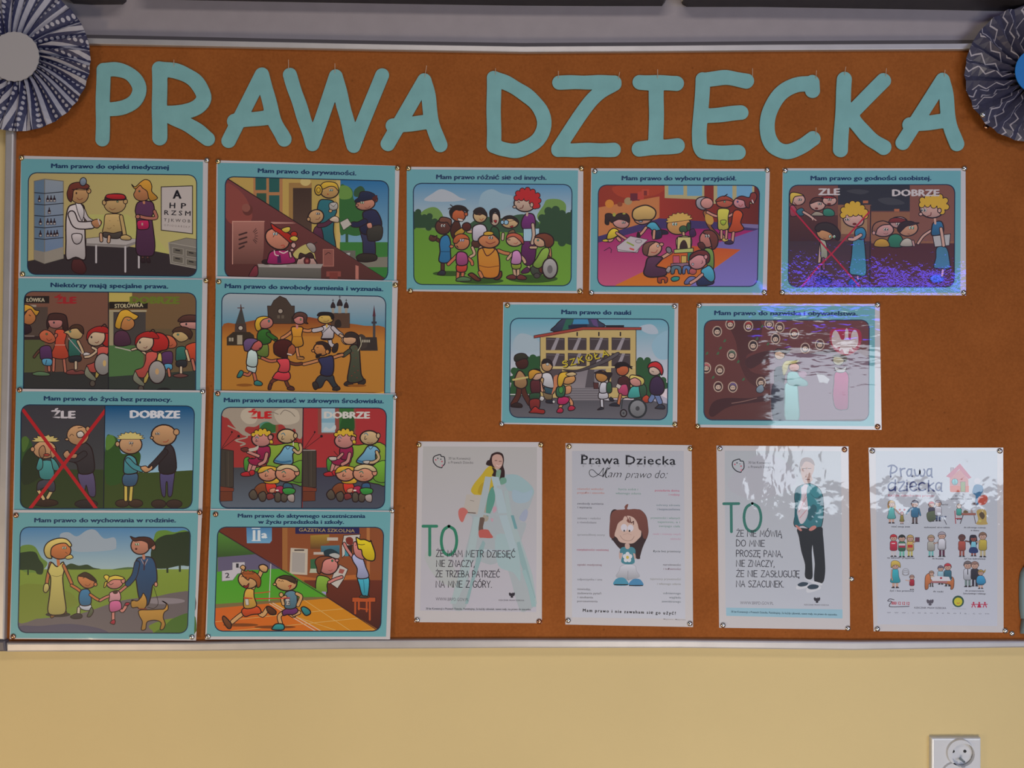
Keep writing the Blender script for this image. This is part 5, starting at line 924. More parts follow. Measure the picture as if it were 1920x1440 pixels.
    # wheelchair boy
    M('143 95 144 100', '2c6a5a', 2); F('132 88 138 86.5 142 88 142 96 136 98 129 97', '3a8a84', K, .7); F('140 84 146 86 147 94 142 98', '2c4a34', K, .6); F('143 98 147 95 150 98 149 102 144 102', '9a3a22', K, .5)
    E(137.5, 81.5, 6.6, 5.4, 'b07a72', K, w=.7); F('131 80 132 76 138 76.5 144 79 145 83 142 86 141 81.5 136 78.5', 'b0a055', K, .6)
    L('128 97 124 99 123 108', '2a2f30', 1); E(125, 112.5, 3, 3.4, '5a5a5c', K, w=.8); E(125, 112.5, 1, 1.2, '3a3a3c', None)
    E(138.5, 108, 8.2, 8.6, '6a6c6e', '26282a', w=1.3); E(138.5, 108, 2, 2.2, '3a3a3c', None)
    # red haired boy right
    M('154 95 151 100', '5a6a90', 4); M('157 95 160 102', '5a6a90', 4); F('156 107 160 104 164 105.5 164 108.5 156 108', '2a2c36', K, .6)
    F('152 80 158 77 163 82 164 90 160 95 152 94 150 88', '33203a', K, .8); E(155, 71.5, 5.8, 4.8, 'b09a8c', K, w=.7); F('148.5 69 150 65 156 63 161 66 163 72 161.5 76 159 71 154 68', 'a01f1f', K, .7); C('152 72 154 73', K, .5)
def name_():
    R(14, 22, 176, 121, ('5d302a', '4f2a24')); F('40 24 70 24 66 50 56 58 60 72 78 78 78 90 60 84 50 66 46 44', '46241f', None); F('20 112 24 102 36 98 60 98 80 94 80 100 50 104 36 108 24 116', '3a1c1a', None); F('56 60 80 52 110 56 150 48 152 52 110 62 80 60 60 70', '3f221f', None)
    G('78 54 130 56 160 52 174 60 174 118 80 120', '6a5560')
    for x, y, hc in ((28, 34, '2a1816'), (40.5, 27, '8a2a26'), (58, 29, '8a2a26'), (78, 27, '7a6a6a'), (88, 30, '4a2a20'), (102, 36, '6a2a26'), (62.5, 47.5, '2a1c1a'), (84, 41, '2a1c1a'), (112.5, 50, '4a2c20'), (42, 56.5, '4a5a4a'), (30.5, 71, '5a3a2a'), (29, 87, '3a1c1a'), (43, 87.5, '5a4a70'), (70, 83, '4a3024'), (17.5, 69, 'a05a5a'), (126.5, 46.5, '4a2c20')):
        E(x, y, 4.2, 4.8, '3f211c', 'a08c7c', w=.7, n=16); E(x+.3, y-1.6, 3, 2.6, hc, None, n=12); E(x, y+.6, 2.8, 2.6, 'b09a88', K, w=.35, n=14); E(x-.8, y+.3, .4, .6, K, None, n=8); E(x+1, y+.3, .4, .6, K, None, n=8); C([(x-1, y+2), (x+.2, y+2.6), (x+1.2, y+1.9)], '6a231f', .35)
    F('66 88 71 85 73 90 70 93 66 92', '6a7a86', K, .4)
    for x, y in ((35, 43), (31, 50), (28.5, 55), (48, 63), (71, 29), (66, 41), (76.5, 46), (24, 78), (53, 80), (18, 55)): F([(x-1.2, y+1.2), (x+.3, y-1.4), (x+1.5, y-.8), (x+.8, y+1)], '3a5a3a', None)
    # shield with eagle
    F('137 33 150 31 165 33 166 46 160 54 151 57 142 53 137 45', '8a1f30', None)
    F('151 33 152.5 31 154 34 154 40 156 42 157 36 159.5 32.5 162 34 163.5 39 163 46 160 50 157 49 159 53 155 51 154 55 152 56 150 55 148 51 145 53 146 49 142 50 138.5 46 138 40 139.5 34.5 142 33 145 37 147 41.5 150 41', 'a89a98', None)
    # ceremony figures
    F('83 72 87 68 92 70 92 84 84 86', '22262c', K, .5); F('81 86 93 85 94 118 82 119', '2c2c38', K, .4)
    E(88, 56.5, 5, 4.6, 'b0947c', K, w=.5); F('83 54 86 50.5 92 51.5 98 50.5 96 54.5 92 55 88 53', '4a3c30', K, .5)
    F('94 84 104 84 106 100 106 119 94 119 93 96', '6a9a98', '4a6a68', .6); F('96 74 104 73 108 78 114 82 114 86 104 86 96 84', '6a9a98', '4a6a68', .5); E(102, 68.5, 5.2, 4, 'a8786a', K, w=.5); F('91 66 94 62.5 100 62 107 62 103 64.5 97 66 95 72 92 76 90.5 70', 'a09a60', '6a6440', .5); E(110, 75, 4, 3, '8a6a7c', None)
    G('123 74 131 76 136 80 134 84 126 83', 'a0a0a4', '7a747c', .4)
    F('141 74 148 71 154 76 154 90 154 104 152 109 142 108 139 96 140 84', '8a2a5a', K, .5); F('141 68 147 70 152 68 150 73 143 73', 'a8a8a8', K, .4); E(144.5, 61.5, 5.5, 5, 'a09a80', K, w=.5); F('138 59 142 56 150 56.5 153 60 151 64 148 60 143 58.5', '4a4030', None)
    C('42 103 54 101 66 98', '7a5a50', .7)
def eagle(x, y, s, c='2f2c33'):
    F([(x, y-3*s), (x+1*s, y-4*s), (x+1.3*s, y-2.4*s), (x+2.5*s, y-3.4*s), (x+4.5*s, y-3.6*s), (x+5*s, y-1*s), (x+3.4*s, y+2*s), (x+1.8*s, y+1.8*s), (x+2.2*s, y+4*s), (x, y+5*s), (x-2.2*s, y+4*s), (x-1.8*s, y+1.8*s), (x-3.4*s, y+2*s), (x-5*s, y-1*s), (x-4.5*s, y-3.6*s), (x-2.5*s, y-3.4*s), (x-1*s, y-2.4*s)], c, None)
def badge(x, y):
    C([(x+10, y-5), (x+9, y-7), (x+3, y-5.5), (x, y-3), (x, y+3), (x+4, y+8), (x+8, y+10), (x+11, y+10.5), (x+12, y+8.5), (x+15, y+5), (x+15, y-1), (x+14, y-4), (x+10.5, y-4.5)], '1f1f26', 1.3)
    for a, b, c, r in ((5.8, -2, '2a2a30', .9), (9.8, -.8, '2a2a30', .8), (3, 0, 'a83a50', 1), (11.3, 2.3, 'a83a50', 1), (7, 2.5, '8ab0a8', .7)): E(x+a, y+b, r, r, c, None, n=10)
    F([(x+10.5, y+7), (x+12.5, y+6.5), (x+11.5, y+9.5)], 'b57080', None)
def ladder_poster():
    G('20 12 172 13 171 233 16 231', ('9c9c9c', 'a2a2ae', 'v', 12, 232))
    F('120 52 140 50 158 58 168 70 165 85 158 100 150 112 158 116 150 150 166 214 168 225 160 230 148 228 130 170 110 170 84 168 78 225 60 228 62 200 74 160 86 110 80 100 120 80', '929ca2', None)
    F('130 52 145 50 160 60 168 72 162 80 148 72 132 70', '86a0a6', None); F('118 130 144 140 150 190 140 180 120 170', '8ca3a8', None); F('22 160 34 150 60 170 66 200 40 190', '9aa0a2', None)
    badge(34, 30); T('30 lat Konwencji', 54, 29.6, 83, 29.8, 3.6, '3a3a3c', -.004); T('o Prawach Dziecka', 53.5, 35, 87, 35.2, 3.6, '3a3a3c', -.004)
    # girl
    F('104 36 106 31 111 31 113 38 108 38', '2a1c1c', None); M('104 66 102 85 103 108', '8f8a80', 9, None); F('98 50 104 42 110 38 116 41 119 50 117 60 112 72 103 78 92 78 84 72 88 62', 'a8942c', None); F('96 64 102 60 106 68 100 76 93 74', '9a8424', None)
    G('78 76 98 77 95 103 73 101', 'a09c96'); L('76 100 90 101', '4a3a38', 1.2); F('69 95 75 94 80 99 77 104 73 113 69 110 67 101', 'a85f5a', None); L('83 84 88 85', '7a7470', .8)
    F('94 108 102 108 100 120 102 128 95 128 94 118', '5a4a42', None)
    F('112 22 119 19.5 126 22 128 30 127 38 129 46 128 56 122 58 120 52 121 42 113 40 108 34 110 26', '2c1a1a', None); F('112 40 118 44 118 52 112 51 114 46', '2c1a1a', None)
    F('113 25 118 22.5 124 24 126.5 30 125.5 37 121 42.5 116.5 41 113 36 112 30', 'a8897f', None); L('116 31 118.5 31', '5a3a36', .9); L('121.5 32 124.5 32', '5a3a36', .9); C('118 37 121 38.4 124 37', 'c0a8a4', 1); F('118 45 124 44 122 58 126 56 128 62 118 60', '6a8a7a', None)
    F('112 70 114 64 113 72', '1f2a2a', None); F('106 80 112 66 116 76 115 88 108 104 104 102', '4f8478', None); F('123 55 130 54 131 60 124 63', '5f8a7a', None)
    # ladder
    A_ = '929fa5'
    G('103 52 111 53 108 72 100 106 92 106 97 80', A_); G('111 52 121 53 124 66 130 90 134 110 146 150 136 150 120 100 115 70', '93a6ae'); L('120 66 130 69', A_, 4); L('96 101 108 103', A_, 3); L('118 103 136 102', A_, 3); L('84 150 136 152', '9aa8b0', 3)
    G('128 72 133 70 138 100 148 130 156 152 166 184 172 222 165 224 160 192 150 156 140 130 132 104', '90a2a6'); G('137 104 141 104 146 122 142 122', '5f8a90'); G('88 106 96 106 90 150 78 190 64 222 56 222 66 190 80 146', '92a4a8'); G('100 137 103 141 96 168 86 198 80 222 76 222 84 190 94 150', '7c989c')
    G('145 140 149 139 157 165 170 214 164 218 158 190 150 168', '7c989c'); G('152 178 157 176 168 210 171 226 165 226 160 202', '84a0a4')
    F('140 70 154 74 166 70 162 84 150 88 140 84', '8aa0ae', None); F('148 108 156 96 160 100 156 112', '8a94a8', None); F('113 94 117 92 118 97 114 101', 'a88a98', None); F('110 108 114 109 112 113', 'a88a98', None)
    F('95 124 106 123 110 128 113 134 100 134 95 133', 'a0524c', None)
    hand('TO', 20, 157, 65, 157, 38.5, '2a7058', 3.9, .25)
    X = '2c2830'
    hand('ŻE MAM METR DZIESIĘĆ', 37.5, 159, 142.5, 160, 8.7, X, .95); hand('NIE ZNACZY,', 38, 172.3, 88.5, 172.6, 8.4, X, .95); hand('ŻE TRZEBA PATRZEĆ', 37, 186, 122, 186.5, 8.2, X, .95); hand('NA MNIE Z GÓRY.', 37.5, 200, 111.5, 200.2, 8.6, X, .95)
    T('WWW.BRPD.GOV.PL', 37, 217.5, 81, 218.5, 4.4, '47424c', -.008); eagle(138.5, 210, .8, '26222c'); T('RZECZNIK PRAW DZIECKA', 121, 218, 155, 218.4, 1.9, '4a464f', .005)
    T('30 lat Konwencji o Prawach Dziecka. Pamiętajmy, że każdy człowiek, nawet mały, ma prawo do szacunku.', 24, 229.6, 164, 230.6, 2.7, '3a4044', .012)
def respect_poster():
    G('17 14 172 15 174 236 18 233', ('9aa0a6', 'a0a6b2', 'v', 12, 232)); F('20 60 60 20 100 30 110 60 60 80', '9c9fa8', None)
    badge(27.5, 32.5); T('30 lat Konwencji', 48.5, 31.5, 78, 32, 3.4, '3a3a3c', 0); T('o Prawach Dziecka', 48, 37.3, 82, 37.6, 3.4, '3a3a3c', 0)
    F('118 38 119 30 124 25 131 25 136 30 136 40 133 48 134 54 124 58 120 50', 'a08880', None); F('117 32 120 25 127 23 134 26 137 34 131 30 124 29 119 36', '7a6a68', None); L('121 38 125 38', '4a3a36', .9); L('128 38 132 38', '4a3a36', .9); L('125 52.6 130 52.8', '5a3430', 1.1)
    F('112 65 120 60 130 58 140 62 147 72 149 92 147 112 143 117 130 118 121 114 112 116 109 110 112 92 110 78', ('357a84', '2c626c')); F('130 70 138 78 146 74 148 90 140 80', '26525c', None) ; F('126 100 134 86 140 92 132 108', '26525c', None)
    F('119 63 128 60 126 70 128 98 120 112 114 100 114 92 119 76', 'a5a3ac', None); F('121 62 127 60 126 68 127 96 119 112 114.5 100 118 88', 'b0aab2', None); L('116 96 126 76', 'a87078', .8); L('117 104 127 92', 'a87078', .8); L('120 86 126 70', 'a87078', .6)
    F('112 66 118 62 117 78 113 98 115 106 116 113 110 114 110 100 111 80', '1f525c', None)
    F('114 118 131 118 146 116 148 126 150 152 151 175 148 190 140 190 136 186 137 165 135 148 134 140 133 150 134 170 134 183 130 186 124 182 124 166 119 148 116 130', '1f2126', None)
    F('111 114 114 114 120 120 117 121', 'a8706a', None); F('129 120 132 116 137 114 139 117 133 121', 'a8706a', None)
    F('113 194 120 190 128 191 128 196 120 198.5 113 199', 'b0b4bc', None); F('114 193 120 189.5 128 190.5 126 194 118 195.5', '2c3a48', None); F('126 198 134 194 143 194 145 198 136 202 127 203.5', 'b0b4bc', None); F('127 196 133 192.5 142 194 140 198 131 199', '2c3a48', None)
    F('122 184 131 187 146 191 145 194 132 190', 'b0b4bc', None)
    hand('TO', 16, 122.5, 65.5, 122, 37.5, '2c665c', 3.7, .25)
    X = '26242e'
    for s, x1, y in (('ŻE NIE MÓWIĄ', 93, 128.5), ('DO MNIE', 70, 141.5), ('PROSZĘ PANA,', 94, 155.3), ('NIE ZNACZY,', 83, 168.5), ('ŻE NIE ZASŁUGUJĘ', 116.5, 182.2), ('NA SZACUNEK.', 95.5, 195.8)): hand(s, 32.5, y, x1, y+.6, 8.3, X, .95)
    T('WWW.BRPD.GOV.PL', 37.5, 219, 82, 219.8, 4.2, '47424c', -.008); eagle(140, 213, .85, '26242e'); T('RZECZNIK PRAW DZIECKA', 123, 220.5, 156, 221, 1.9, '4a464f', .005)
    G('19 223.5 174 226 174 238 19 234.5', '7fa3b4'); T('30 lat Konwencji o Prawach Dziecka. Pamiętajmy, że każdy człowiek, nawet mały, ma prawo do szacunku.', 25.5, 230, 167, 234, 2.7, '24404e', .014)
def girl_poster():
    G('16 18 165 18 167 242 16 240', ('9c9fa8', 'a6aab6', 'v', 18, 240))
    T('Prawa Dziecka', 28.5, 35.2, 154, 36.6, 12, '16141a', .012, 0, 1.08)
    # serifs of the heading
    for x, y in ((29, 35.2), (39.5, 35.3), (89, 35.8)): L([(x-1, y), (x+6, y+.1)], '16141a', .8)
    for x, y in ((29, 23.2), (88.5, 24)): L([(x-1, y), (x+4, y)], '16141a', .8)
    for x in (31, 42, 52, 66, 78, 92, 104, 112, 121, 131, 140, 150): G([(x-1.6, 37.2), (x+1.6, 37.2), (x+.5, 39.6), (x-.5, 39.6)], '8a8c94')
    C('66 42 63 41 60 47 57 52', '1c1a1e', .9); C('57 52 50 49 44 43.5 40 44 39 48 41.5 52 46 52.5 53 48 58 41 57.5 45 57 53', '1c1a1e', .8)
    C('57.5 52.5 62 44.5 67 40.5', '1c1a1e', .9); C('62 44.5 60.5 52 62.5 53.5', '1c1a1e', 1.2)
    T('am', 64, 53.2, 82, 53.6, 10.4, '1c1a1e', -.012, .35); T('prawo', 86.5, 54, 122, 54.4, 10.4, '1c1a1e', -.012, .35); T('do:', 126.5, 54.4, 143.5, 54.6, 11.5, '1c1a1e', -.012, .35)
    def tx(s, x0, x1, y, c, h=2.9): T(s, x0, y, x1, y+.4, h, c, .006)
    for a in (('równości wolności', 23, 57.5, 70, 'a06a60'), ('przyjaźni i szacunku', 23, 59, 75, 'a06a60'), ('bycia sobą i', 78, 104, 70.3, '5f8078'), ('własnego zdania', 74, 108, 75.8, '5f8078'),
              ('posiadania domu', 126.5, 159, 72, 'a03a5a'), ('i rodziny', 145, 159.5, 77.5, 'a0506a'), ('swobody sumienia', 23, 58, 89.5, '3f3f4a'), ('i wyznania', 23.5, 42.5, 94.5, '3f3f4a'),
              ('ochrony zdrowia', 128.5, 160, 91.5, '5a7078'), ('i bezpieczeństwa', 129.5, 160, 97, '4a5a6a'), ('zabawy i radości', 23, 54, 109, '6a6c74'), ('z rówieśnikami', 23, 48.5, 114.5, '5f6068'),
              ('prywatności i własnych', 121, 160, 108.6, '5f8078'), ('tajemnic, a i', 130, 160, 114, '5f8078'), ('swojego ciała', 132, 160, 119.5, '5f8078'), ('sprawiedliwej oceny', 23, 60, 131, '74787e'),
              ('nauki i rozwoju swych', 124, 161, 130, 'a07a90'), ('zdolności', 147, 161, 136.5, 'a07a90'), ('nietykalności osobistej', 22.5, 64.5, 151, '8a2a48'), ('życia bez przemocy', 124.5, 161, 153, '3a4444'),
              ('opieki medycznej', 23, 55.5, 171, '6a4450'), ('narodowości', 137.5, 161, 171, '4f4a52'), ('i tożsamości', 138, 161, 176.5, '6a4a5a'), ('odpoczynku i snu', 23, 56, 190.5, '5a5c66'),
              ('tajemnicy prywatności', 120, 161, 190, '7a7c7a'), ('i własnego zdania', 129.5, 161, 196.5, '7a7c7a'), ('niewiedzy,', 23, 41, 203.5, '4a4a52'), ('zadawania pytań', 23, 55, 209, '4a4a52'),
              ('i szukania', 23.5, 44, 214.3, '4a4a52'), ('porozumienia', 23, 50, 219.6, '4a4a52'), ('odmiennego', 137.5, 161, 209, '4f5a62'), ('wyglądu', 145.5, 161, 214.6, '4f5a62'), ('zewnętrznego', 135.5, 161, 220, '4f5a62')):
        tx(*a)
    T('Mam prawo i nie zawaham się go użyć!', 30.5, 232.5, 154, 236.5, 4.2, '17151a', .03, 0, 1.35); T('Magdalena i Małgorzata', 138, 243.2, 167.5, 244, 1.8, '74767e', .003)
    # girl
    F('70 139 67.5 130 66.5 110 68 100 72 96 80 97 100 96 108 97 115 105 117.5 118 117.5 130 111 145 107 158 106.5 162 101 161 95 150 84 150 78 147 70 137', '2c1c1f', None)
    F('79 152 82 150 83 154 81.5 162 79 161', 'a58e88', None); F('97 152 100 154 101 162 98 160', 'a58e88', None)
    F('81 172 90 169 100 171 102 178 106 186 92 190 91.5 190 90 190 75 186 79 178', '9fa2ac', '8a8d98', .4); L('90.7 178 90.3 189', '6a6c74', .4)
    F('72 197 73.5 190 80 187 87 188.5 91 197', '3a7d98', None); R(72.3, 195.8, 90.5, 197.2, '17151a'); F('92 197.5 96 190 103 188.5 108.5 191 110.5 198', '3a749c', None); R(92, 196.8, 110.5, 198.2, '17151a')
    F('81 148 86 146 90 148 95 146 100 149 100.5 155 97.5 155 99.5 167 90 169.5 81.5 166 84 155 80 154', '3a7280', None)
    for k in range(5): a = 2*math.pi*k/5-.3; E(90+3.8*math.cos(a), 160+4.3*math.sin(a), 2.8, 3, 'b5bac2', None, n=12)
    E(90, 160, 2, 2.2, 'b0a04a', None); F('87 142 92 142 93 147 90 149 87 147', 'a89088', None)
    F('72 118 75 108 84 103 96 103 106 110 108 122 108 131 104 136 98 141 90 141.5 80 139.5 76 134 72 130', 'b0988e', None)
    F('66.2 132 66.5 112 69 101 75 97 86 96 86 93 88 90 91 89 90.5 92 90 96 100 95.5 109 98 115 106 117.5 118 117.5 128 115 135 111 134 109 126 105 122 103 114 98 107 90 104.5 87 108 78 114 75 122 73 128 72 134', ('6a4038', '5a342e'), None)
    C('93 107 95 114 98 112 98 116', '4a2824', 1.2); F('88 104 91 108 94 114 90 113 88 108', '6a4038', None); F('86.5 105 84 110 87.5 112 90 108', 'b0988e', None)
    E(85.3, 120.5, 4.3, 5, 'b4b2bc', None); E(94, 121, 4, 4.6, 'b4b2bc', None); E(85.6, 124.5, .9, 1.4, '15131a', None); E(92.7, 124.7, 1, 1.5, '15131a', None)
    C('80 131 84 136 90 138 96 136.5 99 132', '7a6058', .5); C('84 130 90 128.5 95 130', '9a8076', .5)
def rights_poster():
    G('14 10 160 10 160 220 16 218', ('9ca2aa', 'a4a9b6', 'v', 10, 220))
    NVY = '242c5e'
    # "Prawa" / "dziecka" drawn with a round pen
    w = 1.9
    for q in ('29 28.5 32 27.5 36 27.5 39.5 30.5 38 34.5 34 36.5 32.5 36', '33 28 31.8 36 32.3 41', '43.5 31 44.5 40', '44 34 46 31.5 49 31', '57 32 53.5 32 51.5 35.5 52.5 39.5 55 40 57 37', '57 31.5 57 39.5 58 40.5',
              '60.5 32.5 62 39 65 39.5 67 36 67 33 67 36 68.5 40 71.5 39.5 73 35 72 32', '81 32 77.5 31.5 75.5 35 76 39 78.5 40 81 37.5', '81 31 81 40 82 41.5'): C(q, NVY, w)
    for q in ('37 48.5 33 48 29.5 51 29.5 55.5 32 57.5 36 56 37.5 53', '37.5 45 37.5 57.5', '41.5 48 48.5 47.5 42 57.5 49.5 57', '51.5 48 51.5 57.5', '56 53 62.5 51.5 60.5 47.5 57 48 55 52 56 56 59.5 58 63 56.5',
              '73 49 69.5 48 66 50.5 66 55.5 69.5 57.5 73.5 56', '77.5 45.5 77.5 58', '83.5 48.5 78.5 53 84 58', '93 49.5 89.5 48 86.5 50.5 86.5 55.5 89.5 57.5 92 55.5', '93 48.5 92.5 57 93.5 58.5'): C(q, NVY, w)
    E(51.5, 45, .8, .9, NVY, None, n=8)
    T('Każde dziecko ma prawo:', 29, 64.5, 84.5, 65, 3, '9a3a50', .012)
    def cap(s, x0, x1, y): T(s, x0, y, x1, y+.3, 1.9, '2c2a33', .02)
    for a in (('wiedzieć', 109, 119, 64.5), ('bezpieczeństwa i opieki', 101, 129, 68), ('mieć swoje imię', 33, 55, 101.5), ('wychowywać się w rodzinie', 72, 103, 102.3), ('do zdrowego rozwoju', 120, 146, 102.5), ('w domu', 128, 138, 106), ('wyrażać', 93, 101, 75),
              ('na zabawę i przyjaźnie', 28, 60.5, 139), ('do leczenia', 82, 95.5, 139.8), ('żyć bez dyskryminacji', 120, 145.5, 140), ('żyć i bez przemocy', 31, 60, 178.5), ('do nauki', 83, 95, 179.3), ('do poszanowania', 121.5, 144, 178.5), ('życia prywatnego i rodzinnego', 119, 146, 181.8)): cap(*a)
    o = '33262a'
    # house
    G('104 38 104 30 107.5 30 107.5 35', '8a7a84', o, .4); G('103 42 103 57 105 59.5 126 59 125 44 115 32', 'a06060', None); G('103 52 126 52 125.5 59.5 103.5 59', 'a84a30'); G('98.5 40.5 115 25 129 42 125 43.5 114.5 31.5 104 42.5', '9a4a60'); E(109, 47, 3.6, 3.8, '4f9aa0', o, w=.4); L('109 43.5 109 51', o, .4); R(116, 47, 121.5, 59, '6a7a40', o, .4)
    # boy with suitcase
    F('132 52 136 50 142 52 143 58 140 63 141 70 138 74 133 74 134 64 130 60', '2f5f84', None); E(136, 46, 3.8, 3.6, 'a8a8b0', None); F('137 66 146 62.5 148.5 68 145 74 138 74', 'a0402c', None); F('129 73 134 72 135 75 130 75', '4a3438', None)
    def kid(x, y, s, hair, top, bot, skin='a8887a', dress=False, hy=1.0):
        M([(x-1.6*s, y+8*s), (x-1.6*s, y+14*s)], bot if not dress else skin, 2.2*s, None); M([(x+1.6*s, y+8*s), (x+1.6*s, y+14*s)], bot if not dress else skin, 2.2*s, None)
        F([(x-3.6*s, y+15.4*s), (x-1.4*s, y+14*s), (x-.4*s, y+15.6*s)], '2a2228', None); F([(x+3.6*s, y+15.4*s), (x+1.4*s, y+14*s), (x+.4*s, y+15.6*s)], '2a2228', None)
        if dress: F([(x-2.2*s, y-1*s), (x+2.2*s, y-1*s), (x+3.2*s, y+5*s), (x+4.4*s, y+10*s), (x, y+11*s), (x-4.4*s, y+10*s), (x-3.2*s, y+5*s)], top, o, .3)
        else: F([(x-3.4*s, y-.6*s), (x, y-1.4*s), (x+3.4*s, y-.6*s), (x+3.8*s, y+4*s), (x+3.2*s, y+8.6*s), (x-3.2*s, y+8.6*s), (x-3.8*s, y+4*s)], top, o, .3)
        E(x, y-4.4*s, 3.4*s, 3.3*s, skin, o, w=.3, n=16)
        F([(x-3.8*s, y-4*s), (x-3.2*s, y-7*s), (x, y-8.6*s), (x+3.2*s, y-7*s), (x+3.8*s, y-4*s), (x+2.4*s, y-5.8*s), (x, y-5.4*s), (x-2.4*s, y-5.6*s)], hair, o, .3)
        E(x-1.1*s, y-4*s, .35*s, .5*s, K, None, n=6); E(x+1.1*s, y-4*s, .35*s, .5*s, K, None, n=6)
    # row 1
    F('28.5 72 31 69.5 36 70.5 38 75 37.5 79 29 79', '9a7a3c', None); kid(33, 79, 1.15, '9a7a3c', '4f9a9a', '8a7a70', dress=True); M('37.5 80 42 85', 'a8887a', 1.2, o, .2); kid(45.5, 88, .62, '8a2030', '7a7030', '6a6230', dress=True); E(43, 80.5, 1.3, 1.3, '8a2030', None, n=8); E(48.5, 80.5, 1.3, 1.3, '8a2030', None, n=8); M('56 79 51 85', '2f6080', 1.8, o, .2); kid(61, 79, 1.18, '3a3448', '2f6080', '4a3c3c')
    M('65.5 79 67.5 87', '2f6080', 1.8, o, .2); kid(81, 79, 1.0, '9a2028', '3a3a4c', '4a5a4a'); F('76 84 86 82 88 90 80 95 76 92', '4a5440', o, .3); kid(89, 78, 1.05, '8a8490', 'a4a4ae', '2c3a5a'); L('94 88 99 98', '3a3444', .8); R(92, 88, 99, 89.5, '3a3f5a'); L('92 75 101 75', '8a8a90', .3)
    kid(114, 80, .8, '8a7058', '3a8a80', 'a09a9a'); L('109 82 110 97', '8a2a34', 1); L('110 91 117 91', '8a2a34', 1.2); G('117 84.5 134 84.5 134 87 117 87', '8a5448', o, .3); L('119 87 115.5 97', '2c2228', .9); L('132 87 134 97', '5a4a50', .9); F('119 84 121 81 124 82 125 84', '5a4a2c', None); F('128 84 129 80 131 84', '8a7a78', None)
    F('135 83 138 80 144 80 147 84 147 94 148 98 135 98 137 92', '9a8448', None); F('138 86 142 83 145 88 142 92', '4a3a24', None); E(139, 94, 1.8, 1.6, 'a89c50', None)
    # row 2
    kid(35.5, 119.5, 1.12, '9a2028', '9a2038', 'a8a4a8'); L('33.5 121 37 121', 'b8b0b4', 1); kid(45.5, 120, 1.12, '1f2420', '2c5a44', '5a9a8a'); G('41.5 121 49.5 121 49.5 123.5 41.5 123.5', 'a8a8ac'); G('42 123.5 49.3 123.5 49.3 126 42 126', '8a1f38')
    F('51.5 119 52 112 55 110.5 59 112 60 120 56 122', '9a8450', None); kid(55.5, 120, 1.1, '9a8450', 'a08a50', 'a09a58'); G('52.5 122.5 58.5 122.5 58.5 126 52.5 126', '9a2c28'); M('59 121 63 117', 'a8887a', 1.1, o, .2); R(61.5, 113.8, 66.5, 119, '5a2c3c', '2a1c22', .4)
    kid(80.5, 120, 1.1, '8a7860', '8a8a84', '5f9a9a'); M('84 121 88 120', 'a8887a', 1.1, o, .2); kid(93.5, 117.5, 1.25, '857f88', 'a8aab4', '4a2034'); F('90 116 96.5 116 97.5 124 97 127.5 89 127.5 89 122', 'aaacb6', o, .3)
    kid(117.5, 119.5, 1.12, '4a2c28', '8a3f34', '7a3a30', '5a342c'); M('122 118 127 119', '5a342c', 1.2, o, .2); F('126.5 120 127 112 131 110.5 135 112 136 121 133 124 129 124', '1c1824', None); kid(131.5, 120, 1.05, '1c1824', '5f9aac', '8a4a44', '7a4038', dress=True); F('127.5 126 135 126 136.5 132 126.5 132', '1f2c58', None); kid(142.5, 118, 1.25, '6a5040', '9a8a34', '9a9070'); M('138.5 119 135 119', 'a8907c', 1.2, o, .2)
    # row 3
    kid(37.5, 153.5, 1.35, 'a89244', '2f8a98', '8a7a70', dress=True); M('33.5 153 33 160 34 165', 'a8887a', 1.2, o, .2); F('32.5 150 33 143 38 141.5 43 144 43.5 150 40 147 36 147', 'a89244', o, .3)
    kid(57.5, 165, .75, '8a7068', '8a2030', 'a8a4a8'); 
    for k in (0, 1, 2): E(50, 155+k*1.2, 4, 4-k, None, '7a7a80', w=.4, n=16)
    L('50 165 55 166', 'a8887a', 1)
    kid(92, 155.5, .95, '5a5464', '7a9aaa', '4a4440'); kid(100.5, 154.5, 1.15, '9a3038', '2c5464', '4a4440'); kid(81, 160.5, .8, '8a7060', 'a0907c', '4a4440')
    F('74 160 78 157 80 162 82 165 104 165.5 105 161 108 164 107.5 174 104 176 102 170 80 168.5 77 175 73.5 176 73 168', 'a0603a', o, .4); G('80 162 87 160 102 161 104 166 82 166', 'b0b0b8'); E(92.5, 162.5, 1.4, 1.2, '8a2030', None); R(80, 166.3, 100, 168.3, '8a5a60')
    kid(124.5, 153, 1.3, '5a5254', '9a9ea8', '5f7070'); L('124.5 152 124.5 158', '1c1a22', .9); kid(133, 153, 1.25, '7a6058', '26242e', '2a2430'); kid(140, 160.5, .95, '8a7440', '2f7aa0', '8a6a60', dress=True); F('135 168 136 161 140 159.5 144 161 146 168 140 170', '2f7aa4', o, .3); F('143 155 146 152 145 156', '8a7440', None)
    # logos
    C('36 188.5 31 187.5 28.5 190 33 190.5 30.5 195 33 197 54 196.5', '3a3440', .9); T('800 12 12 12', 33, 194.3, 54.5, 194.8, 3.9, '9a2c3c', .02); eagle(79.3, 191.3, .85, '4a4652'); T('RZECZNIK PRAW DZIECKA', 60.5, 199, 98.5, 199.5, 2.1, '4a4854', .018)
    E(113, 190.5, 7, 7, '27463c', None); E(113, 190.8, 5, 5, 'a8a430', None); C('111.5 192 113 193 114.8 192', 'a0402c', .7); T('KOMITET OCHRONY PRAW', 105.5, 199.7, 122.5, 199.9, 1, '7a7c84', 0)
    for x in (131.5, 138.3, 145): E(x, 192, 1.1, 1.1, '9a2040', None, n=10); L([(x, 193), (x-2, 197.5)], '9a2040', 1.1); L([(x, 193), (x+2, 197.5)], '9a2040', 1.1)
    L('129 194 148 194', '9a2040', .9); F('136.7 197.5 138.3 193 140 197.5', '9a2040', None)
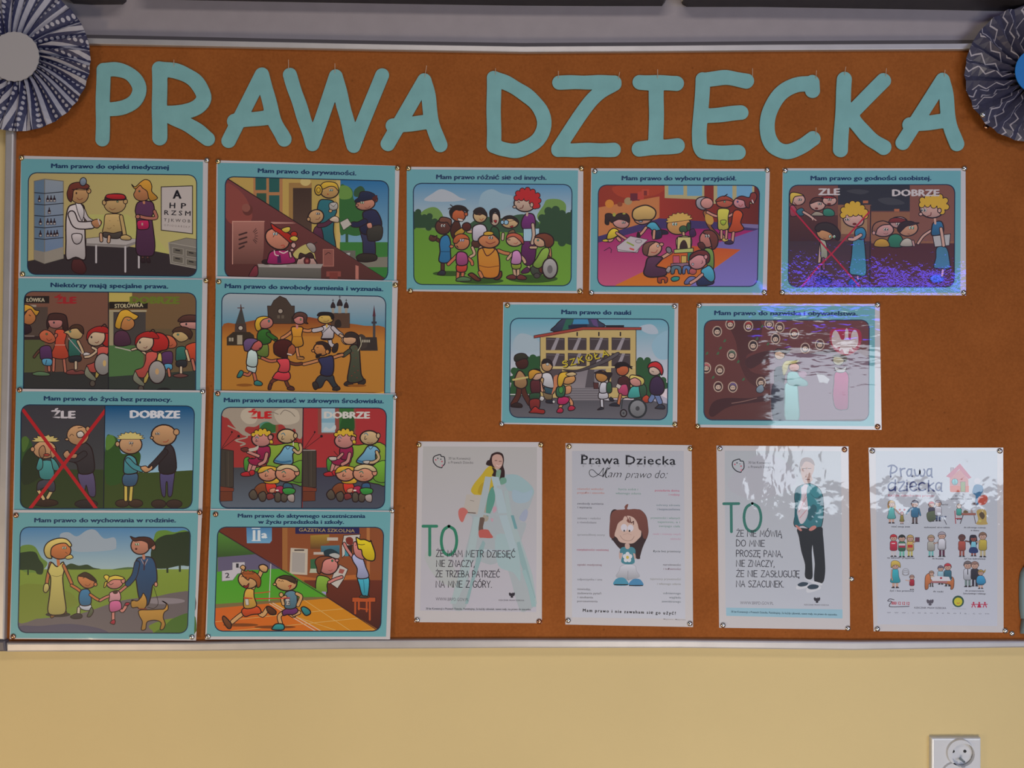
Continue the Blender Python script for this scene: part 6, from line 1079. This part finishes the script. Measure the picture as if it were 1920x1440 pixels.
    T('w  w  w .  c  o  a  o  s  z  k  o  l  a .  c  o  m', 27.5, 204.5, 150, 206, 1.9, '6a6c7a', .012)
# ---------------------------------------------------------------- posters
def tacks(title, where):
    for (x, y), corner, mt, y0 in where: TACKS.append((x, y, corner, title, mt, y0))
TACKS = []
def poster(name, label, quad, crop, fn, kind='flat', lvl=0, mount=None, titles=(), box=None):
    global A, INK
    y0 = -.0001 - lvl; yf = y0 - .0004
    sheet = slab('paper_sheet', quad, y0, yf, PAPERM[kind])
    root = empty(name, sheet.location.copy()); tag(root, label, 'poster', 'laminated posters on the pinboard')
    w = Vector(sheet.location); sheet.parent = root; sheet.location = (0, 0, 0)
    ox, oy, sc = crop
    xs = [p[0] for p in quad]; ys = [p[1] for p in quad]
    A = Print(ox, oy, sc, yf, (min(xs), min(ys), max(xs), max(ys)))
    if mount:
        q = [A.px(*p) for p in pts(mount[0])]; A.clip = (min(p[0] for p in q)+3, min(p[1] for p in q)+3, max(p[0] for p in q)-3, max(p[1] for p in q)-3)
    INK = 1.5
    fn()
    INK = 1.75; A.clip = None
    if mount:
        teal, pic, r = mount; frame_ring(pts(teal), pts(pic), r, TL_)
    for (s, x0, y0_, x1, y1_, h) in titles: T(s, x0, y0_, x1, y1_, h, TT, .045)
    me = bpy.data.meshes.new('printed_picture'); c = Vector(root.location)
    me.from_pydata([tuple(v-c) for v in A.v], [], A.f)
    ca = me.color_attributes.new('ink', 'FLOAT_COLOR', 'POINT')
    ca.data.foreach_set('color', [q for t in A.c for q in t]); me.materials.append(INKM[kind]); me.update()
    o = bpy.data.objects.new('printed_picture', me); COL.objects.link(o); o.parent = root
    print('POSTER', name, 'layers', A.top, 'polys', len(me.polygons))
    return root
CP = lambda x, y: (x, y, 5.12)
G_ = .0021
poster('poster', 'doctor and shirtless boy poster titled Mam prawo do opieki medycznej', [(39.5, 292), (390, 300), (387, 543), (34, 540)], CP(25, 285), medical, lvl=0,
       mount=('7.5 6.5 182 9.3 181 121 7 119.5', '14.5 19.8 176 22 176 119.5 13.5 117.5', 8), titles=[('Mam prawo do opieki medycznej', 36.5, 15.2, 149, 16.6, 4.3)])
poster('poster', 'wheelchair and canteen queue poster titled Niektórzy mają specjalne prawa', [(35, 518.5), (389, 523), (385, 752), (30, 748)], CP(25, 515), special, lvl=G_,
       mount=('5 3.5 181.5 4.8 179 124 2.5 124', '10.5 16 175.5 17.5 175 122 9.5 122', 8), titles=[('Niektórzy mają specjalne prawa.', 36, 11.8, 148.5, 13.2, 4.3)])
poster('poster', 'red crossed-out violence poster titled Mam prawo do życia bez przemocy', [(30, 729), (386, 732), (379, 971), (24, 971)], CP(25, 730), violence, lvl=2*G_,
       mount=('2.5 2 181 3 177.5 119 .5 119', '7.5 14.8 174 16 171.5 114.5 6.5 114.5', 8), titles=[('Mam prawo do życia bez przemocy.', 29.5, 10.6, 152, 11.8, 4.3)])
poster('poster', 'family walking a dog poster titled Mam prawo do wychowania w rodzinie', [(24.8, 956), (379, 958), (367.5, 1201), (18, 1198)], CP(15, 955), family, lvl=3*G_,
       mount=('5.2 3.2 182.5 3.5 178.5 124.5 2.3 123.5', '11.8 17 175.3 17.3 172.3 119 9.5 118.5', 8), titles=[('Mam prawo do wychowania w rodzinie.', 25.5, 12.4, 161, 12.4, 4.3)])
poster('poster', 'postman and girl at a telephone poster titled Mam prawo do prywatności', [(406, 300.5), (749, 311), (743, 546), (404, 541)], CP(395, 290), privacy, lvl=0,
       mount=('6.7 7.8 177 11 176 122 6.5 120', '14 21 171 25.2 170 121 13.5 118', 8), titles=[('Mam prawo do prywatności.', 45.5, 17.2, 139.5, 19.8, 4.3)])
poster('poster', 'ring of dancing children poster titled Mam prawo do swobody sumienia i wyznania', [(405, 518), (746, 526.5), (740, 757), (401, 752)], CP(390, 515), beliefs, lvl=G_,
       mount=('7.5 3.6 177 6.5 175 122 6 121', '13.3 17.7 170.8 20.8 169.5 121 12.5 119', 8), titles=[('Mam prawo do swobody sumienia i wyznania.', 16.3, 12.7, 168, 15.8, 4.3)])
poster('poster', 'poster of parents on a green sofa titled Mam prawo dorastać w zdrowym środowisku', [(401.6, 732), (742.4, 738), (737, 972), (394, 972)], CP(385, 730), health, lvl=2*G_,
       mount=('8 3 180.5 5 177.5 122 5 122', '15.5 17.2 174 18 172 114.5 13.5 114', 8), titles=[('Mam prawo dorastać w zdrowym środowisku.', 18, 12.2, 171, 13.3, 4.3)])
poster('poster', 'two running athletes poster titled Mam prawo do aktywnego uczestniczenia', [(394.5, 954), (739, 957.5), (731.4, 1199), (384.8, 1199)], CP(375, 955), active, lvl=3*G_,
       mount=('10 .8 183 2.5 178.5 122.2 6.5 122', '17 17 176.5 17.3 173.5 117 13.8 117', 8), titles=[('Mam prawo do aktywnego uczestniczenia', 36.5, 7.8, 158.5, 8.2, 3.8), ('w życiu przedszkola i szkoły.', 56, 13.7, 138, 13.9, 3.8)])
poster('poster', 'red-haired teacher and crowd poster titled Mam prawo różnić się od innych', [(762.6, 312.7), (1093.6, 315.6), (1092.7, 550), (762.6, 546)], CP(745, 300), different,
       mount=('9 9 173.5 10 172 125.8 9 124.3', '15.3 22.3 167.8 23.5 166.8 120.8 15.8 119.5', 8), titles=[('Mam prawo różnić się od innych.', 37.5, 18.2, 143, 19, 4.4)])
poster('poster', 'children building with blocks poster titled Mam prawo do wyboru przyjaciół', [(1108.5, 315.6), (1443.5, 316.6), (1437.7, 553), (1104.6, 551)], CP(1090, 300), friends,
       mount=('10 10.5 177 10.8 174 127.5 8.5 126.5', '16.3 24 171.2 24.3 169 121.5 15.5 121.2', 8), titles=[('Mam prawo do wyboru przyjaciół.', 39, 19.4, 148.5, 19.6, 4.4)])
poster('poster', 'crossed-out scolding picture poster titled Mam prawo go godności osobistej', [(1467.6, 315.6), (1810.4, 315.6), (1811.3, 554), (1463.7, 552)], CP(1450, 300), dignity, kind='sparkle',
       mount=('9.5 10.2 180 10.3 179.5 127.5 8 127', '15.3 24.2 174.3 23.5 173.8 122 14.2 122', 8), titles=[('Mam prawo go godności osobistej.', 36, 19.4, 151.5, 19.3, 4.4)])
poster('poster', 'pupils outside a school building poster titled Mam prawo do nauki', [(943.5, 566.7), (1271.7, 568.7), (1269.7, 801), (939.6, 795)], CP(925, 555), school,
       mount=('10 8.2 174 9 172 124 8.3 121.5', '16.3 21.3 168.5 22.3 167 119 15.5 116.5', 8), titles=[('Mam prawo do nauki', 65.5, 17.3, 132, 18, 4.4)])
poster('poster', 'white eagle and family tree poster titled Mam prawo do nazwiska i obywatelstwa', [(1306.6, 568.7), (1649.4, 569.6), (1653, 806), (1304.6, 801)], CP(1290, 555), name_, kind='streaky',
       mount=('9.3 9.5 179.5 9.5 179 125 9.2 123.5', '15.5 23.2 174 23 173.5 120 15.2 119', 8), titles=[('Mam prawo do nazwiska i obywatelstwa.', 25.5, 18.2, 162.5, 18.8, 4.4)])
poster('poster', 'portrait poster of a girl in yellow leaning over a blue ladder', [(784, 827.7), (1016.7, 829), (1016, 1168.5), (777, 1166.7)], (765, 820, 7.111), ladder_poster)
poster('poster', 'white poster of a big-eyed brown-haired cartoon girl between columns of small words', [(1060.5, 831), (1296.8, 834.8), (1299.5, 1175.8), (1060, 1171)], (1050, 820, 7.111), girl_poster)
poster('poster', 'portrait poster of a boy in a teal blazer and striped tie', [(1343.4, 835.5), (1591, 837), (1593.8, 1180.8), (1348.4, 1177)], (1335, 825, 7.111), respect_poster, kind='crinkled')
poster('poster', 'white poster with a pink house and rows of tiny figures', [(1628.6, 839.4), (1881, 839.4), (1881.7, 1186), (1638, 1183.6)], (1620, 830, 6.4), rights_poster, kind='crinkled')

# ---------------------------------------------------------------- thumbtacks, one by one
def tack_mesh():
    bm = bmesh.new(); prof = [(0.0, .0036), (.0016, .0034), (.0031, .0027), (.0042, .0014), (.0047, .0004), (.0046, 0.0)]
    n = 18; rings = []
    top = bm.verts.new((0, -prof[0][1], 0))
    for r, h in prof[1:]: rings.append([bm.verts.new((r*math.cos(2*math.pi*i/n), -h, r*math.sin(2*math.pi*i/n))) for i in range(n)])
    for i in range(n):
        j = (i+1) % n; bm.faces.new((top, rings[0][i], rings[0][j]))
        for a, b in zip(rings, rings[1:]): bm.faces.new((a[i], b[i], b[j], a[j]))
    bm.faces.new(rings[-1][::-1]); bmesh.ops.recalc_face_normals(bm, faces=bm.faces[:])
    me = bpy.data.meshes.new('tack_head'); bm.to_mesh(me); bm.free()
    for p in me.polygons: p.use_smooth = True
    return me
def pin_mesh():
    n = 8; v = [(.0005*math.cos(2*math.pi*i/n), 0, .0005*math.sin(2*math.pi*i/n)) for i in range(n)]; v = v + [(a, .008, c) for a, b, c in v]
    me = bpy.data.meshes.new('tack_point'); me.from_pydata(v, [], [(i, (i+1) % n, n+(i+1) % n, n+i) for i in range(n)]); me.materials.append(STEEL); return me
TM = {}
for k, mt in (('silver', SILV), ('brass', BRASS), ('copper', COPPER)):
    me = tack_mesh(); me.materials.append(mt); TM[k] = me
PM = pin_mesh()
def tack(x, y, label, k, yb=-.0005, tilt=0.0):
    r = empty('thumbtack', P(x, y, yb)); tag(r, label, 'thumbtack', 'thumbtacks on the pinboard')
    h = bpy.data.objects.new('tack_head', TM[k]); COL.objects.link(h); h.parent = r; h.rotation_euler = (tilt, 0, random.uniform(-.12, .12))
    p = bpy.data.objects.new('tack_point', PM); COL.objects.link(p); p.parent = r
s, b_, c_ = 'silver', 'brass', 'copper'
LV = [-.0007-i*G_ for i in range(4)]
CRN = {'ul': 'upper left', 'ur': 'upper right', 'll': 'lower left', 'lr': 'lower right'}
KN = {'silver': 'silver', 'brass': 'brassy', 'copper': 'copper-toned'}
for x, y, c, t, k, yb in (
    (40.5, 296, 'ul', 'medical care poster', b_, LV[0]), (388, 300.5, 'ur', 'medical care poster', s, LV[0]), (42.5, 514, 'll', 'medical care poster', b_, LV[0]),
    (386.5, 526, 'ur', 'canteen queue poster', b_, LV[1]), (37, 731, 'll', 'canteen queue poster', c_, LV[2]), (380, 734, 'ur', 'crossed-out violence poster', s, LV[2]),
    (374.5, 960.5, 'ur', 'family with dog poster', c_, LV[3]), (30.5, 966, 'ul', 'family with dog poster', c_, LV[3]), (25, 1193, 'll', 'family with dog poster', c_, LV[3]), (360, 1194, 'lr', 'family with dog poster', s, LV[3]),
    (409, 302.5, 'ul', 'privacy poster', b_, LV[0]), (745.5, 315, 'ur', 'privacy poster', b_, LV[0]), (410.5, 528, 'ul', 'dancing ring poster', b_, LV[1]), (741.5, 534.5, 'ur', 'dancing ring poster', b_, LV[1]),
    (408.5, 738, 'ul', 'green sofa poster', c_, LV[2]), (741, 744.5, 'ur', 'green sofa poster', s, LV[2]), (404.5, 964, 'ul', 'running athletes poster', c_, LV[3]), (735.5, 957.5, 'ur', 'running athletes poster', s, LV[3]), (390.5, 1193, 'll', 'running athletes poster', s, LV[3]),
    (766, 315.5, 'ul', 'red-haired teacher poster', b_, LV[0]), (1090.5, 316, 'ur', 'red-haired teacher poster', b_, LV[0]), (769.5, 545.5, 'll', 'red-haired teacher poster', b_, LV[0]), (1087.5, 546, 'lr', 'red-haired teacher poster', b_, LV[0]),
    (1115.5, 321, 'ul', 'building blocks poster', s, LV[0]), (1438.5, 319, 'ur', 'building blocks poster', s, LV[0]), (1109, 549, 'll', 'building blocks poster', s, LV[0]), (1433, 548, 'lr', 'building blocks poster', s, LV[0]),
    (1472.5, 320, 'ul', 'scolding picture poster', s, LV[0]), (1808, 316, 'ur', 'scolding picture poster', s, LV[0]), (1467, 548.5, 'll', 'scolding picture poster', s, LV[0]), (1807, 549, 'lr', 'scolding picture poster', s, LV[0]),
    (951.5, 572.5, 'ul', 'school building poster', b_, LV[0]), (1264.5, 574.5, 'ur', 'school building poster', s, LV[0]), (940.5, 795, 'll', 'school building poster', s, LV[0]), (1265.5, 795.5, 'lr', 'school building poster', b_, LV[0]),
    (1311, 573, 'ul', 'white eagle poster', s, LV[0]), (1645.5, 571.5, 'ur', 'white eagle poster', s, LV[0]), (1308, 799.5, 'll', 'white eagle poster', b_, LV[0]), (1645.5, 800, 'lr', 'white eagle poster', c_, LV[0]),
    (785.5, 834, 'ul', 'blue ladder poster', b_, LV[0]), (1014.5, 834, 'ur', 'blue ladder poster', b_, LV[0]), (782.5, 1162, 'll', 'blue ladder poster', s, LV[0]), (1011, 1165, 'lr', 'blue ladder poster', c_, LV[0]),
    (1067, 837, 'ul', 'big-eyed cartoon girl poster', b_, LV[0]), (1294.5, 841, 'ur', 'big-eyed cartoon girl poster', b_, LV[0]), (1065.5, 1163, 'll', 'big-eyed cartoon girl poster', s, LV[0]), (1293.5, 1169, 'lr', 'big-eyed cartoon girl poster', s, LV[0]),
    (1350, 841, 'ul', 'teal blazer poster', s, LV[0]), (1583.5, 843, 'ur', 'teal blazer poster', c_, LV[0]), (1355.5, 1172, 'll', 'teal blazer poster', s, LV[0]), (1590, 1178, 'lr', 'teal blazer poster', s, LV[0]),
    (1635.5, 845.5, 'ul', 'pink house poster', s, LV[0]), (1874.5, 845.5, 'ur', 'pink house poster', s, LV[0]), (1645, 1179, 'll', 'pink house poster', s, LV[0]), (1884.5, 1182.5, 'lr', 'pink house poster', s, LV[0])):
    tack(x, y, '%s thumbtack at the %s corner of the %s' % (KN[k], CRN[c], t), k, yb)
tack(1897, 1187.5, 'pale silver spare thumbtack stuck in bare board just right of the pink house poster', s, -.0001)
tack(1596.5, 1085.5, 'silver thumbtack stuck in bare board halfway up the right edge of the teal blazer poster', s, -.0001)
import numpy as np
# ---------------------------------------------------------------- big paper letters cut with round ends
def contour_letter(strokes, r, step=1.25):
    segs = []
    for s in strokes:
        q = smooth_open(s, 5) if len(s) > 3 else s
        segs += list(zip(q, q[1:]))
    xs = [p[0] for s in strokes for p in s]; ys = [p[1] for s in strokes for p in s]
    x0, x1, y0, y1 = min(xs)-r-8, max(xs)+r+8, min(ys)-r-8, max(ys)+r+8
    X, Y = np.meshgrid(np.arange(x0, x1, step), np.arange(y0, y1, step))
    D = np.full(X.shape, 1e9)
    for (ax, ay), (bx, by) in segs:
        dx, dy = bx-ax, by-ay; l = dx*dx+dy*dy or 1e-9
        t = np.clip(((X-ax)*dx+(Y-ay)*dy)/l, 0, 1); D = np.minimum(D, np.hypot(X-ax-t*dx, Y-ay-t*dy))
    Dv = D - r - .5*np.sin(X*.11+Y*.07)          # scissors never cut quite true
    H, Wd = Dv.shape; nxt = {}
    def pt(i, j, k, l):
        a, b = Dv[i, j], Dv[k, l]; t = a/(a-b)
        return (x0+step*(j+(l-j)*t), y0+step*(i+(k-i)*t))
    E_ = {}
    ins = Dv < 0
    mixed = ins[:-1, :-1].astype(int)+ins[1:, :-1]+ins[:-1, 1:]+ins[1:, 1:]
    for i, j in zip(*np.where((mixed > 0) & (mixed < 4))):
        c = (ins[i, j], ins[i, j+1], ins[i+1, j+1], ins[i+1, j]); cs = [(i, j), (i, j+1), (i+1, j+1), (i+1, j)]
        cross = []
        for k in range(4):
            if c[k] != c[(k+1) % 4]:
                a, b = cs[k], cs[(k+1) % 4]; key = (min(a, b), max(a, b)); cross.append((key, c[k]))
                if key not in E_: E_[key] = pt(*key[0], *key[1])
        outs = [k for k, s_ in cross if s_]; inn = [k for k, s_ in cross if not s_]
        if len(outs) == 1: nxt[outs[0]] = inn[0]
        else:
            for a, b in zip(outs, inn): nxt[a] = b
    loops = []
    while nxt:
        st = next(iter(nxt)); lp = []; k = st
        while k in nxt: lp.append(E_[k]); k = nxt.pop(k)
        if len(lp) > 8: loops.append(lp[::2])
    return loops
def area2(l): return abs(sum(a[0]*b[1]-b[0]*a[1] for a, b in zip(l, l[1:]+l[:1])))
def cut_paper(name, loops, y0, y1, mat, label, cat, group, threads=()):
    loops = sorted(loops, key=area2, reverse=True)
    tri = tessellate_polygon([[Vector((a, b, 0)) for a, b in l] for l in loops])
    flat = [p for l in loops for p in l]; n = len(flat)
    V = [P(x, y, y1) for x, y in flat]; V += [Vector((v.x, y0, v.z)) for v in V]
    Fc = [tuple(t) for t in tri] + [tuple(n+i for i in t[::-1]) for t in tri]; b = 0
    for l in loops:
        m_ = len(l)
        for i in range(m_): j = (i+1) % m_; Fc.append((b+i, b+j, n+b+j, n+b+i))
        b += m_
    c = sum(V, Vector())/len(V)
    root = empty(name, c); tag(root, label, cat, group)
    me = bpy.data.meshes.new('paper_cutout'); me.from_pydata([tuple(v-c) for v in V], [], Fc); me.update()
    bm = bmesh.new(); bm.from_mesh(me); bmesh.ops.recalc_face_normals(bm, faces=bm.faces[:]); bm.to_mesh(me); bm.free()
    me.materials.append(mat); o = bpy.data.objects.new('paper_cutout', me); COL.objects.link(o); o.parent = root
    for (x, ya, yb, dx) in threads:
        tube('pin', [P(x, ya+4, y1-.0002), P(x, ya, y1-.001), P(x+dx, yb, y1-.004)], .00045, THREAD, root, 6)
    return root
LET = [
 ('P', 13, 'the first letter after the dotted rosette', [[(193.5, 131), (192, 261)], [(194, 130.5), (218, 130), (245, 140), (261.5, 164), (254, 188), (232, 201), (200, 205)]], []),
 ('R', 14, 'second letter of the first word', [[(299, 130), (299, 258)], [(299, 129), (330, 133), (364, 150), (382, 179), (372, 199), (345, 210), (305, 212)], [(312, 214), (345, 230), (370, 245), (389, 260)]], [(326, 121, 112, 0)]),
 ('A', 13.5, 'between R and W in the first word', [[(490.5, 140), (429, 264)], [(490.5, 140), (500, 172), (514, 225), (533, 261)], [(439, 227), (508, 219.5)]], []),
 ('W', 13, 'in the middle of the first word', [[(543, 140), (586, 270)], [(586, 270), (630, 143)], [(630, 143), (663, 274)], [(663, 274), (716, 141)]], [(541, 127, 112, 0), (628, 133, 119, 0)]),
 ('A', 13.5, 'last letter of the first word', [[(796, 151), (727, 270)], [(796, 151), (803, 180), (811, 235), (826, 272)], [(737, 236), (800, 229)]], [(797, 141, 123, 3)]),
 ('D', 13.5, 'first letter of the second word', [[(926, 147), (926, 272)], [(926, 146), (960, 161), (1002, 191), (1021, 228), (1009, 262), (975, 281), (945, 280), (926, 273)]], [(929, 136, 128, 0)]),
 ('Z', 13, 'between D and I', [[(1048, 154.5), (1152, 154)], [(1152, 157), (1122, 176), (1094, 208), (1047, 279)], [(1047, 281.5), (1151, 281)]], [(1047, 143, 133, 0), (1160, 145, 135, 2)]),
 ('I', 14, 'between Z and E', [[(1200, 154.5), (1268, 156)], [(1231, 156), (1230, 277)], [(1198, 279), (1270, 273.5)]], [(1233, 143, 130, 0)]),
 ('E', 13.7, 'in the middle of the second word', [[(1318, 149), (1314, 215), (1311, 255), (1314, 278), (1330, 285.5), (1385, 286)], [(1318, 150), (1340, 147), (1362, 145.5), (1385, 149), (1400, 152)], [(1318, 218), (1390, 211)]], [(1411, 139, 128, 0)]),
 ('C', 14, 'curved letter between E and K', [[(1524, 170), (1523, 155)], [(1523, 157), (1492, 159), (1462, 178), (1442, 214), (1439, 250), (1452, 275), (1475, 284), (1503, 275), (1525, 260)]], [(1530, 144, 132, 1), (1530, 249, 239, 0)]),
 ('K', 14, 'next to last letter of the second word', [[(1583.5, 149), (1576, 281)], [(1657, 151), (1592, 217)], [(1592, 213), (1611, 238), (1632, 260), (1657, 276)]], [(1584, 137, 125, 2), (1661, 140, 128, 1)]),
 ('A', 13.5, 'last letter before the zigzag rosette', [[(1768, 150), (1693, 268)], [(1768, 150), (1774, 178), (1781, 235), (1795, 270)], [(1706, 234), (1768, 227)]], [(1771, 140, 131, 1)]),
]
for ch, r, where, st, th in LET:
    th = [(x, ya, yb, dx) for x, ya, yb, dx in th]
    cut_paper('paper_letter', contour_letter(st, r), -.0012, -.0026, TEALP, 'turquoise paper letter %s, %s' % (ch, where), 'letter', 'turquoise letters spelling PRAWA DZIECKA', th)

# ---------------------------------------------------------------- pleated paper rosettes
def fan_material(name, zig):
    m, nt, b = newmat(name); b.inputs['Roughness'].default_value = .38 if zig else .5
    uv = nd(nt, 'ShaderNodeUVMap'); sx = nd(nt, 'ShaderNodeSeparateXYZ'); nt.links.new(uv.outputs['UV'], sx.inputs[0])
    def mth(op, a, b_=None, c_=None):
        n = nd(nt, 'ShaderNodeMath', operation=op)
        for i, v in enumerate((a, b_, c_)):
            if v is None: continue
            if isinstance(v, (int, float)): n.inputs[i].default_value = v
            else: nt.links.new(v, n.inputs[i])
        return n.outputs[0]
    u, v = sx.outputs[0], sx.outputs[1]
    if not zig:
        s_ = mth('ADD', mth('MULTIPLY', u, 1/34), mth('MULTIPLY', v, .22/34)); q = mth('ADD', mth('MULTIPLY', u, -.22/10), mth('MULTIPLY', v, .97/10))
        fs = mth('FRACT', s_); fq = mth('FRACT', q)
        white = mth('LESS_THAN', fs, .30)
        ds = mth('MULTIPLY', mth('SUBTRACT', fs, .65), 27.0); dq = mth('MULTIPLY', mth('SUBTRACT', fq, .5), 10.0)
        dot = mth('LESS_THAN', mth('ADD', mth('MULTIPLY', ds, ds), mth('MULTIPLY', dq, dq)), 10.5)
        fac = mth('MAXIMUM', white, dot); dark, light = (.028, .030, .085, 1), (.42, .41, .46, 1)
    else:
        tri = mth('PINGPONG', mth('MULTIPLY', v, 1/15.0), 1.0)
        s_ = mth('FRACT', mth('MULTIPLY', mth('ADD', u, mth('MULTIPLY', tri, 12.0)), 1/48.0))
        l1 = mth('LESS_THAN', mth('ABSOLUTE', mth('SUBTRACT', s_, .2)), .030); l2 = mth('LESS_THAN', mth('ABSOLUTE', mth('SUBTRACT', s_, .56)), .030)
        fac = mth('MAXIMUM', l1, l2); dark, light = (.050, .048, .085, 1), (.42, .39, .43, 1)
    mx_ = nd(nt, 'ShaderNodeMixRGB'); mx_.inputs['Color1'].default_value = dark; mx_.inputs['Color2'].default_value = light
    nt.links.new(fac, mx_.inputs['Fac']); nt.links.new(mx_.outputs['Color'], b.inputs['Base Color']); return m
def rosette(cx, cy, Rr, rd, n, mat, disc_mat, label, disc_label, twist, base, scal, seed):
    rnd = random.Random(seed); root = empty('paper_rosette', P(cx, cy, base)); tag(root, label, 'rosette')
    w = math.pi*Rr/n*1.18; bm = bmesh.new(); uvl = bm.loops.layers.uv.new('UVMap'); K_ = 9
    kk = .25 if scal else 0.0; cols = []; jit = [rnd.uniform(-.25, .25) for _ in range(2*n)]
    for j in range(2*n):
        c = []
        for t in range(K_):
            f_ = t/(K_-1); r = 26 + (Rr-26+ (2.0*(j % 2)-1)*1.0)*f_
            half = math.pi*r/n; dep = math.sqrt(max(w*w-half*half, 4))*(1 if j % 2 else 0)*S*.8
            a = math.pi*(j+jit[j]*f_*.8)/n + twist*(1-f_)**1.5
            c.append(bm.verts.new((r*math.cos(a)*S, -dep, r*math.sin(a)*S)))
        cols.append(c)
    for j in range(2*n):
        k = (j+1) % (2*n)
        for t in range(K_-1):
            fc = bm.faces.new((cols[j][t], cols[j][t+1], cols[k][t+1], cols[k][t]))
            rr = lambda q: 26+(Rr-26)*q/(K_-1)
            for lp, (uu, vv) in zip(fc.loops, ((j*w, rr(t)), (j*w, rr(t+1)), ((j+1)*w, rr(t+1)), ((j+1)*w, rr(t)))): lp[uvl].uv = (uu+vv*(kk+.45*math.sin(j/(2*n)*math.tau*1.5+seed)), vv)
    me = bpy.data.meshes.new('pleated_fan'); bm.to_mesh(me); bm.free(); me.materials.append(mat)
    o = bpy.data.objects.new('pleated_fan', me); COL.objects.link(o); o.parent = root
    sol = o.modifiers.new('thickness', 'SOLIDIFY'); sol.thickness = .0003
    N = 48; yb = -w*S*.8-.0002; yt = yb-.0012; V = []
    for y in (yt, yb):
        for i in range(N):
            r = rd*(1+scal*math.cos(i*math.pi)); V.append((r*S*math.cos(2*math.pi*i/N), y, r*S*math.sin(2*math.pi*i/N)))
    Fc = [tuple(range(N)), tuple(range(2*N-1, N-1, -1))] + [(i, N+i, N+(i+1) % N, (i+1) % N) for i in range(N)]
    d = link('centre_disc', V, Fc, disc_mat); d.parent = root; d['label'] = disc_label
    return root
rosette(36, 112, 134, 45.5, 30, fan_material('dotted_navy_paper', False), simple('plain_white_card', (.42, .40, .40), .85),
        'pleated paper rosette of navy paper with white dots and stripes at the upper left', 'plain greyish white round card', .22, -.0125, .012, 3)
rosette(1935, 140, 127, 42, 24, fan_material('zigzag_slate_paper', True), simple('bright_blue_card', (.008, .17, .50), .55),
        'pleated paper rosette of slate blue zigzag paper at the upper right', 'bright blue round card', .30, -.0125, 0, 5)
tack(1843, 215.5, 'silver thumbtack pinned through the lower left rim of the zigzag rosette', s, -.0265)
tack(1849.5, 237.5, 'coppery thumbtack just below the rim of the zigzag rosette', c_, -.0003)

# ---------------------------------------------------------------- light blue paper shape at the right edge
r = empty('paper_decoration', P(1950, 1125, -.001)); tag(r, 'curled light blue paper shape pinned at the lower right edge', 'decoration')
def curled(name, left, right, y_mid):
    n = len(left); K_ = 8; V = []
    for i in range(n):
        for t in range(K_+1):
            f_ = t/K_; x = left[i][0]+(right[i][0]-left[i][0])*f_; y = left[i][1]+(right[i][1]-left[i][1])*f_
            V.append(P(x, y, -.001-y_mid*math.sin(math.pi*min(1, f_*1.0)))-Vector(r.location))
    Fc = [(i*(K_+1)+t, i*(K_+1)+t+1, (i+1)*(K_+1)+t+1, (i+1)*(K_+1)+t) for i in range(n-1) for t in range(K_)]
    o = link(name, V, Fc, LBLUE, smooth=True); o.parent = r; sm = o.modifiers.new('thickness', 'SOLIDIFY'); sm.thickness = .0004; return o
curled('paper_petal', [(1918, 1064), (1913, 1074), (1910.5, 1090), (1910.5, 1115), (1911, 1140), (1914, 1160)], [(1975, 1058), (1985, 1072), (1990, 1090), (1990, 1115), (1985, 1140), (1978, 1160)], .016)
curled('paper_petal', [(1919, 1152), (1915, 1164), (1913, 1176), (1913, 1188)], [(1980, 1150), (1984, 1162), (1986, 1176), (1986, 1190)], .020)

# ---------------------------------------------------------------- double wall socket
so = empty('wall_socket', P(1793, 1430, WY)); tag(so, 'white double power socket low on the yellow wall', 'socket')
plate = slab('cover_plate', [(1747, 1384), (1840, 1384), (1840, 1476), (1747, 1476)], WY, WY-.009, WHITEP, so, bev=.003, seg=3)
def cyl(name, px_, py_, r, ya, yb, mat, parent, n=40, r2=None):
    c = P(px_, py_, ya); r2 = r2 or r; V = []
    for y, rr in ((ya, r), (yb, r2)):
        for i in range(n): V.append(Vector((c.x+rr*math.cos(2*math.pi*i/n), y, c.z+rr*math.sin(2*math.pi*i/n)))-c)
    Fc = [tuple(range(n)), tuple(range(2*n-1, n-1, -1))] + [(i, n+i, n+(i+1) % n, (i+1) % n) for i in range(n)]
    o = link(name, V, Fc, mat); o.location = c
    if parent: o.parent = parent; o.location = c-Vector(parent.location)
    bm = bmesh.new(); bm.from_mesh(o.data); bmesh.ops.recalc_face_normals(bm, faces=bm.faces[:]); bm.to_mesh(o.data); bm.free(); return o
WELLS = ((1799, 1410), (1789, 1453))
# raised body around the wells
for wx, wy in WELLS: cyl('well_rim', wx, wy, .0228, WY-.0085, WY-.0125, WHITEP, so, 48, .0216)
bpy.context.view_layer.update()
cutters = []
for wx, wy in WELLS: cutters.append(cyl('cutter', wx, wy, .0196, WY+.001, WY-.03, WHITEP, None, 48, .0200))
dg = None
for o in [c for c in so.children]:
    for c in cutters:
        md = o.modifiers.new('b', 'BOOLEAN'); md.object = c; md.operation = 'DIFFERENCE'; md.solver = 'EXACT'
bpy.context.view_layer.update(); dg = bpy.context.evaluated_depsgraph_get()
for o in list(so.children):
    nm = bpy.data.meshes.new_from_object(o.evaluated_get(dg)); o.modifiers.clear(); o.data = nm
for c in cutters: bpy.data.objects.remove(c)
for wx, wy in WELLS:
    cyl('well_floor', wx, wy, .0195, WY-.0002, WY-.0025, WHITEP, so, 40)
    for dx in (-11, 11): cyl('contact_hole', wx+dx-1, wy-1.5, .0026, WY-.0024, WY-.0029, BLACK, so, 20)
    cyl('earth_pin', wx+1, wy+12, .0022, WY-.0024, WY-.0150, STEEL, so, 20, .0018)
